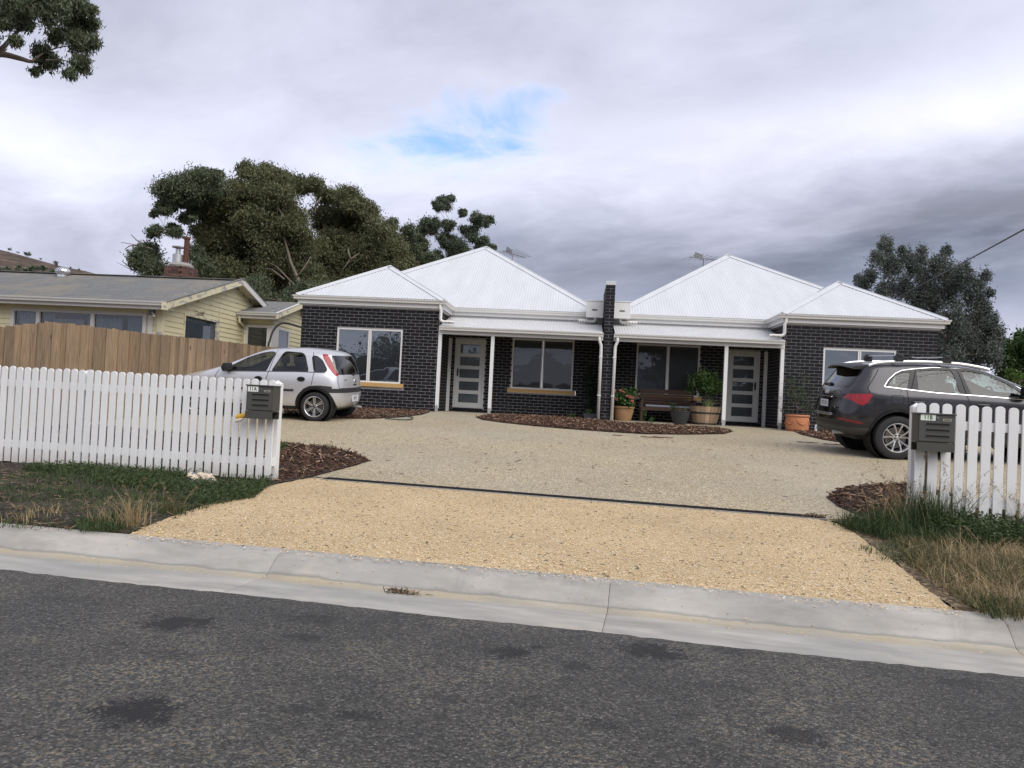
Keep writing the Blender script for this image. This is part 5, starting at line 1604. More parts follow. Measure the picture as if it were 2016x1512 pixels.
def wheel(parent, x, side, yo, R, rim, wdt, style, rot=0.0):
    """side +1 left. yo = outer face of the tyre. Built about the y axis."""
    s = side; t = wdt
    W = MB(); hw = t
    prof = [(rim - .012, -t * .88), (rim + .004, -t), (R * .90, -t * 1.0), (R * .965, -t * .93), (R, -t * .80), (R, -t * .52), (R - .006, -t * .5), (R - .006, -t * .47), (R, -t * .45), (R, -t * .22), (R * .965, -.06 * t), (R * .90, -.005), (rim + .035, .002), (rim + .006, -.006), (rim - .012, -.02)]
    tyre = ygen(MB(), [(r, s * (yo + y)) for r, y in prof], 44, x, R)
    tw = tyre.build('wheel', M['rubber'], parent, smooth=True, auto=.7)
    rm = ygen(MB(), [(r, s * (yo + y)) for r, y in [(rim - .014, -.04), (rim - .002, -.012), (rim + .005, -.006), (rim + .004, .001), (rim - .006, .002), (rim - .016, -.008), (rim - .022, -.05), (rim - .026, -t * .85)]], 44, x, R)
    rm.build('rim', M['alloy'], tw, smooth=True, auto=.7)
    # brake disc and dark well
    d = ygen(MB(), [(0.0, s * (yo - .10)), (rim * .72, s * (yo - .10)), (rim * .72, s * (yo - .115)), (0, s * (yo - .115))], 30, x, R); d.build('brake_disc', M['brake'], tw)
    d = ygen(MB(), [(0.0, s * (yo - .15)), (rim - .02, s * (yo - .15))], 30, x, R); d.build('wheel_back', M['slot_dark'], tw)
    sp = MB()
    def spoke(a0, r0, r1, w0, w1, a1=None, d0=.02, d1=.012, y0=-.028, y1=-.012):
        a1 = a0 if a1 is None else a1
        p0 = Vector((x + r0 * math.cos(a0), 0, R + r0 * math.sin(a0))); p1 = Vector((x + r1 * math.cos(a1), 0, R + r1 * math.sin(a1)))
        n_ = Vector((-(p1 - p0).z, 0, (p1 - p0).x)).normalized(); vs = []
        for p, w, yy, dd in ((p0, w0, y0, d0), (p1, w1, y1, d1)):
            for k, (e, dy) in enumerate(((-1, -dd), (-.7, 0), (.7, 0), (1, -dd))):
                q = p + n_ * (w / 2 * e); vs.append((q.x, s * (yo + yy + dy), q.z))
        sp.add(vs, [(0, 1, 5, 4), (1, 2, 6, 5), (2, 3, 7, 6), (0, 4, 7, 3)])
    if style == 'six':
        for k in range(6):
            a = rot + 2 * PI * k / 6
            for dlt in (-.10, .10): spoke(a + dlt * 1.9, rim * .22, rim - .006, .026, .024, a + dlt)
        ygen(sp, [(rim * .10, s * (yo - .016)), (rim * .24, s * (yo - .018)), (rim * .28, s * (yo - .034)), (rim * .28, s * (yo - .08))], 24, x, R)
    else:
        for k in range(5):
            a = rot + 2 * PI * k / 5
            for sg_ in (-1, 1):
                spoke(a + sg_ * .13, rim * .24, rim * .62, .034, .026, a + sg_ * .245); spoke(a + sg_ * .245, rim * .62, rim - .006, .026, .040, a + sg_ * .315, y0=-.012, y1=-.004)
        ygen(sp, [(rim * .13, s * (yo - .02)), (rim * .24, s * (yo - .02)), (rim * .29, s * (yo - .035)), (rim * .29, s * (yo - .08))], 24, x, R)
    sp.build('spokes', M['alloy'], tw)
    hub = ygen(MB(), [(0, s * (yo - .008)), (rim * .09, s * (yo - .009)), (rim * .12, s * (yo - .016)), (rim * .12, s * (yo - .03))], 20, x, R); hub.build('hub_cap', M['alloy_dark'] if style == 'six' else M['alloy'], tw, smooth=True, auto=.6)
    bl = MB()
    for k in range(5):
        a = rot + .63 + 2 * PI * k / 5; bl.tube([(x + rim * .19 * math.cos(a), s * (yo - .03), R + rim * .19 * math.sin(a)), (x + rim * .19 * math.cos(a), s * (yo - .013), R + rim * .19 * math.sin(a))], .012, 8)
    bl.build('wheel_bolts', M['slot_dark'], tw)
    return tw


def strip(bvh, pts2, proj, direction, w, lift, name, mtl, parent, close=False, half=True, thick=0.0):
    """narrow band laid on the shell along a polyline given in a projection (origin, s axis, t axis), cast along direction"""
    o, sa, ta = (Vector(v) for v in proj); d = Vector(direction); hits = []
    P = [Vector(p) for p in pts2]; Q = []
    for i in range(len(P) - (0 if close else 1)):
        a, b = P[i], P[(i + 1) % len(P)]; k = max(1, int((b - a).length / .03))
        for j in range(k): Q.append(a.lerp(b, j / k))
    if not close: Q.append(P[-1])
    for q in Q:
        h = bvh.ray_cast(o + sa * q.x + ta * q.y - d * 3.0, d)
        if h[0] is not None: hits.append((h[0], h[1]))
    if len(hits) < 2: return None
    mb = MB(); n = len(hits)
    for i, (p, nn) in enumerate(hits):
        if nn.dot(d) > 0: nn = -nn
        a = hits[i - 1][0] if (i > 0 or close) else p; b = hits[(i + 1) % n][0] if (i < n - 1 or close) else p
        tg = (b - a).normalized(); sd = tg.cross(nn).normalized()
        c = p + nn * lift
        mb.v += [tuple(c + sd * w / 2), tuple(c - sd * w / 2)]
        if thick: mb.v += [tuple(c + sd * w * .32 + nn * thick), tuple(c - sd * w * .32 + nn * thick)]
    k = 4 if thick else 2
    for i in range(n if close else n - 1):
        a, b = i * k, ((i + 1) % n) * k
        if thick: mb.f += [(a, a + 2, b + 2, b), (a + 2, a + 3, b + 3, b + 2), (a + 3, a + 1, b + 1, b + 3)]
        else: mb.f.append((a, a + 1, b + 1, b))
    return mb.build(name, mtl, parent, smooth=True, auto=.8)


def car_frame(contact, ytr, head, name, label, cat, group):
    c = Vector(contact); e = .4
    n = Vector((-(lot_z(c.x + e, c.y) - lot_z(c.x - e, c.y)) / (2 * e), -(lot_z(c.x, c.y + e) - lot_z(c.x, c.y - e)) / (2 * e), 1)).normalized()
    h = Vector(head); h = (h - n * h.dot(n)).normalized(); l = n.cross(h)
    R = Matrix((h, l, n)).transposed()
    o = c - R @ Vector((0, ytr, 0))
    T = thing(name, label, cat, o, R.to_euler(), group)
    return T


SIDE = lambda y: (((1, 0, 0), 0.0), ((0, 0, 1), 0.0))
PSIDE = (((1, 0, 0), 0.0), ((0, 0, 1), 0.0)); PREAR = (((0, 1, 0), 0.0), ((0, 0, 1), 0.0))


def circle(cx, cz, r, n=28, a0=0, a1=2 * PI): return [(cx + r * math.cos(a0 + (a1 - a0) * k / n), cz + r * math.sin(a0 + (a1 - a0) * k / n)) for k in range(n)]


def seats(T, front_x, rear_x, zs, hwid, mtl, rz=0.0, tall=.62):
    def seat(x, y, w, back, name):
        mb = MB(); mb.box(x - .05, x + .48, y - w / 2, y + w / 2, zs - .12, zs)
        bk = [(x - .04, zs - .02), (x + .08, zs), (x - .12, zs + back), (x - .24, zs + back)]
        mb.prism(bk, (0, y - w / 2 + .02, 0), (1, 0, 0), (0, 0, 1), (0, w - .04, 0))
        s = mb.build(name, mtl, T, bevel=.03, smooth=True, auto=1.0)
        hd = MB()
        for hy in ((y,) if w < .7 else (y - w * .3, y + w * .3)):
            hd.box(x - .27, x - .17, hy - .12, hy + .12, zs + back + .05, zs + back + .21).tube([(x - .2, hy - .05, zs + back - .02), (x - .21, hy - .05, zs + back + .06)], .008, 6).tube([(x - .2, hy + .05, zs + back - .02), (x - .21, hy + .05, zs + back + .06)], .008, 6)
        hd.build('headrest', mtl, s, bevel=.025)
    seat(front_x, hwid * .5, .48, tall, 'front_seat'); seat(front_x, -hwid * .5, .48, tall, 'front_seat'); seat(rear_x, 0, hwid * 1.7, tall - .06, 'rear_seat')


# ------------------------------------------------------------------ silver hatchback
def hatchback():
    ct = ground_pt(617, 829.5)
    yw = .125; T = car_frame(ct, .80, (-math.cos(yw), math.sin(yw), 0), 'parked_car', 'silver five-door hatchback parked behind the white picket fence, tail towards the house wall', 'car', 'cars parked on the driveway')
    R = .29
    rings = [(3.05, -.36, .68, .22, .20, .25), (3.20, -.50, .785, .27, .22, .29), (3.265, -.555, .82, .42, .42, .40), (3.26, -.575, .83, .56, .60, .57),
             (3.17, -.555, .835, .70, .78, .76), (3.00, -.525, .815, .80, .905, .90), (2.30, -.50, .785, .945, .955, .955), (1.86, -.455, .735, 1.12, 1.13, 1.12),
             (1.46, -.365, .665, 1.29, 1.32, 1.29), (1.22, -.29, .585, 1.385, 1.41, 1.375), (1.0, -.16, .36, 1.425, 1.452, 1.415)]
    bm = car_body(rings, (.9, -.05, 1.43, 1.462, 1.425))
    bvh = BVHTree.FromBMesh(bm)
    sd = lambda c, n: abs(c.y) > .45 and abs(n.y) > .25
    arch = []
    for cx in (0.0, 2.49):
        f = cut(bm, circle(cx, R + .01, R + .045), PSIDE, lambda c, n: abs(c.y) > .5); bmesh.ops.delete(bm, geom=f, context='FACES')
        f = cut(bm, circle(cx, R + .01, R + .105), PSIDE, lambda c, n: abs(c.y) > .55 and c.z > .2); take2(bm, f, 'wheel_arch', M['arch_black'], T, .004, .02)
    # glazing
    wins = {'front': [(1.03, .955), (.90, 1.325), (1.0, 1.335), (1.18, 1.30), (1.45, 1.205), (1.70, 1.065), (1.90, .945)],
            'rear': [(.90, .958), (.155, .985), (.27, 1.285), (.34, 1.335), (.70, 1.35)],
            'quarter': [(.115, 1.285), (.03, 1.285), (-.10, 1.20), (-.20, 1.035), (-.19, 1.0), (.03, .99), (.065, 1.12)]}
    for k, P in wins.items():
        Pr = roundp(P, .045)
        f = cut(bm, Pr, PSIDE, sd)
        take2(bm, f, 'side_window', M['car_glass'] if k != 'quarter' else M['car_glass_dark'], T, -.008)
        f = cut(bm, grow(Pr, .016), PSIDE, sd)
        take2(bm, f, 'window_seal', M['rubber'], T, .001)
    # tail lamps follow the edge of the tailgate; drawn as seen from behind the shoulder
    t = .33
    Pl = [(-.14, 1.335), (-.165, 1.25), (-.265, 1.09), (-.365, .965), (-.43, .912), (-.485, .92), (-.42, 1.02), (-.335, 1.17), (-.25, 1.33)]
    Pi = [(-.255, 1.30), (-.335, 1.17), (-.42, 1.02), (-.465, .955), (-.482, .985), (-.44, 1.04), (-.365, 1.16), (-.295, 1.28)]
    for sgn in (1, -1):
        pr = (((1, sgn * t, 0), -.82 * t), ((0, 0, 1), 0)); tst = lambda c, n, s=sgn: c.y * s > .25 and c.x < .2
        f = cut(bm, Pl, pr, tst); lamp = take(bm, f, 'tail_light', M['red_lamp'], T, .006)
        f = cut(bm, Pi, pr, tst); take(bm, f, 'lamp_lens', M['clear_lamp'], lamp or T, .004)
    rw = roundp([(-.71, .935), (-.585, 1.315), (.585, 1.315), (.71, .935)], .06)
    f = cut(bm, rw, PREAR, lambda c, n: c.x < .1 and n.x < -.2); take(bm, f, 'rear_window', M['car_glass_dark'], T, -.003)
    ws = roundp([(-.66, .98), (-.53, 1.345), (.53, 1.345), (.66, .98)], .05)
    f = cut(bm, ws, PREAR, lambda c, n: c.x > 1.0 and n.x > .15 and c.z > .9); take(bm, f, 'windscreen', M['car_glass'], T, -.004)
    # bumper strip and bumper
    fz = [(-2.0, .575), (2.0, .575), (2.0, .66), (-2.0, .66)]
    f = cut(bm, fz, PREAR, lambda c, n: c.x < -.33); take(bm, f, 'bumper_strip', M['arch_black'], T, .004)
    sp_ = [(-.34, .575), (-.44, .575), (-.44, .70), (-.30, .715), (.05, .70), (.22, .62), (.30, .52)]
    f = cut(bm, [(-.25, .575), (-.335, .575), (-.335, .70), (-.10, .715), (.10, .70), (.22, .64), (.335, .48), (.28, .44), (.10, .60), (-.10, .60)], PSIDE, lambda c, n: abs(c.y) > .5); take2(bm, f, 'side_trim', M['arch_black'], T, .004)
    for sgn in (1, -1):
        pr = (((1, sgn * t, 0), -.82 * t), ((0, 0, 1), 0)); f = cut(bm, [(-.41, .585), (-.545, .585), (-.545, .645), (-.41, .645)], pr, lambda c, n, s=sgn: c.y * s > .3 and c.x < -.2)
        take(bm, f, 'reflector', M['red_dark'], T, .006)
    f = [q for q in bm.faces if q.calc_center_median().x < -.30 and q.calc_center_median().z < .60]; take(bm, f, 'rear_bumper', M['silver_paint'], T, .008)
    f = cut(bm, [(.30, .18), (2.15, .18), (2.15, .285), (.30, .285)], PSIDE, lambda c, n: abs(c.y) > .4); take2(bm, f, 'sill', M['arch_black'], T, .002)
    me = bpy.data.meshes.new('body'); bm.to_mesh(me); bm.free(); me.polygons.foreach_set('use_smooth', [True] * len(me.polygons)); link_obj('body', me, M['silver_paint'], T)
    sidep = ((0, 0, 0), (1, 0, 0), (0, 0, 1))
    for sgn in (1, -1):
        d = (0, -sgn, 0)
        strip(bvh, [(.86, 1.43), (.96, .96), (1.00, .80), (.98, .30)], sidep, d, .011, .002, 'door_gap', M['slot_dark'], T)
        strip(bvh, [(.12, 1.36), (.06, 1.18), (.03, .95), (.06, .72)], sidep, d, .011, .002, 'door_gap', M['slot_dark'], T)
        strip(bvh, [(2.03, .95), (2.08, .80), (2.04, .30)], sidep, d, .011, .002, 'door_gap', M['slot_dark'], T)
        strip(bvh, [(-.18, .972), (.5, .968), (1.1, .944), (1.95, .915)], sidep, d, .016, .003, 'belt_moulding', M['alloy_dark'], T)
        strip(bvh, [(.42, .60), (.98, .595)], sidep, d, .045, .006, 'rub_strip', M['arch_black'], T, thick=.008); strip(bvh, [(1.03, .595), (1.95, .59)], sidep, d, .045, .006, 'rub_strip', M['arch_black'], T, thick=.008)
        for hx, hz in ((.275, .825), (1.16, .80)):
            h = bvh.ray_cast(Vector((hx, sgn * 2, hz)), Vector(d)); 
            hm = MB(); P = [(.082 * math.cos(a), .050 * math.sin(a)) for a in np.linspace(0, 2 * PI, 20, endpoint=False)]
            hm.prism(P, h[0] + Vector((0, sgn * .016, 0)), (1, 0, 0), (0, 0, 1), (0, -sgn * .03, 0)); ho = hm.build('door_handle', M['black_plastic'], T, bevel=.006)
            MB().box(h[0].x - .06, h[0].x + .06, min(h[0].y + sgn * .016, h[0].y + sgn * .03), max(h[0].y + sgn * .016, h[0].y + sgn * .03), hz + .002, hz + .020).build('grip', M['black_gloss'], ho)
        # mirror
        h = bvh.ray_cast(Vector((1.80, sgn * 2, .97)), Vector(d)); b = h[0] if h[0] else Vector((1.8, sgn * .75, .97))
        mm = MB().prism([(-.07, -.055), (.07, -.075), (.10, 0), (.05, .085), (-.07, .09)], (1.80, b.y + sgn * .03, 1.0), (1, 0, 0), (0, 0, 1), (0, sgn * .17, 0)).bar((1.80, b.y - sgn * .02, .955), (1.80, b.y + sgn * .06, .965), .1, .05)
        mm.build('wing_mirror', M['black_plastic'], T, bevel=.02, smooth=True, auto=.9)
        for cx in (0.0, 2.49):
            wheel(T, cx, sgn, .805 if True else 0, R, .205, .195, 'six', .52 + cx)
            w_ = ygen(MB(), [(0, sgn * .44), (R + .05, sgn * .44), (R + .05, sgn * .77)], 28, cx, R + .01); w_.build('wheel_well', M['slot_dark'], T)
    # rear details: badge, plate, wiper, lettering smudge, tailgate gap
    rearp = ((0, 0, 0), (0, 1, 0), (0, 0, 1)); dr = (1, 0, 0)
    strip(bvh, [(-.63, .93), (-.66, .80), (-.64, .665), (.64, .665), (.66, .80), (.63, .93)], rearp, dr, .010, .003, 'tailgate_gap', M['slot_dark'], T)
    h = bvh.ray_cast(Vector((-3, 0, .80)), Vector(dr)); bx = h[0].x
    MB().lathe([(0, .012), (.035, .012), (.048, .004), (.050, 0)], 20).build('badge', M['chrome'], T, smooth=True, auto=.5).matrix_local = Matrix.Translation((bx - .006, 0, .80)) @ Matrix.Rotation(-PI / 2, 4, 'Y')
    MB().box(bx - .014, bx - .002, -.10, .10, .715, .745).build('boot_handle', M['arch_black'], T, bevel=.004)
    h = bvh.ray_cast(Vector((-3, 0, .44)), Vector(dr)); px_ = h[0].x
    pl = MB().box(px_ - .022, px_ - .012, -.185, .185, .385, .515).build('number_plate', M['plate_car'], T)
    text_mesh('F8717', .085, 'plate_text', M['alloy_dark'], pl, (px_ - .0225, 0, .45), (PI / 2, 0, -PI / 2))
    h1 = bvh.ray_cast(Vector((-3, .03, .965)), Vector(dr)); h2 = bvh.ray_cast(Vector((-3, -.40, .985)), Vector(dr))
    MB().tube([h1[0] + Vector((-.03, 0, -.02)), h1[0] + Vector((-.04, -.1, 0)), h2[0] + Vector((-.02, 0, 0))], .011, 8).tube([h1[0] + Vector((.02, 0, -.035)), h1[0] + Vector((-.045, 0, -.02))], .026, 10).build('rear_wiper', M['black_plastic'], T, smooth=True, auto=.8)
    h = bvh.ray_cast(Vector((-3, .42, .83)), Vector(dr)); lx = h[0]
    lt = MB()
    for i in range(5): lt.box(lx.x - .006, lx.x + .01, lx.y - .10 + i * .036, lx.y - .078 + i * .036, .826, .846)
    lt.build('model_lettering', M['chrome'], T)
    # inside
    seats(T, 1.05, .28, .52, .62, M['seat'], tall=.54)
    MB().box(1.5, 2.05, -.68, .68, .62, .92).build('dashboard', M['seat'], T, bevel=.05)
    sw = MB(); c = Vector((1.42, -.34, .90))
    sw.tube([c + Vector((.05 * math.sin(a) * .6, .18 * math.cos(a), .18 * math.sin(a))) for a in np.linspace(0, 2 * PI, 25)], .014, 8, False).box(1.40, 1.45, -.38, -.30, .86, .94); sw.build('steering_wheel', M['seat'], T, smooth=True, auto=.7)
    MB().box(-.25, 3.05, -.62, .62, .21, .25).box(-.38, .0, -.56, .56, .86, .88).build('floor_pan', M['seat'], T)
    MB().tube([(-.58, -.38, .24), (-.36, -.38, .26)], .026, 10).build('exhaust', M['galv'], T, smooth=True, auto=.7)
    MB().box(-.36, -.25, -.45, .45, .22, .34).tube([(0, -.7, R), (0, .7, R)], .04, 8).build('rear_axle', M['arch_black'], T)
    return T


# ------------------------------------------------------------------ dark grey SUV
def suv():
    ct = ground_pt(1765, 905.5)
    yw = -.07; T = car_frame(ct, -.93, (math.cos(yw), math.sin(yw), 0), 'parked_car', 'dark grey SUV with silver roof rails and crossbars parked in front of the right wing', 'car', 'cars parked on the driveway')
    R = .362; K = .968
    rings = [(3.45, -.72, .76, .30, .27, .36), (3.62, -.88, .90, .38, .31, .42), (3.69, -.935, .935, .54, .50, .55), (3.70, -.94, .95, .70, .72, .72),
             (3.62, -.885, .95, .86, .92, .91), (3.42, -.865, .935, .99, 1.06, 1.06), (2.62, -.83, .90, 1.13, 1.135, 1.14), (2.12, -.70, .845, 1.30, 1.305, 1.30),
             (1.66, -.575, .765, 1.49, 1.505, 1.475), (1.35, -.52, .675, 1.58, 1.60, 1.555), (1.0, -.36, .41, 1.62, 1.642, 1.595)]
    bm = car_body(rings, (.9, -.1, 1.625, 1.65, 1.605)); bvh = BVHTree.FromBMesh(bm)
    sd = lambda c, n: abs(c.y) > .45 and abs(n.y) > .25
    k = lambda P: [((x * K), .365 + (z - .365) * K) for x, z in P]
    for cx in (0.0, 2.807):
        f = cut(bm, circle(cx, R + .015, R + .055), PSIDE, lambda c, n: abs(c.y) > .5); bmesh.ops.delete(bm, geom=f, context='FACES')
        f = cut(bm, circle(cx, R + .015, R + .105), PSIDE, lambda c, n: abs(c.y) > .6 and c.z > .3); take2(bm, f, 'wheel_arch', M['arch_black'], T, .005, .025)
    q_ = k([(-.19, 1.225), (-.12, 1.33), (-.02, 1.43), (.08, 1.475), (.215, 1.495), (.13, 1.195)])
    r_ = k([(.31, 1.19), (.315, 1.51), (.60, 1.545), (.90, 1.545), (.99, 1.165)])
    f_ = k([(1.17, 1.16), (1.05, 1.545), (1.25, 1.54), (1.48, 1.495), (1.80, 1.36), (2.02, 1.20), (1.98, 1.13)])
    outl = k([(-.245, 1.225), (-.16, 1.35), (-.04, 1.455), (.07, 1.51), (.28, 1.545), (.60, 1.58), (1.05, 1.58), (1.30, 1.57), (1.52, 1.525), (1.85, 1.38), (2.18, 1.17), (2.10, 1.10), (1.3, 1.132), (.6, 1.152)])
    for P in (q_, r_, f_):
        f = cut(bm, roundp(P, .03), PSIDE, sd)
        take2(bm, f, 'side_window', M['car_glass'], T, -.008)
    f = cut(bm, roundp(outl, .04), PSIDE, sd)
    take2(bm, f, 'window_pillars', M['black_satin'], T, .001)
    t = .35
    Pl = k([(-.925, 1.00), (-.90, 1.045), (-.86, 1.07), (-.47, 1.09), (-.452, 1.065), (-.53, .935), (-.61, .885), (-.70, .91), (-.80, .965)])
    Rf = k([(-1.02, .62), (-1.02, .655), (-.60, .60), (-.60, .565)])
    for sgn in (1, -1):
        pr = (((1, sgn * t, 0), -.94 * t), ((0, 0, 1), 0)); tst = lambda c, n, s=sgn: c.y * s > .25 and c.x < -.2
        f = cut(bm, Pl, pr, tst); lamp = take(bm, f, 'tail_light', M['red_lamp'], T, .006)
        f = cut(bm, Rf, pr, tst); take(bm, f, 'reflector', M['red_dark'], T, .004)
    rw = roundp([(-.66, 1.185), (-.57, 1.475), (.57, 1.475), (.66, 1.185)], .05)
    f = cut(bm, rw, PREAR, lambda c, n: c.x < -.2 and n.x < -.2); take(bm, f, 'rear_window', M['car_glass_dark'], T, -.004)
    f = cut(bm, grow(rw, .035), PREAR, lambda c, n: c.x < -.2 and n.x < -.2); take(bm, f, 'window_seal', M['black_gloss'], T, .001)
    ws = roundp([(-.76, 1.16), (-.62, 1.53), (.62, 1.53), (.76, 1.16)], .05)
    f = cut(bm, ws, PREAR, lambda c, n: c.x > 1.2 and n.x > .15 and c.z > 1.0); take(bm, f, 'windscreen', M['car_glass'], T, -.004)
    # black number-plate recess of the tailgate, dull lower bumper
    pn = roundp([(-.56, .70), (-.46, .60), (.46, .60), (.56, .70), (.60, .97), (-.60, .97)], .05)
    f = cut(bm, pn, PREAR, lambda c, n: c.x < -.5 and n.x < -.2); take(bm, f, 'tailgate_panel', M['black_gloss'], T, -.012)
    f = cut(bm, [(-2, .20), (2, .20), (2, .50), (-2, .50)], PREAR, lambda c, n: c.x < -.30); take(bm, f, 'rear_bumper', M['car_grey_plastic'], T, .006)
    f = cut(bm, [(.40, .2), (2.42, .2), (2.42, .42), (.40, .42)], PSIDE, lambda c, n: abs(c.y) > .4); take2(bm, f, 'sill', M['car_grey_plastic'], T, .004)
    f = cut(bm, [(-2, .50), (2, .50), (2, .60), (-2, .60)], PREAR, lambda c, n: c.x < -.34); take(bm, f, 'bumper_strip', M['black_satin'], T, .002)
    me = bpy.data.meshes.new('body'); bm.to_mesh(me); bm.free(); me.polygons.foreach_set('use_smooth', [True] * len(me.polygons)); link_obj('body', me, M['grey_paint'], T)
    sidep = ((0, 0, 0), (1, 0, 0), (0, 0, 1)); rearp = ((0, 0, 0), (0, 1, 0), (0, 0, 1)); dr = (1, 0, 0)
    for sgn in (1, -1):
        d = (0, -sgn, 0)
        low = k([(-.245, 1.225), (.2, 1.185), (.6, 1.155), (1.3, 1.135), (2.10, 1.105), (2.2, 1.10)])
        top = k([(-.245, 1.225), (-.16, 1.35), (-.04, 1.455), (.07, 1.51), (.28, 1.545), (.60, 1.58), (1.05, 1.582), (1.30, 1.572), (1.52, 1.527), (1.85, 1.382), (2.2, 1.16)])
        strip(bvh, low, sidep, d, .019, .003, 'chrome_trim', M['chrome'], T, thick=.005); strip(bvh, top, sidep, d, .014, .003, 'chrome_trim', M['chrome'], T, thick=.005)
        strip(bvh, k([(.12, 1.18), (.14, .95), (.16, .80), (.30, .72)]), sidep, d, .010, .002, 'door_gap', M['slot_dark'], T)
        strip(bvh, k([(1.09, 1.13), (1.16, .95), (1.17, .45)]), sidep, d, .010, .002, 'door_gap', M['slot_dark'], T)
        strip(bvh, k([(.30, 1.52), (.19, 1.185)]), sidep, d, .012, .003, 'door_gap', M['slot_dark'], T)
        strip(bvh, k([(1.0, 1.54), (1.09, 1.15)]), sidep, d, .012, .003, 'door_gap', M['slot_dark'], T)
        strip(bvh, [(x * 1, z) for x, z in k([(-.30, 1.52), (-.37, 1.40), (-.47, 1.25), (-.505, 1.19), (-.47, 1.09)])], sidep, d, .012, .002, 'tailgate_gap', M['slot_dark'], T)
        for hx in (.28, 1.30):
            h = bvh.ray_cast(Vector((hx, sgn * 2, .965)), Vector(d))
            hb = MB().tube([h[0] + Vector((-.10, sgn * .006, 0)), h[0] + Vector((-.08, sgn * .035, 0)), h[0] + Vector((.08, sgn * .035, 0)), h[0] + Vector((.10, sgn * .006, 0))], .016, 8).build('door_handle', M['grey_paint'], T, smooth=True, auto=.8)
            P = [(.10 * math.cos(a), .045 * math.sin(a)) for a in np.linspace(0, 2 * PI, 18, endpoint=False)]
            MB().prism(P, h[0] + Vector((0, sgn * .003, .0)), (1, 0, 0), (0, 0, 1), (0, -sgn * .01, 0)).build('handle_cup', M['black_satin'], hb)
        h = bvh.ray_cast(Vector((1.95, sgn * 2, 1.12)), Vector(d)); b = h[0] if h[0] else Vector((1.95, sgn * .9, 1.12))
        mm = MB().prism([(-.07, -.07), (.06, -.085), (.12, -.02), (.08, .085), (-.06, .10)], (1.93, b.y + sgn * .05, 1.20), (1, 0, 0), (0, 0, 1), (0, sgn * .19, 0)).bar((1.95, b.y - sgn * .03, 1.125), (1.94, b.y + sgn * .10, 1.145), .12, .04)
        mm.build('wing_mirror', M['black_gloss'], T, bevel=.025, smooth=True, auto=.9)
        for cx in (0.0, 2.807):
            wheel(T, cx, sgn, .935, R, .24, .235, 'ten', .3 + cx)
            w_ = ygen(MB(), [(0, sgn * .52), (R + .06, sgn * .52), (R + .06, sgn * .88)], 28, cx, R + .015); w_.build('wheel_well', M['slot_dark'], T)
        # roof rail
        rp = [(-.42, 1.535), (-.30, 1.578), (-.05, 1.612), (.5, 1.632), (1.0, 1.622), (1.35, 1.582), (1.52, 1.545)]
        pts = [(x, sgn * (.655 if 0 <= x < 1.2 else .645), z) for x, z in smooth2(rp)]
        MB().tube(pts, .029, 8).build('roof_rail', M['alloy_bright'], T, smooth=True, auto=.9)
    for x in (.06, .83):
        cb = MB().bar((x, -.70, 1.722), (x, .70, 1.722), .055, .018).build('crossbar', M['alloy_bright'], T, bevel=.006)
        for sgn in (1, -1): MB().box(x - .065, x + .065, sgn * .655 - .05, sgn * .655 + .05, 1.63, 1.72).box(x - .04, x + .04, sgn * .655 - .06, sgn * .655 + .06, 1.70, 1.755).build('bar_clamp', M['black_plastic'], cb, bevel=.012)
    # roof spoiler over the rear window
    sp = MB(); n_ = 14
    for i in range(n_ + 1):
        y = -.60 + 1.2 * i / n_; cr = 1 - (y / .66) ** 2; x1 = -.66 - .10 * cr; zt = 1.515 + .055 * cr
        for (x, z) in ((-.42, zt + .018), (x1 + .04, zt - .012), (x1, zt - .045), (x1 + .02, zt - .058), (-.50, zt - .052)): sp.v.append((x, y, z))
    for i in range(n_):
        for j in range(5): a, b = i * 5 + j, i * 5 + (j + 1) % 5; sp.f.append((a, b, b + 5, a + 5))
    sp.f += [tuple(range(5)), tuple(n_ * 5 + j for j in range(5))[::-1]]
    so = sp.build('roof_spoiler', M['black_satin'], T, smooth=True, auto=.9)
    strip(bvh, [(-.70, .60), (-.62, .54), (.62, .54), (.70, .60)], rearp, dr, .012, .003, 'tailgate_gap', M['slot_dark'], T)
    # emblem of four rings, plate, wiper, chrome handle strip
    h = bvh.ray_cast(Vector((-3, 0, 1.06)), Vector(dr)); em = MB()
    for i in range(4):
        cy = -.066 + .044 * i; em.tube([(h[0].x - .008, cy + .031 * math.cos(a), 1.06 + .031 * math.sin(a)) for a in np.linspace(0, 2 * PI, 21)], .0052, 6, False)
    em.build('emblem', M['chrome'], T, smooth=True)
    h = bvh.ray_cast(Vector((-3, 0, .85)), Vector(dr)); px_ = h[0].x
    pl = MB().box(px_ - .006, px_ + .003, -.185, .185, .80, .925).build('number_plate', M['plate_car'], T)
    text_mesh('E27 ZN', .085, 'plate_text', M['alloy_dark'], pl, (px_ - .0065, 0, .862), (PI / 2, 0, -PI / 2))
    MB().box(px_ - .012, px_ + .01, -.36, .36, .965, .985).build('chrome_handle', M['chrome'], T, bevel=.004)
    MB().box(px_ - .03, px_ + .03, -.40, .40, .66, .70).build('bumper_ledge', M['alloy'], T, bevel=.006)
    lt = MB()
    for i in range(2): lt.box(px_ - .004, px_ + .006, -.52 + i * .06, -.475 + i * .06, .80, .83)
    lt.build('model_lettering', M['chrome'], T)
    h1 = bvh.ray_cast(Vector((-3, 0, 1.20)), Vector(dr)); h2 = bvh.ray_cast(Vector((-3, .42, 1.19)), Vector(dr))
    MB().tube([h1[0] + Vector((-.03, -.02, 0)), h1[0] + Vector((-.045, .15, 0)), h2[0] + Vector((-.02, 0, 0))], .013, 8).tube([h1[0] + Vector((.02, 0, -.02)), h1[0] + Vector((-.045, 0, 0))], .03, 10).build('rear_wiper', M['black_plastic'], T, smooth=True, auto=.8)
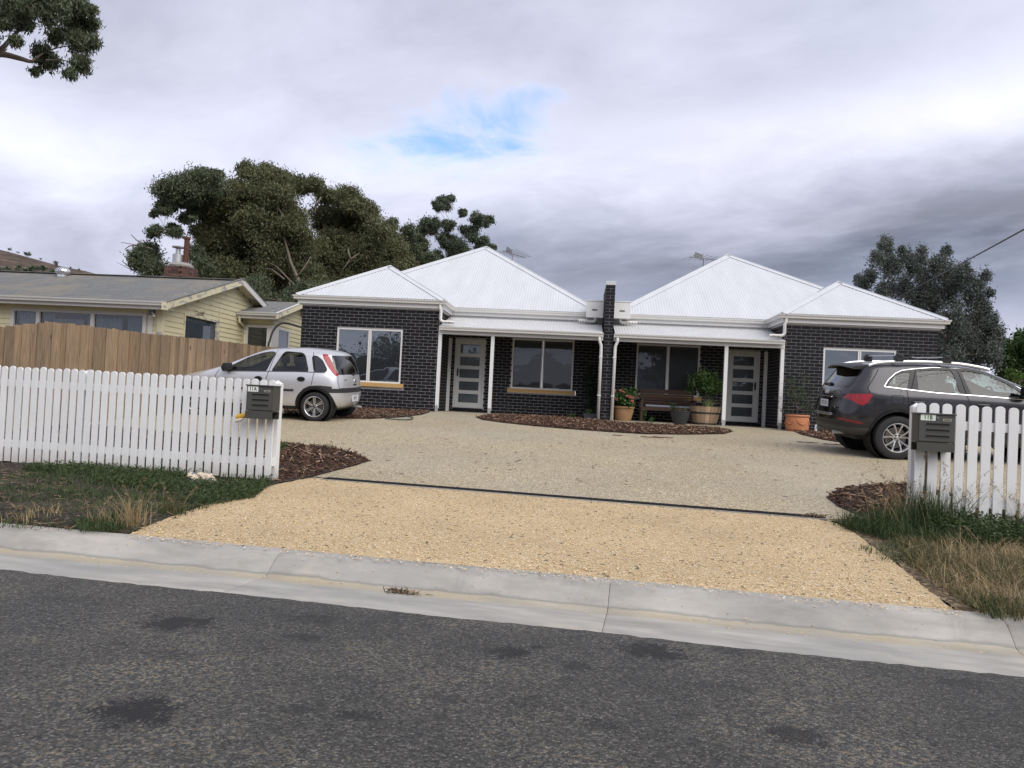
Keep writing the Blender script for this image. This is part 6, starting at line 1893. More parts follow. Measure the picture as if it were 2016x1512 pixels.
    for y in (-.42, .42): MB().tube([(-.87, y, .375), (-.62, y, .39)], .036, 12).build('exhaust', M['galv'], T, smooth=True, auto=.7)
    fl = [(-.25, .95), (-.11, .95), (-.10, 1.085), (-.26, 1.085)]
    strip(bvh, roundp([(-.14, .925), (.06, .925), (.06, 1.06), (-.14, 1.06)], .04), sidep, (0, 1, 0), .008, .002, 'fuel_flap_gap', M['slot_dark'], T, close=True)
    seats(T, 1.12, .20, .70, .70, M['seat'], tall=.60)
    MB().box(1.72, 2.45, -.80, .80, .78, 1.10).build('dashboard', M['seat'], T, bevel=.06)
    sw = MB(); c = Vector((1.62, -.38, 1.08))
    sw.tube([c + Vector((.06 * math.sin(a), .19 * math.cos(a), .18 * math.sin(a))) for a in np.linspace(0, 2 * PI, 25)], .016, 8, False).box(1.60, 1.66, -.43, -.33, 1.03, 1.11); sw.build('steering_wheel', M['seat'], T, smooth=True, auto=.7)
    MB().box(-.45, 3.4, -.70, .70, .32, .36).box(-.80, -.18, -.66, .66, 1.02, 1.04).build('floor_pan', M['seat'], T)
    MB().box(-.55, -.25, -.55, .55, .28, .42).tube([(0, -.8, R), (0, .8, R)], .05, 8).build('rear_axle', M['arch_black'], T)
    return T


def smooth2(P):
    q = smooth_path([(a, 0, b) for a, b in P], 5); return [(v.x, v.z) for v in q]


M['black_satin'] = mat('black_satin', (.020, .020, .022), .5, var=.08)
M['alloy_bright'] = mat('alloy_bright', (.78, .79, .80), .28, metal=.7, var=.03)
hatchback(); suv()
# ================================================================== TREES AND PLANTS
def leaf_quads(C, L, W, droop=.6, rng=RNG, flat=0.0, outw=None):
    """rhombic leaves at points C"""
    n = len(C); d = rng.normal(0, 1, (n, 3)); d[:, 2] -= droop; d[:, 2] *= (1 - flat)
    if outw is not None: d += outw
    d /= np.linalg.norm(d, axis=1)[:, None]; w = np.cross(d, rng.normal(0, 1, (n, 3))); w /= np.linalg.norm(w, axis=1)[:, None] + 1e-9
    l = rng.uniform(L[0], L[1], n)[:, None]; ww = rng.uniform(W[0], W[1], n)[:, None]
    V = np.stack([C - d * l * .5, C + w * ww * .5, C + d * l * .5, C - w * ww * .5], 1).reshape(-1, 3)
    return V, np.arange(n * 4).reshape(n, 4)


def lobe_points(lobes, dens, rng=RNG, sub=13, spread=.30, shell=.74):
    """lobes: (x, y, z, r, squash) in metres. Leaves gather in sub-clumps spread over each lobe"""
    out = []
    for (x, y, z, r, sq) in lobes:
        m = sub; a = rng.normal(0, 1, (m, 3)); a /= np.linalg.norm(a, axis=1)[:, None]; a *= (rng.uniform(.25, 1.0, (m, 1)) ** .6) * shell * r
        n = max(30, int(dens * r * r)); k = rng.integers(0, m, n)
        rs = rng.uniform(.6, 1.25, m)
        p = a[k] + rng.normal(0, 1, (n, 3)) * (spread * r * rs[k])[:, None]
        p[:, 2] *= sq; out.append(p + np.array([x, y, z]))
    return np.concatenate(out)


def limb(mb, a, b, r0, r1, sag=.12, n=7, rng=random):
    a, b = Vector(a), Vector(b); L = (b - a).length; off = Vector((rng.uniform(-1, 1), rng.uniform(-1, 1), rng.uniform(.1, .8))) * L * sag
    pts = []
    for i in range(n + 1):
        t = i / n; pts.append(a.lerp(b, t) + off * (4 * t * (1 - t)) * .5 + Vector((rng.uniform(-1, 1), rng.uniform(-1, 1), 0)) * L * .012)
    mb.tube(pts, [r0 + (r1 - r0) * (i / n) for i in range(n + 1)], 6)
    return pts


def px_lobes(L, y, jit=1.0, sq=.85):
    out = []
    for (px, py, r) in L:
        yy = y + random.uniform(-1, 1) * jit; p = at_y(px, py, yy); out.append((p.x, p.y, p.z, 1.1 * r * yy / F_PX, sq))
    return out


def tree(name, label, base, fork, lobes, dens, Ls, Ws, mleaf, mbark, droop=.7, r0=.35, group=None, sub=13, spread=.30, twigs=0, cat='tree', main=None):
    T = thing(name, label, cat, base, (0, 0, 0), group)
    mb = MB(); base, fork = Vector(base), Vector(fork)
    tp = limb(mb, base, fork, r0, r0 * .62, .05, 8)
    C = [Vector(l[:3]) for l in lobes]
    nodes = [(fork, r0 * .62)]
    order = sorted(range(len(C)), key=lambda i: (C[i] - fork).length)
    for i in order:
        c = C[i]; best = min(nodes, key=lambda nd: (nd[0] - c).length + max(0, nd[0].z - c.z) * .8)
        rr = min(best[1] * .72, .05 + r0 * .32); pts = limb(mb, best[0], c, rr, max(.012, rr * .35), .18)
        nodes.append((pts[4], rr * .7)); nodes.append((c, max(.02, rr * .4)))
        for _ in range(3):
            e = c + Vector((random.uniform(-1, 1), random.uniform(-1, 1), random.uniform(-.3, 1))) * lobes[i][3] * .8; limb(mb, pts[5], e, max(.01, rr * .35), .006, .15, 4)
    tr = world_child(mb.build('trunk', mbark, None, smooth=True), T)
    P = lobe_points(lobes, dens, sub=sub, spread=spread)
    V, Fq = leaf_quads(P, Ls, Ws, droop)
    world_child(np_mesh('crown', V, Fq, mleaf), T)
    return T


M['bark_gum'] = mat('bark_gum', (.155, .125, .10), .85, var=.35, scale=3, grain=(1, 1, .25))
M['bark_dark'] = mat('bark_dark', (.07, .055, .045), .9, var=.35, scale=4)
M['leaf_gum'] = leaf_mat('leaf_gum', [(0.040, 0.060, 0.034), (0.081, 0.111, 0.060), (0.117, 0.146, 0.085), (0.065, 0.088, 0.048), (0.146, 0.142, 0.081)], .5, .2)
M['leaf_olive'] = leaf_mat('leaf_olive', [(0.053, 0.068, 0.033), (0.099, 0.120, 0.056), (0.152, 0.156, 0.075), (0.081, 0.107, 0.049), (0.179, 0.152, 0.083)], .5, .2)
M['leaf_far'] = leaf_mat('leaf_far', [(0.053, 0.076, 0.048), (0.096, 0.124, 0.080), (0.130, 0.156, 0.100)], .5, .2)
M['leaf_grey'] = leaf_mat('leaf_grey', [(0.048, 0.064, 0.053), (0.089, 0.109, 0.092), (0.126, 0.145, 0.128), (0.068, 0.086, 0.070), (0.143, 0.146, 0.132)], .6, .15)
M['leaf_green'] = leaf_mat('leaf_green', [(0.026, 0.058, 0.016), (0.053, 0.105, 0.026), (0.084, 0.142, 0.042), (0.037, 0.079, 0.021)], .45, .3)
M['leaf_bright'] = leaf_mat('leaf_bright', [(.05, .095, .02), (.09, .16, .035), (.14, .21, .05)], .45, .35)
M['leaf_citrus'] = leaf_mat('leaf_citrus', [(.022, .042, .016), (.045, .070, .030), (.065, .085, .045)], .5, .2)

LA = [(375, 362, 38), (337, 379, 34), (325, 408, 22), (396, 354, 26), (425, 343, 15), (417, 371, 26), (302, 421, 9), (306, 454, 15), (342, 454, 19), (287, 500, 26), (300, 529, 24), (267, 517, 13), (379, 400, 25), (395, 385, 24), (385, 500, 18), (400, 540, 28), (372, 430, 15)]
LB = [(487, 336, 25), (517, 343, 25), (554, 354, 28), (458, 375, 38), (433, 383, 30), (408, 408, 38), (492, 383, 46), (554, 396, 46), (587, 367, 28), (621, 361, 18), (610, 366, 18), (458, 437, 46), (408, 458, 34), (433, 479, 42), (517, 437, 46), (575, 437, 42), (492, 492, 46), (554, 496, 46), (425, 525, 34), (467, 533, 30), (600, 487, 38), (608, 533, 34), (525, 533, 34), (500, 560, 28), (452, 560, 25)]
LC = [(679, 392, 28), (642, 387, 20), (700, 408, 28), (729, 421, 23), (654, 433, 38), (712, 450, 38), (752, 462, 30), (662, 475, 42), (721, 487, 42), (772, 496, 32), (679, 521, 38), (742, 521, 34), (788, 524, 28), (626, 500, 34), (640, 550, 34), (690, 556, 34), (610, 565, 30)]
LD = [(769, 440, 16), (800, 462, 20), (825, 483, 24), (842, 508, 24), (812, 508, 26), (783, 475, 18), (855, 525, 20)]
LE = [(871, 400, 18), (862, 406, 13), (887, 391, 10), (850, 442, 21), (830, 454, 14), (883, 442, 15), (910, 419, 9), (942, 433, 19), (958, 437, 15), (925, 460, 19), (879, 475, 22), (904, 496, 26), (948, 483, 18), (966, 489, 12), (860, 505, 16)]


def shatter(L, k=4, f=.62, d=.55):
    """break round lobes into ragged groups of smaller ones"""
    out = []
    for (px, py, r) in L:
        a0 = random.uniform(0, 6.28)
        for i in range(k):
            a = a0 + 6.28 * i / k + random.uniform(-.5, .5); q = d * random.uniform(.5, 1.15)
            out.append((px + r * q * math.cos(a), py + r * q * .8 * math.sin(a), r * f * random.uniform(.7, 1.2)))
    return out


def gum(label, L, y, base_px, fork_px, mleaf, dens=900, r0=.4, droop=.8, name='gum_tree', jit=1.6, Ls=(.11, .24), Ws=(.035, .075), grp='gum trees behind the houses', sub=13, spread=.27):
    b = at_y(base_px, 600, y); b.z = .85; f = at_y(*fork_px, y)
    return tree(name, label, b, f, px_lobes(L, y, jit), dens, Ls, Ws, mleaf, M['bark_gum'], droop, r0, grp, sub=sub, spread=spread)


gum('dark gum with ragged outer limbs rising behind the brick chimney', shatter(LA, 4, .72, .5), 40, 400, (385, 500), M['leaf_gum'], 4200, .22)
gum('biggest gum, broad olive crown above the gap between the two houses', shatter(LB, 4, .80, .42), 43, 588, (570, 520), M['leaf_olive'], 3300, .42, jit=2.2)
gum('olive gum standing behind the left wing roof of the brick unit', shatter(LC, 4, .80, .42), 46, 690, (690, 540), M['leaf_olive'], 3200, .36, jit=2.0)
gum('small dark gum between the olive crowns and the white roof peak', shatter(LD), 50, 815, (812, 540), M['leaf_gum'], 4800, .25, jit=1.5)
gum('tall open gum with separate leaf clumps left of the white roof peak', shatter(LE, 5, .52, .62), 54, 872, (880, 520), M['leaf_far'], 5600, .22, jit=1.8, spread=.33, sub=22)
# understorey in the gap
uy = 38
gum('dark shrub filling the gap below the gum crowns', [(500, 585, 28), (535, 592, 24), (575, 600, 24), (625, 590, 30), (460, 590, 26), (660, 585, 30), (600, 570, 24), (615, 585, 26), (640, 570, 26), (575, 578, 22), (505, 560, 26)], uy, 560, (560, 598), M['leaf_gum'], 2400, .12, name='shrub', jit=1.0, grp=None)
gum('dark shrub further back behind the main gum trunk', [(548, 562, 26), (560, 545, 26), (535, 545, 24), (580, 560, 24), (520, 570, 24), (600, 555, 24)], 48, 556, (556, 590), M['leaf_gum'], 2600, .12, name='shrub', jit=1.0, grp=None)
# bare dead twigs at the far left
DT = thing('dead_branches', 'bare dead twigs sticking out left of the chimney gum', 'branch', at_y(283, 546, 39.0)); mb = MB()
for P in ([(288, 548), (272, 538), (258, 531), (243, 523), (229, 516)], [(262, 532), (248, 520), (240, 514)], [(285, 546), (275, 528), (262, 512)], [(300, 490), (280, 484), (262, 481), (238, 477)], [(285, 486), (268, 472), (258, 462)], [(272, 482), (255, 484), (247, 490)]):
    mb.tube([at_y(px, py, 39.0 + .05 * i) for i, (px, py) in enumerate(P)], [.035, .028, .02, .014, .008][:len(P)], 5)
world_child(mb.build('twigs', M['bark_gum']), DT)
# pale dead limbs inside the big gum
PL = MB()
for P in ([(600, 590), (585, 545), (572, 515), (560, 470), (558, 420), (552, 385), (545, 372)], [(560, 430), (545, 405), (535, 395)], [(557, 400), (566, 385)], [(585, 545), (600, 525), (612, 505)], [(578, 560), (545, 525), (520, 512), (500, 505)], [(560, 550), (535, 530), (515, 528)], [(620, 420), (622, 400), (610, 385)], [(622, 405), (632, 388)], [(672, 535), (690, 510), (708, 498)], [(690, 510), (685, 490)], [(505, 475), (485, 462), (475, 450)]):
    PL.tube([at_y(px, py, 40.6 + .1 * i) for i, (px, py) in enumerate(P)], [max(.02, .11 - .016 * i) for i in range(len(P))] if len(P) > 4 else [.05, .035, .02, .015][:len(P)], 6)
b_ = [o for o in bpy.data.objects if o.get('label', '').startswith('biggest gum')][0]; world_child(PL.build('limbs', M['bark_gum'], None, smooth=True), b_)

LR = [(1744, 474, 10), (1744, 490, 16), (1778, 495, 11), (1815, 495, 12), (1862, 498, 13), (1901, 526, 11), (1726, 513, 17), (1713, 547, 17), (1690, 549, 9), (1752, 528, 24), (1804, 524, 23), (1860, 532, 24), (1882, 554, 24), (1826, 560, 28), (1770, 565, 26), (1925, 562, 12), (1950, 575, 10), (1920, 588, 24), (1864, 588, 28), (1826, 597, 24), (1938, 606, 14), (1873, 625, 30), (1920, 634, 28), (1955, 644, 14), (1882, 662, 36), (1936, 672, 26), (1910, 700, 36), (1850, 650, 30), (1870, 700, 34), (1955, 700, 22), (1800, 590, 24), (1735, 580, 20), (1940, 545, 12), (1700, 560, 16), (1945, 620, 22), (1962, 665, 22), (1845, 520, 18), (1785, 510, 16), (1900, 545, 22)]
ry = 27.5; b = at_y(1850, 700, ry); b.z = .85
tree('grey_tree', 'dense grey green tree standing behind the wing by the dark SUV', b, at_y(1850, 650, ry), [(x, y, z, r, 1.2) for x, y, z, r, s in px_lobes(LR, ry, 1.3)], 11000, (.06, .13), (.022, .05), M['leaf_grey'], M['bark_dark'], -.2, .25, sub=18, spread=.26)
b = at_y(2010, 735, 31); b.z = .85
tree('bushy_tree', 'greener bushy tree at the edge beyond the grey tree', b, at_y(2010, 715, 31), px_lobes([(1990, 682, 18), (2012, 668, 18), (2040, 672, 26), (1982, 712, 20), (2015, 712, 28), (2060, 700, 40), (1990, 740, 24), (2030, 745, 30)], 31, 1.0, 1.0), 4200, (.09, .2), (.05, .10), M['leaf_green'], M['bark_dark'], .2, .15)
b = at_y(2005, 770, 16.5); b.z = lot_z(b.x, b.y)
tree('leafy_shrub', 'bright broad-leaved shrub just behind the bonnet of the SUV', b, at_y(2006, 752, 16.5), px_lobes([(1990, 745, 10), (2004, 738, 9), (2016, 746, 12), (1984, 730, 5), (2030, 750, 14)], 16.5, .2, 1.0), 5200, (.07, .13), (.05, .08), M['leaf_bright'], M['bark_dark'], .4, .03, cat='shrub', sub=9)

# overhanging gum branch from a tree just outside the picture
LT = [(37, 15, 30), (100, 18, 36), (160, 12, 26), (150, 50, 28), (178, 48, 17), (184, 82, 16), (155, 86, 26), (160, 124, 22), (138, 146, 13), (96, 120, 22), (70, 140, 11), (82, 98, 17), (30, 82, 15), (12, 48, 16), (50, 48, 20), (110, 70, 20), (60, -20, 40), (130, -25, 36), (-20, 10, 36), (-40, 60, 30), (180, 20, 14), (-70, -30, 50), (20, -60, 50)]
ty = 12.0; tb = Vector((-11.6, 11.4, lot_z(-11.6, 11.4)))
TT = thing('gum_tree', 'overhanging gum branch with drooping leaves high above the yellow house', 'tree', tb)
mb = MB(); top = at_y(-240, -260, 12.2)
limb(mb, tb, top, .30, .16, .04, 10)
def pxtube(P, r, y=ty): mb.tube([at_y(px, py, y + .04 * i) for i, (px, py) in enumerate(smooth_px(P))], [r[0] + (r[1] - r[0]) * i / (len(smooth_px(P)) - 1) for i in range(len(smooth_px(P)))], 7)
def smooth_px(P): return [(v.x, v.z) for v in smooth_path([(a, 0, b) for a, b in P], 4)]
pxtube([(-240, -100), (-120, 60), (-40, 112), (0, 106), (40, 115), (62, 121), (95, 118)], (.09, .018)); pxtube([(-40, 112), (0, 98), (20, 78), (50, 46), (75, 25)], (.05, .015)); pxtube([(0, 40), (20, 20), (40, 10)], (.03, .01)); pxtube([(62, 121), (85, 105), (110, 95), (140, 90)], (.02, .006)); pxtube([(90, 118), (120, 118), (150, 125)], (.014, .005)); pxtube([(0, 106), (10, 100), (14, 96)], (.015, .006))
pxtube([(-120, 60), (-60, -20), (40, -40), (120, -10), (150, 30), (165, 70)], (.06, .008)); pxtube([(120, -10), (150, 5), (180, 40)], (.02, .005))
world_child(mb.build('trunk', M['bark_gum'], None, smooth=True), TT)
P = lobe_points(px_lobes(LT, ty, .45, .9), 30000, sub=24, spread=.25); V, Fq = leaf_quads(P, (.055, .115), (.014, .026), 1.4); world_child(np_mesh('crown', V, Fq, M['leaf_gum']), TT)

# ---- far hill with scattered trees
M['hill'] = speckle_mat('hill', 7.0, [(0, (.062, .042, .028)), (.5, (.095, .066, .045)), (1, (.125, .09, .063))], tone_scale=.006, bump=0.0)
HX = list(np.linspace(-1500, -150, 70)); sil = [(-400, 430), (-200, 462), (0, 489), (60, 503), (120, 522), (180, 537), (205, 545), (250, 556), (300, 563), (420, 575), (620, 590)]
hy = 640.0
pr = [at_y(px, py, hy) for px, py in sil]; pxs, pzs = [p.x for p in pr], [p.z for p in pr]
V = []
for j in range(18):
    t = j / 17
    for x in HX:
        top = float(np.interp(x, pxs, pzs)) + 1.2 * math.sin(x * .05); y = hy - 330 * (1 - t) + 40 * math.sin(x * .01); k = math.sin(t * PI / 2) ** 1.3
        V.append((x * (y / hy), y, -2 + (top + 2) * k * (y / hy if t < 1 else 1)))
w = len(HX); Fq = [(j * w + i, j * w + i + 1, (j + 1) * w + i + 1, (j + 1) * w + i) for j in range(17) for i in range(w - 1)]
h = np_mesh('hill', np.array(V), np.array(Fq), M['hill']); h.data.polygons.foreach_set('use_smooth', [True] * len(h.data.polygons)); tag(h, kind='structure')
pts = []
for _ in range(260):
    j = random.randint(4, 17); i = random.randint(0, w - 1); v = V[j * w + i]; pts.append((v[0] + random.uniform(-8, 8), v[1], v[2], random.uniform(.8, 2.6), .8))
for _ in range(120):
    i = random.randint(0, w - 1); v = V[random.randint(4, 8) * w + i]; pts.append((v[0], v[1], v[2] + 1, random.uniform(3, 6), .7))
for (px, py, r) in [(20, 491, 2.2), (52, 500, 3.2), (58, 499, 2.8), (108, 517, 2.4), (112, 519, 2.6), (80, 509, 1.3), (140, 527, 1.2), (155, 531, 1.3), (35, 497, 1.2), (168, 535, 1.0)]:
    p = at_y(px, py, hy - 5); pts.append((p.x, p.y, p.z, r * .8, .8))
for _ in range(46):
    p = at_y(random.uniform(-60, 110), random.uniform(524, 545) , 330); pts.append((p.x, p.y, p.z, random.uniform(1.0, 2.2), .8))
P = lobe_points(pts, 26, sub=5); Vq, Fq = leaf_quads(P, (.5, 1.3), (.4, .9), 0)
ht = np_mesh('hillside_trees', Vq, Fq, M['leaf_far']); tag(ht, 'scattered dark trees dotted over the brown hillside', 'trees', kind='stuff')

# ---- across the street behind the viewpoint: seen mirrored in the windows
rt = []
for i, (x, y, h_, r) in enumerate([(-31, -28, 4.4, 2.6), (-23.6, -29, 5.2, 3.0), (-19.5, -27, 6.4, 3.0), (-14.5, -30, 5.8, 2.6), (27, -26, 8.5, 3.0), (6.5, -26, 8.5, 3.4), (11, -28, 7.5, 3.0)]):
    lb = [(x + random.uniform(-1, 1) * r * .5, y + random.uniform(-1, 1), h_ * f_, r * random.uniform(.55, .8), .8) for f_ in (.45, .6, .75, .85, .5, .65)]
    rt.append(lb)
labs = ['low spreading tree across the street, leftmost mirrored in the wing window', 'bushy tree across the street mirrored at the left of the wing window', 'tall bushy tree across the street mirrored in the wing window', 'round tree across the street beside the pale-roofed house', 'tall tree across the street mirrored in the far wing window', 'tall tree across the street mirrored behind the garden bench', 'second tall tree across the street mirrored by the door panes']
for lb, s in zip(rt, labs):
    x, y = sum(l[0] for l in lb) / 6, sum(l[1] for l in lb) / 6
    tree('street_tree', s, (x, y, -.1), (x, y, min(l[2] for l in lb)), lb, 190, (.25, .5), (.14, .28), M['leaf_gum'], M['bark_dark'], .3, .2, group='trees across the street', sub=8)
AH = thing('house', 'pale roofed house across the street mirrored in the verandah window', 'house', (-5.0, -24, -.1))
M['pale_roof'] = mat('pale_roof', (.55, .56, .57), .5); M['wall_dark'] = mat('wall_dark', (.10, .10, .10), .8)
MB().box(-5, 5, -8, 0, 0, 3.0).build('wall', M['wall_dark'], AH)
MB().add([(-5.6, .6, 3.0), (5.6, .6, 3.0), (5.6, -8.6, 3.0), (-5.6, -8.6, 3.0), (0, -3.5, 5.9), (0, -4.6, 5.9)], [(0, 1, 4), (1, 2, 5, 4), (2, 3, 5), (3, 0, 4, 5), (0, 3, 2, 1)]).build('roof', M['pale_roof'], AH)
V = []
for i in range(41):
    a = -PI + PI * i / 40; x, y = 1500 * math.cos(a), 1500 * math.sin(a) - 60; V += [(x, y, -5), (x * 1.1, y * 1.1, 55 + 35 * math.sin(i * .7) + 20 * math.sin(i * 1.9))]
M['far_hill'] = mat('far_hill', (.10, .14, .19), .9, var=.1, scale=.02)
fh = np_mesh('far_hills', np.array(V), np.array([(2 * i, 2 * i + 2, 2 * i + 3, 2 * i + 1) for i in range(40)]), M['far_hill']); tag(fh, kind='structure')

# ================================================================== GRASS AND WEEDS
def blades(name, P, h, wd, lean, mtl, bend=.5, kind='stuff', label=None, cat='grass', parent=None, rng=RNG, seg=3):
    n = len(P); P = np.asarray(P, float); hh = rng.uniform(h[0], h[1], n); a = rng.uniform(0, 2 * PI, n); ln = np.abs(rng.normal(0, lean, n)) * hh
    dirv = np.stack([np.cos(a), np.sin(a), np.zeros(n)], 1); sd = np.stack([-np.sin(a + rng.normal(0, .6, n)), np.cos(a), np.zeros(n)], 1); w = rng.uniform(wd[0], wd[1], n); bd = rng.uniform(0, bend, n)
    V = []
    for k in range(seg + 1):
        t = k / seg; z = hh * (t - bd * t * t * .6); c = P + dirv * (ln * t ** 1.8)[:, None]; c = c + np.stack([np.zeros(n), np.zeros(n), z], 1); ww = w * (1 - t ** 1.6 * .9)
        V += [c + sd * ww[:, None] / 2, c - sd * ww[:, None] / 2]
    V = np.stack(V, 1).reshape(-1, 3); m = 2 * (seg + 1)
    f = np.array([(2 * k, 2 * k + 1, 2 * k + 3, 2 * k + 2) for k in range(seg)])
    o = np_mesh(name, V, (np.arange(n)[:, None, None] * m + f[None]).reshape(-1, 4), mtl, parent)
    if kind: tag(o, label, cat, kind=kind)
    return o


def pxpoly(P): return [ground_pt(*p) for p in P]


def zpts(pts, off=.02): return np.array([(x, y, lot_z(x, y) + off) for x, y in pts])


def patchy(pts, sc, lo):
    k = np.array([math.sin(x * sc + 1.7 * math.sin(y * sc * 1.3)) * math.cos(y * sc * 1.7 + 1.1 * math.sin(x * sc * .8)) for x, y in pts]) + RNG.uniform(-.5, .5, len(pts)); return pts[k > lo]


M['grass_green'] = leaf_mat('grass_green', [(.026, .046, .016), (.050, .078, .026), (.078, .108, .038), (.038, .060, .022)], .55, .25)
M['grass_dry'] = leaf_mat('grass_dry', [(.22, .16, .08), (.36, .275, .145), (.48, .385, .225), (.28, .205, .11)], .7, .25)
M['grass_mix'] = leaf_mat('grass_mix', [(.05, .065, .022), (.10, .10, .04), (.19, .155, .075), (.07, .08, .03)], .65, .25)
M['seed'] = leaf_mat('seed', [(.14, .09, .055), (.24, .16, .10), (.32, .24, .15)], .8, .2)

M['litter_v'] = mat('litter_v', (.20, .14, .09), .9, var=.3, scale=40, island=.6)
# left verge: creeping green weeds along the fence, sparser towards the kerb
pz = pxpoly([(40, 928), (150, 915), (330, 912), (420, 925), (545, 947), (500, 985), (400, 1000), (300, 990), (200, 965), (90, 958)])
pts = patchy(poly_area_pts(pz, 2600), 1.9, -.55); blades('weeds', zpts(pts), (.03, .11), (.004, .011), .9, M['grass_green'], .7, label='low dark green weeds creeping along the foot of the long fence')
P = zpts(patchy(poly_area_pts(pz, 3000), 1.9, -.35), .02); P[:, 2] += RNG.uniform(0, .09, len(P)); V, Fq = leaf_quads(P, (.02, .05), (.008, .016), .0, flat=.5)
tag(np_mesh('weed_leaves', V, Fq, M['grass_green']), 'small dark weed leaves matted along the long fence', 'weeds', kind='stuff')
pz = pxpoly([(0, 935), (60, 930), (200, 960), (420, 1000), (520, 975), (400, 1010), (330, 1030), (250, 1055), (120, 1050), (0, 1045)])
pts = patchy(poly_area_pts(pz, 1500), 2.6, .2); blades('weeds', zpts(pts), (.02, .08), (.003, .009), 1.0, M['grass_green'], .6, label='sparse weeds scattered on the dark soil of the verge')
pz = pxpoly([(140, 1035), (200, 1022), (262, 1030), (232, 1052), (160, 1054)]); blades('weeds', zpts(poly_area_pts(pz, 5200)), (.03, .09), (.003, .008), .9, M['grass_green'], .6, label='green grass tuft at the kerb corner of the apron')
pz = pxpoly([(330, 1005), (400, 990), (500, 968), (540, 958), (500, 982), (420, 1002), (350, 1022)]); blades('weeds', zpts(poly_area_pts(pz, 1800)), (.02, .08), (.003, .008), 1.1, M['grass_green'], .6, label='green weeds edging the yellow gravel')
pz = pxpoly([(20, 1000), (110, 1000), (130, 1040), (20, 1040)]); blades('dry_grass', zpts(patchy(poly_area_pts(pz, 900), 3, .1)), (.03, .12), (.003, .007), .9, M['grass_dry'], .6, label='short dry grass near the kerb at the edge of the picture')


def tuft(label, px, py, n, rad, h, wd, mtl, lean=.45, seeds=0, grp='grass tufts on the verges', bend=.35):
    g_ = ground_pt(px, py); T = thing('grass_tuft', label, 'grass tuft', (g_.x, g_.y, g_.z), group=grp)
    P = np.stack([RNG.normal(0, rad, n), RNG.normal(0, rad, n), np.zeros(n)], 1); blades('blades', P, h, wd, lean, mtl, bend, kind='stuff', parent=T, label=None, cat=None)
    if seeds:
        mb = MB(); C = []
        for i in range(seeds):
            a = random.uniform(0, 2 * PI); L_ = random.uniform(.5, 1.0) * h[1] * 1.5; ln = random.uniform(.15, .6) * L_; b0 = Vector((random.gauss(0, rad), random.gauss(0, rad), 0)); pts = []
            for k in range(7):
                t = k / 6; pts.append(b0 + Vector((math.cos(a) * ln * t ** 1.8, math.sin(a) * ln * t ** 1.8, L_ * (t - .15 * t * t))))
            mb.tube(pts, [.0018 - .0009 * k / 6 for k in range(7)], 3, False)
            for k in range(16):
                t = random.random(); q = pts[4].lerp(pts[6], t); C.append((q.x + random.gauss(0, .009), q.y + random.gauss(0, .009), q.z + random.gauss(0, .006)))
        st = mb.build('stems', M['grass_dry'], T); st['kind'] = 'stuff'
        V, Fq = leaf_quads(np.array(C), (.018, .034), (.004, .008), .4); sd = np_mesh('seed_heads', V, Fq, M['seed'], T); sd['kind'] = 'stuff'
    return T


tuft('pale dry grass tuft near the corner of the yellow gravel, the bigger of two', 256, 1040, 170, .05, (.12, .34), (.003, .006), M['grass_dry'], .5, 5)
tuft('small yellow green grass tuft right of the pale one', 335, 1014, 150, .045, (.08, .24), (.003, .006), M['grass_mix'], .5, 4)
tuft('short dry tuft beside the green kerb corner', 190, 1035, 70, .05, (.06, .22), (.003, .005), M['grass_dry'], .6, 3)
tuft('tiny dry tuft close to the left edge of the verge', 48, 1030, 60, .05, (.06, .15), (.003, .005), M['grass_dry'], .6, 1)

pz = pxpoly([(0, 925), (60, 925), (250, 985), (420, 1000), (330, 1030), (250, 1055), (120, 1050), (0, 1045)])
pts = patchy(poly_area_pts(pz, 1700), 1.5, .25); blades('weeds', zpts(pts), (.015, .05), (.003, .007), 1.0, M['grass_green'], .6, label='patchy short grass over the brown soil of the verge')
pts = poly_area_pts(pz, 90); tag(chips('twigs', pts, zgrid(pts, .02), M['litter_v'], (.03, .12), (.003, .008), (.002, .004), .2), 'dry twigs and leaves scattered over the soil of the verge', 'litter', kind='stuff')

# right verge
pz = pxpoly([(1640, 1038), (1700, 1030), (1780, 1028), (1900, 1030), (2030, 1040), (2060, 1085), (1900, 1090), (1780, 1075), (1700, 1058)])
pts = poly_area_pts(pz, 3400); blades('weeds', zpts(pts), (.05, .20), (.004, .010), .7, M['grass_green'], .6, label='thick green grass and weeds along the foot of the right fence')
P = zpts(poly_area_pts(pxpoly([(1800, 1030), (1900, 1028), (2060, 1035), (2060, 1090), (1930, 1085), (1830, 1065)]), 4200), .02); P[:, 2] += RNG.uniform(.02, .20, len(P)); V, Fq = leaf_quads(P, (.02, .045), (.014, .026), .0, flat=.6)
tag(np_mesh('weed_leaves', V, Fq, M['grass_green']), 'broad dark weed leaves massed below the right fence', 'weeds', kind='stuff')
pz = pxpoly([(1690, 1085), (1760, 1070), (1850, 1085), (1840, 1110), (1790, 1120), (1730, 1110)]); blades('weeds', zpts(poly_area_pts(pz, 1300)), (.03, .10), (.003, .007), 1.2, M['grass_green'], .7, label='creeping green runners spreading over the gravel edge')
pz = pxpoly([(1760, 1070), (1900, 1085), (2060, 1085), (2100, 1240), (1960, 1228), (1900, 1200), (1830, 1150), (1780, 1110)])
pts = patchy(poly_area_pts(pz, 1900), 1.7, -.1); blades('dry_grass', zpts(pts), (.02, .12), (.003, .007), 1.0, M['grass_dry'], .6, label='dry yellow grass covering the verge by the right kerb')
pts = patchy(poly_area_pts(pz, 3600), 2.0, -.35); blades('weeds', zpts(pts), (.03, .12), (.003, .007), .9, M['grass_mix'], .6, label='half green grass mixed through the dry verge')
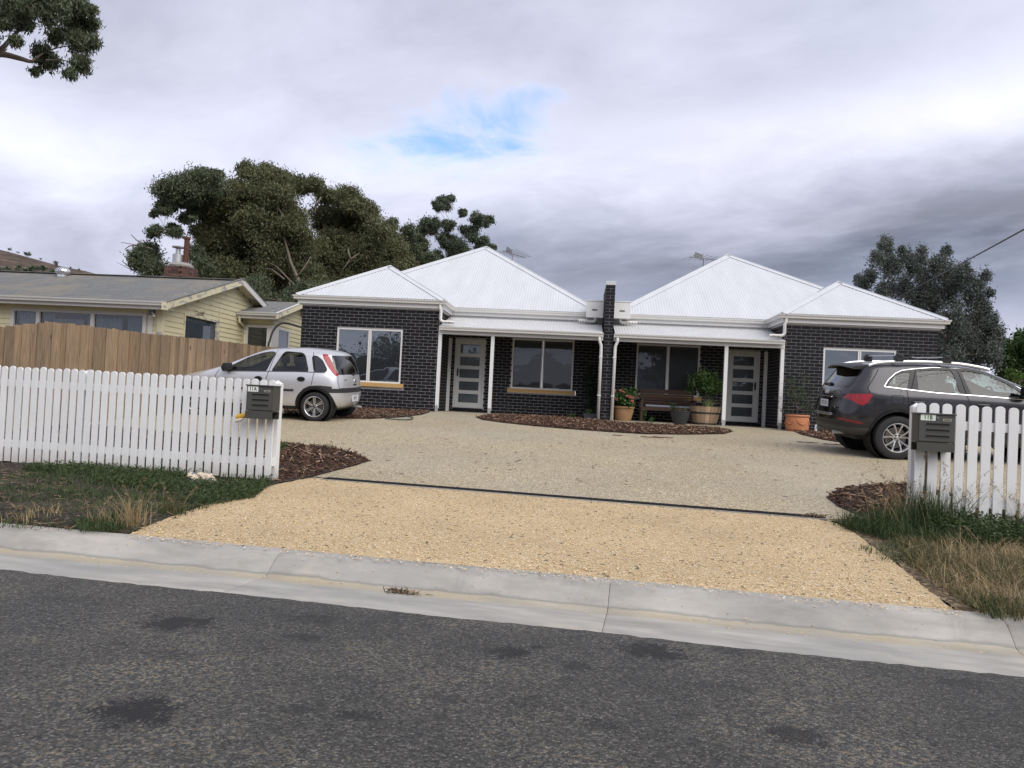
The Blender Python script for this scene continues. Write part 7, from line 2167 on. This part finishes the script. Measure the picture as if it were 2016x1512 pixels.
pz = pxpoly([(1905, 1200), (1960, 1190), (2000, 1222), (1950, 1226)]); blades('weeds', zpts(poly_area_pts(pz, 3000)), (.03, .09), (.003, .008), .9, M['grass_green'], .6, label='green tuft of grass at the right kerb end of the gravel')
pz = [Vector((x, y, 0)) for x, y in ((3.6, 4.6), (4.2, 7.0), (11, 6.0), (11, 3.15))]
pts = patchy(poly_area_pts(pz, 420), 1.7, -.2); blades('dry_grass', zpts(pts), (.02, .12), (.003, .008), 1.0, M['grass_dry'], .6, label='dry grass thinning out along the verge towards the right')
pts = patchy(poly_area_pts(pz, 420), 2.0, -.1); blades('weeds', zpts(pts), (.03, .12), (.003, .008), .9, M['grass_mix'], .6, label='green tinged grass continuing along the verge to the right')

tuft('tall seeding grass clump in front of the right mailbox post', 1830, 1050, 760, .13, (.20, .60), (.004, .008), M['grass_green'], .5, 26)
tuft('tall arching seed grass between gravel and mulch, left of the mailbox', 1760, 1052, 420, .13, (.15, .44), (.003, .007), M['grass_green'], .7, 22)
tuft('seeding grass against the pickets near the right edge', 1930, 1050, 160, .12, (.12, .38), (.003, .007), M['grass_green'], .6, 14)
tuft('tall dry seed stalks at the far right edge of the fence', 2005, 1060, 90, .10, (.12, .45), (.003, .006), M['grass_mix'], .6, 12)
tuft('dry pale grass clump in the middle of the right verge', 1900, 1120, 240, .14, (.08, .28), (.003, .006), M['grass_dry'], .8, 10)
tuft('low dry grass clump near the kerb on the right', 1965, 1180, 220, .16, (.06, .20), (.003, .006), M['grass_dry'], .9, 5)
# small weeds on the left bed
for (px, py, n_, s) in [(556, 885, 90, 'green weed growing at the end post of the long fence'), (648, 884, 26, 'tiny green weed on the edge of the left mulch bed')]:
    tuft(s, px, py, n_, .06 if n_ > 50 else .04, (.05, .16), (.008, .016), M['leaf_green'], .8, 0, 'weeds in the mulch')
# ================================================================== POTS, BENCH AND SMALL THINGS
cP, sP = math.cos(PSI), math.sin(PSI)


def hW(u, v, z): return Vector((OX + u * cP + v * sP, OY - u * sP + v * cP, ZB + z))


def hpt(px, py, v):
    d = ray(px, py); n = Vector((sP, cP, 0)); o = Vector((OX, OY, 0)); t = (v + n.dot(o)) / n.dot(d); w = Vector((0, 0, CZ)) + d * t; e = w - o
    return e.x * cP - e.y * sP, w.z - ZB


def house_thing(name, label, cat, u, v, z=0.0, group=None): return thing(name, label, cat, hW(u, v, z), (0, 0, -PSI), group)


M['terracotta'] = mat('terracotta', (.46, .185, .085), .8, var=.12, scale=9, bump=.2, bscale=40)
M['pot_tan'] = mat('pot_tan', (.33, .19, .095), .7, var=.15, scale=7)
M['pot_dark'] = mat('pot_dark', (.028, .032, .036), .6, var=.15)
M['soil'] = mat('soil', (.025, .017, .012), .95, var=.3, scale=50)
M['bench_wood'] = mat('bench_wood', (.060, .028, .018), .55, var=.3, scale=12, grain=(.3, 3, 3), objr=.25)
M['cushion'] = mat('cushion', (.28, .31, .36), .9, var=.1, scale=30)
M['barrel_wood'] = mat('barrel_wood', (.34, .24, .155), .85, var=.3, scale=10, grain=(2, 2, .4), objr=.25)
M['hoop'] = mat('hoop', (.07, .07, .075), .5, metal=.7, var=.3)
M['petal'] = leaf_mat('petal', [(.62, .16, .15), (.70, .25, .22), (.74, .36, .31)], .6, .3)
POTS = 'potted plants along the house'


def pot(T, prof, mtl, soil_r, soil_z, n=32):
    MB().lathe(prof, n).build('pot', mtl, T, smooth=True, auto=.6); MB().lathe([(0, soil_z), (soil_r, soil_z)], n).build('soil', M['soil'], T)


def bush(T, c, r, sq, n, L, W, mtl, droop=.2, name='foliage', sub=16, spread=.22, shell=.8):
    P = lobe_points([(c[0], c[1], c[2], r, sq)], n / (r * r), sub=sub, spread=spread, shell=shell); V, Fq = leaf_quads(P, L, W, droop); return np_mesh(name, V, Fq, mtl, T)


# geranium
u, _ = hpt(1227, 815, .42); T = house_thing('potted_geranium', 'geranium with salmon pink flowers in a tan clay pot beside the blade wall', 'pot plant', u, .42, 0, POTS)
pot(T, [(.0, 0), (.19, 0), (.215, .05), (.265, .25), (.272, .33), (.295, .335), (.30, .375), (.272, .38), (.262, .34), (.25, .30)], M['pot_tan'], .262, .335)
mb = MB()
for i in range(14):
    a = random.uniform(0, 2 * PI); r = random.uniform(.1, .3); mb.tube([(0.12 * math.cos(a), .12 * math.sin(a), .33), (r * .7 * math.cos(a), r * .7 * math.sin(a), .55), (r * math.cos(a), r * math.sin(a), .72)], [.012, .009, .006], 5)
mb.build('stems', M['leaf_green'], T)['kind'] = 'stuff'
bush(T, (0, 0, .60), .34, .82, 1500, (.05, .09), (.045, .075), M['leaf_green'], -.2)
for (px, py) in [(1222, 769), (1227, 771), (1246, 783), (1240, 782), (1244, 789), (1246, 794), (1210, 769), (1234, 780), (1213, 786)]:
    a, z = hpt(px, py, .25); c = (a - u, -.2 + random.uniform(-.06, .06), z); bush(T, c, .042, .8, 46, (.022, .036), (.018, .03), M['petal'], -.5, 'flower_head', sub=8, spread=.3)
# bench
u0, _ = hpt(1260, 800, 1.25); u1, _ = hpt(1368, 800, 1.25); uc, wB = (u0 + u1) / 2, (u1 - u0)
B = house_thing('garden_bench', 'dark brown slatted wooden bench under the verandah window', 'bench', uc, 1.25); w2 = wB / 2
for x in (-w2 + .03, w2 - .03):
    MB().box(x - .03, x + .03, -.25, -.19, 0, .60).build('leg', M['bench_wood'], B); MB().prism([(.22, 0), (.28, 0), (.27, .42), (.36, .86), (.31, .86), (.21, .42)], (x - .03, 0, 0), (0, 1, 0), (0, 0, 1), (.06, 0, 0)).build('leg', M['bench_wood'], B)
    MB().box(x - .035, x + .035, -.28, .27, .60, .635).build('armrest', M['bench_wood'], B)
for k in range(6): MB().box(-w2 + .06, w2 - .06, -.24 + k * .085, -.17 + k * .085, .385, .407).build('seat_slat', M['bench_wood'], B)
MB().box(-w2, w2, -.262, -.24, .31, .39).build('seat_rail', M['bench_wood'], B)
for k in range(6):
    z = .46 + k * .066; y = .20 + .10 * (z - .42) / .44 - .0; MB().box(-w2 + .06, w2 - .06, y - .01, y + .012, z, z + .048).build('back_slat', M['bench_wood'], B)
MB().box(-w2, w2, .27, .31, .835, .90).build('top_rail', M['bench_wood'], B)
Cu = house_thing('cushion', 'flat grey blue cushion lying along the bench seat', 'cushion', uc, 1.25, .408); MB().box(-w2 + .13, w2 - .15, -.23, .14, 0, .055).build('pad', M['cushion'], Cu, bevel=.02, smooth=True, auto=1.2)
# small dark pot
u, _ = hpt(1338, 825, .05); T = house_thing('potted_herb', 'small straggly plant in a dark grey bowl pot beside the barrel', 'pot plant', u, .02, -.05, POTS)
pot(T, [(0, 0), (.13, 0), (.15, .03), (.235, .27), (.25, .36), (.262, .365), (.262, .385), (.24, .385), (.225, .33)], M['pot_dark'], .23, .34)
bush(T, (-.17, 0, .50), .12, 1.2, 260, (.025, .05), (.015, .03), M['leaf_citrus']); bush(T, (.06, 0, .40), .15, .35, 160, (.025, .05), (.015, .03), M['grass_mix'])
# half wine barrel with spider plant and a standard tree
u, _ = hpt(1388, 815, .40); T = house_thing('barrel_planter', 'half wine barrel planter with spider plant and ball-headed standard tree', 'planter', u, .40, 0, POTS)
nS = 18
def br(z): return .285 + .115 * (z / .48) ** .8
for k in range(nS):
    a0, a1 = 2 * PI * k / nS + .008, 2 * PI * (k + 1) / nS - .008; mb = MB(); am = (a0 + a1) / 2
    for z in (0, .12, .24, .36, .48):
        r = br(z)
        for (aa, rr) in ((a0, r), (am, r * 1.006), (a1, r), (a1, r - .025), (a0, r - .025)): mb.v.append((rr * math.cos(aa), rr * math.sin(aa), z))
    for i in range(4):
        for j in range(5): p, q = i * 5 + j, i * 5 + (j + 1) % 5; mb.f.append((p, q, q + 5, p + 5))
    mb.f += [(4, 3, 2, 1, 0), (20, 21, 22, 23, 24)]; mb.build('stave', M['barrel_wood'], T)
for z0, z1 in ((.02, .055), (.29, .335)): MB().lathe([(br(z0) + .002, z0), (br(z0) + .007, z0), (br(z1) + .007, z1), (br(z1) + .002, z1)], 36).build('hoop', M['hoop'], T, smooth=True, auto=.6)
MB().lathe([(0, .44), (.375, .44)], 30).build('soil', M['soil'], T)
M['spider'] = leaf_mat('spider', [(.16, .22, .07), (.30, .36, .15), (.42, .46, .25)], .5, .3)
P = np.stack([RNG.normal(.05, .04, 110), RNG.normal(-.12, .04, 110), np.full(110, .44)], 1); blades('spider_plant', P, (.16, .36), (.010, .018), 1.1, M['spider'], .9, kind=None, parent=T, seg=5)
MB().tube([(.0, .05, .44), (.01, .05, .75), (0, .05, 1.05)], [.018, .015, .013], 7).build('trunk', M['bark_gum'], T, smooth=True)
uc_, zc_ = hpt(1388, 757, .45)
lb = [(uc_ - u + a, .05 + b_, zc_ + c, r, .85) for a, b_, c, r in [(0, 0, 0, .36), (-.27, -.05, .02, .22), (.26, 0, .0, .24), (-.1, -.1, .22, .26), (.16, .05, .20, .26), (-.35, 0, -.12, .15), (.30, -.1, -.14, .18), (.05, -.15, -.10, .28)]]
P = lobe_points(lb, 5200, sub=18, spread=.24); V, Fq = leaf_quads(P, (.055, .11), (.025, .045), .9); np_mesh('crown', V, Fq, M['leaf_green'], T)
# orange terracotta pot with a citrus tree in front of the right wing
u, _ = hpt(1569, 840, -.42); T = house_thing('potted_citrus', 'sparse citrus tree in a large orange terracotta pot', 'pot plant', u, -.42, -.04, POTS)
pot(T, [(0, 0), (.235, 0), (.25, .03), (.252, .05), (.27, .06), (.285, .22), (.275, .355), (.268, .37), (.285, .375), (.295, .40), (.285, .43), (.262, .43), (.25, .38)], M['terracotta'], .255, .39, 36)
mb = MB()                                                    # moulded swags on the pot
for k in range(6):
    a0 = 2 * PI * k / 6 - 1.9; pts = []
    for i in range(9):
        t = i / 8; a = a0 + t * .95; pts.append((.283 * math.cos(a), .283 * math.sin(a), .30 - .11 * math.sin(t * PI)))
    mb.tube(pts, [.006 + .014 * math.sin(i / 8 * PI) for i in range(9)], 6)
mb.build('moulding', M['terracotta'], T, smooth=True)['kind'] = 'stuff'
mb = MB().tube([(0, 0, .38), (-.02, 0, .62), (-.08, 0, .85)], [.016, .013, .010], 7)
tips = []
for i in range(15):
    px, py = random.uniform(1535, 1602), random.uniform(732, 806); a, z = hpt(px, py, -.42)
    e = Vector((a - u, random.uniform(-.3, .3), z)); tips.append(e); limb(mb, (-.05, 0, .75 if z > .7 else .55), e, .008, .003, .2, 4)
mb.build('stems', M['bark_gum'], T, smooth=True)['kind'] = 'stuff'
P = np.concatenate([np.array(e)[None] + RNG.normal(0, .065, (58, 3)) for e in tips] + [np.array((-.10, 0, 1.0))[None] + RNG.normal(0, .20, (330, 3))]); V, Fq = leaf_quads(P, (.035, .065), (.016, .028), .3); np_mesh('foliage', V, Fq, M['leaf_citrus'], T)
# spray can in the mulch
u, _ = hpt(1606, 842, -.5); T = house_thing('spray_can', 'small pale spray can standing in the mulch beside the terracotta pot', 'can', u, -.5, -.04)
M['can_blue'] = mat('can_blue', (.52, .60, .66), .35, metal=.2); MB().lathe([(0, 0), (.036, 0), (.036, .15), (.028, .165)], 16).build('can', M['can_blue'], T, smooth=True, auto=.6); MB().lathe([(.027, .165), (.027, .20), (0, .205)], 14).build('cap', M['white_trim'], T, smooth=True, auto=.6)
# left verandah: climber against the wall and two small pots by the blade wall
u, _ = hpt(1160, 800, 1.75); T = house_thing('climbing_plant', 'thin dark climbing plant on the verandah wall left of the blade wall', 'plant', u, 1.78)
mb = MB(); C = []
for k in range(4):
    x = random.uniform(-.08, .08); pts = [(x, .05, 0)]
    for i in range(9): x += random.uniform(-.06, .06); pts.append((x, .07, .17 * (i + 1))); C += [(x + random.gauss(0, .09), random.uniform(-.05, .08), .17 * (i + 1) + random.gauss(0, .08)) for _ in range(16 if i < 7 else 9)]
    mb.tube(pts, .006, 4)
mb.build('stems', M['bark_dark'], T)['kind'] = 'stuff'
V, Fq = leaf_quads(np.array(C), (.05, .09), (.03, .055), .3); np_mesh('foliage', V, Fq, M['leaf_citrus'], T)
u, _ = hpt(1161, 824, .25); T = house_thing('small_pot', 'low dark trough pot with a green tuft beside the downpipe', 'pot plant', u, .30, 0, POTS)
MB().prism([(-.14, 0), (.14, 0), (.18, .15), (-.18, .15)], (0, -.08, 0), (1, 0, 0), (0, 0, 1), (0, .16, 0)).build('pot', M['pot_dark'], T); bush(T, (0, 0, .20), .13, .7, 140, (.04, .07), (.015, .03), M['leaf_green'])
for px, py, s in ((1124, 824, 'leafy green weed on the mulch in front of the left verandah window'), (1268, 826, 'thin upright seedling in the mulch in front of the bench'), (1283, 836, 'tiny weed in the middle of the crescent mulch bed')):
    u, z = hpt(px, py, -.15); T = house_thing('weed', s, 'weed', u, -.12, -.03, 'weeds in the mulch')
    bush(T, (0, 0, .10 if px != 1268 else .2), .10, .9 if px != 1268 else 1.9, 70, (.03, .06), (.02, .035), M['leaf_green'], name='leaves'); MB().tube([(0, 0, 0), (0, 0, .2)], .004, 4).build('stem', M['leaf_green'], T)
# doormat
u0, _ = hpt(1440, 838, .9); u1, _ = hpt(1502, 838, .9); T = house_thing('doormat', 'dark brown doormat in front of the door with the bench beside it', 'doormat', (u0 + u1) / 2, 1.45, .002)
M['mat_brown'] = mat('mat_brown', (.055, .03, .02), .95, var=.3, scale=60, bump=.6, bscale=200); MB().box(-.38, .38, -.24, .24, 0, .018).build('mat', M['mat_brown'], T)

# garden hose on the concrete by the hatchback
M['hose_green'] = mat('hose_green', (.055, .075, .065), .5, var=.2)
P = [(690, 813), (705, 812), (722, 817), (738, 820), (752, 818), (770, 817), (792, 821), (812, 824), (806, 828), (782, 828), (758, 826)]
hp = [ground_pt(px, py) for px, py in P]; hp = [Vector((p.x, p.y, p.z + .026)) for p in hp]
o = MB().tube(smooth_path(hp, 6), .014, 8).build('garden_hose', M['hose_green'], None, smooth=True); tag(o, 'dull green garden hose lying on the concrete behind the silver hatchback', 'hose')

# crumpled sack in the weeds
g_ = ground_pt(398, 950); T = thing('crumpled_sack', 'crumpled pale plastic sack with dark print lying in the weeds by the fence', 'sack', (g_.x, g_.y, g_.z), (0, 0, -.2))
bm = bmesh.new(); bmesh.ops.create_icosphere(bm, subdivisions=4, radius=1)
from mathutils import noise as mnoise
for v in bm.verts:
    c = v.co.copy(); n_ = mnoise.noise(c * 1.7) * .35 + mnoise.noise(c * 4.3) * .16 + mnoise.noise(c * 9) * .06; v.co = Vector((c.x * .165 * (1 + n_), c.y * .09 * (1 + n_), max(-.2, c.z) * .075 * (1 + n_ * 1.6) + .035 - .022 * c.x))
me = bpy.data.meshes.new('sack'); bm.to_mesh(me); bm.free()
def sack_mat():
    m = bpy.data.materials.new('sack'); m.use_nodes = True; n = N(m.node_tree); out = n.n('ShaderNodeOutputMaterial'); b = n.n('ShaderNodeBsdfPrincipled'); n.t.links.new(b.outputs[0], out.inputs[0])
    o_ = n.obj(); k = n.noise(n.vmath('MULTIPLY', o_, (6, 10, 14)), 1.3, 2, .4); n.put(b.inputs['Base Color'], n.mix(n.maprange(k, .52, .58), (.56, .47, .36), (.16, .17, .17))); b.inputs['Roughness'].default_value = .5
    n.put(b.inputs['Normal'], n.bump(n.noise(o_, 40, 3), .5, .01)); return m
link_obj('sack_body', me, sack_mat(), T)

# leaf litter in the gutter, bark sticks on the driveway
M['litter'] = mat('litter', (.15, .10, .06), .9, var=.3, scale=40, island=.6)
q = gp0(795, 1168, -.015); pts = np.stack([RNG.normal(0, .075, 70), RNG.normal(0, .014, 70)], 1); ca_, sa_ = math.cos(-KA), math.sin(-KA); pts = np.stack([q.x + pts[:, 0] * ca_ - pts[:, 1] * sa_, q.y + pts[:, 0] * sa_ + pts[:, 1] * ca_], 1)
tag(chips('leaf_litter', pts, np.full(len(pts), -.014), M['litter'], (.015, .06), (.004, .012), (.001, .003), .5), 'small heap of dry leaves and twigs lying in the gutter', 'litter', kind='stuff')
q = ground_pt(1606, 1022); pts = np.stack([q.x + RNG.normal(0, .07, 90), q.y + RNG.normal(0, .03, 90)], 1)
tag(chips('leaf_litter', pts, zgrid(pts, .025), M['litter'], (.02, .06), (.006, .014), (.002, .004), .5), 'dead leaves gathered at the right end of the drain grate', 'litter', kind='stuff')
pts = poly_area_pts(pxpoly([(720, 930), (1600, 1000), (1640, 940), (1560, 870), (1300, 862), (900, 845), (760, 850)]), 2.6); tag(chips('bark_bits', pts, zgrid(pts, .004), M['litter'], (.02, .07), (.008, .018), (.003, .007), .08), 'stray bits of bark on the exposed aggregate driveway', 'litter', kind='stuff')
SG = 'bark sticks on the driveway'
for px, py, l, s in [(1284, 862, .45, 'long dark bark stick on the driveway below the crescent bed, left of its pair'), (1305, 862, .40, 'dark bark stick right of its pair below the crescent bed'), (1590, 872, .42, 'flat bark stick on the concrete left of the SUV wheel'), (1641, 876, .40, 'flat bark stick nearest the tail of the SUV'), (1216, 858, .2, 'short bark piece below the blade wall end of the bed')]:
    g_ = ground_pt(px, py); T = thing('bark_stick', s, 'bark', (g_.x, g_.y, g_.z + .006), (0, 0, random.uniform(-.15, .05)), SG)
    mb = MB(); k = 6
    for i in range(k + 1):
        t = i / k - .5; w = .022 * (1 - (2 * t) ** 4 * .7); mb.v += [(t * l, -w, .0), (t * l, 0, .014 + .004 * math.sin(i * 2)), (t * l, w, .0)]
    for i in range(k):
        a = i * 3; mb.f += [(a, a + 3, a + 4, a + 1), (a + 1, a + 4, a + 5, a + 2)]
    mb.build('stick', M['bark'], T)

# overhead service wire
a, b = at_y(2150, 372, 12.5), at_y(1778, 580, 25.5); a = a + (a - b) * .9; pts = []
for i in range(25):
    t = i / 24; p = a.lerp(b, t); pts.append(p - Vector((0, 0, .10 * 4 * t * (1 - t) * .5)))
o = MB().tube(pts, [.017 if i < 30 else .01 for i in range(25)], 6).build('overhead_wire', M['black_plastic'], None, smooth=True); tag(o, 'black overhead wire sloping down in front of the grey tree', 'wire')
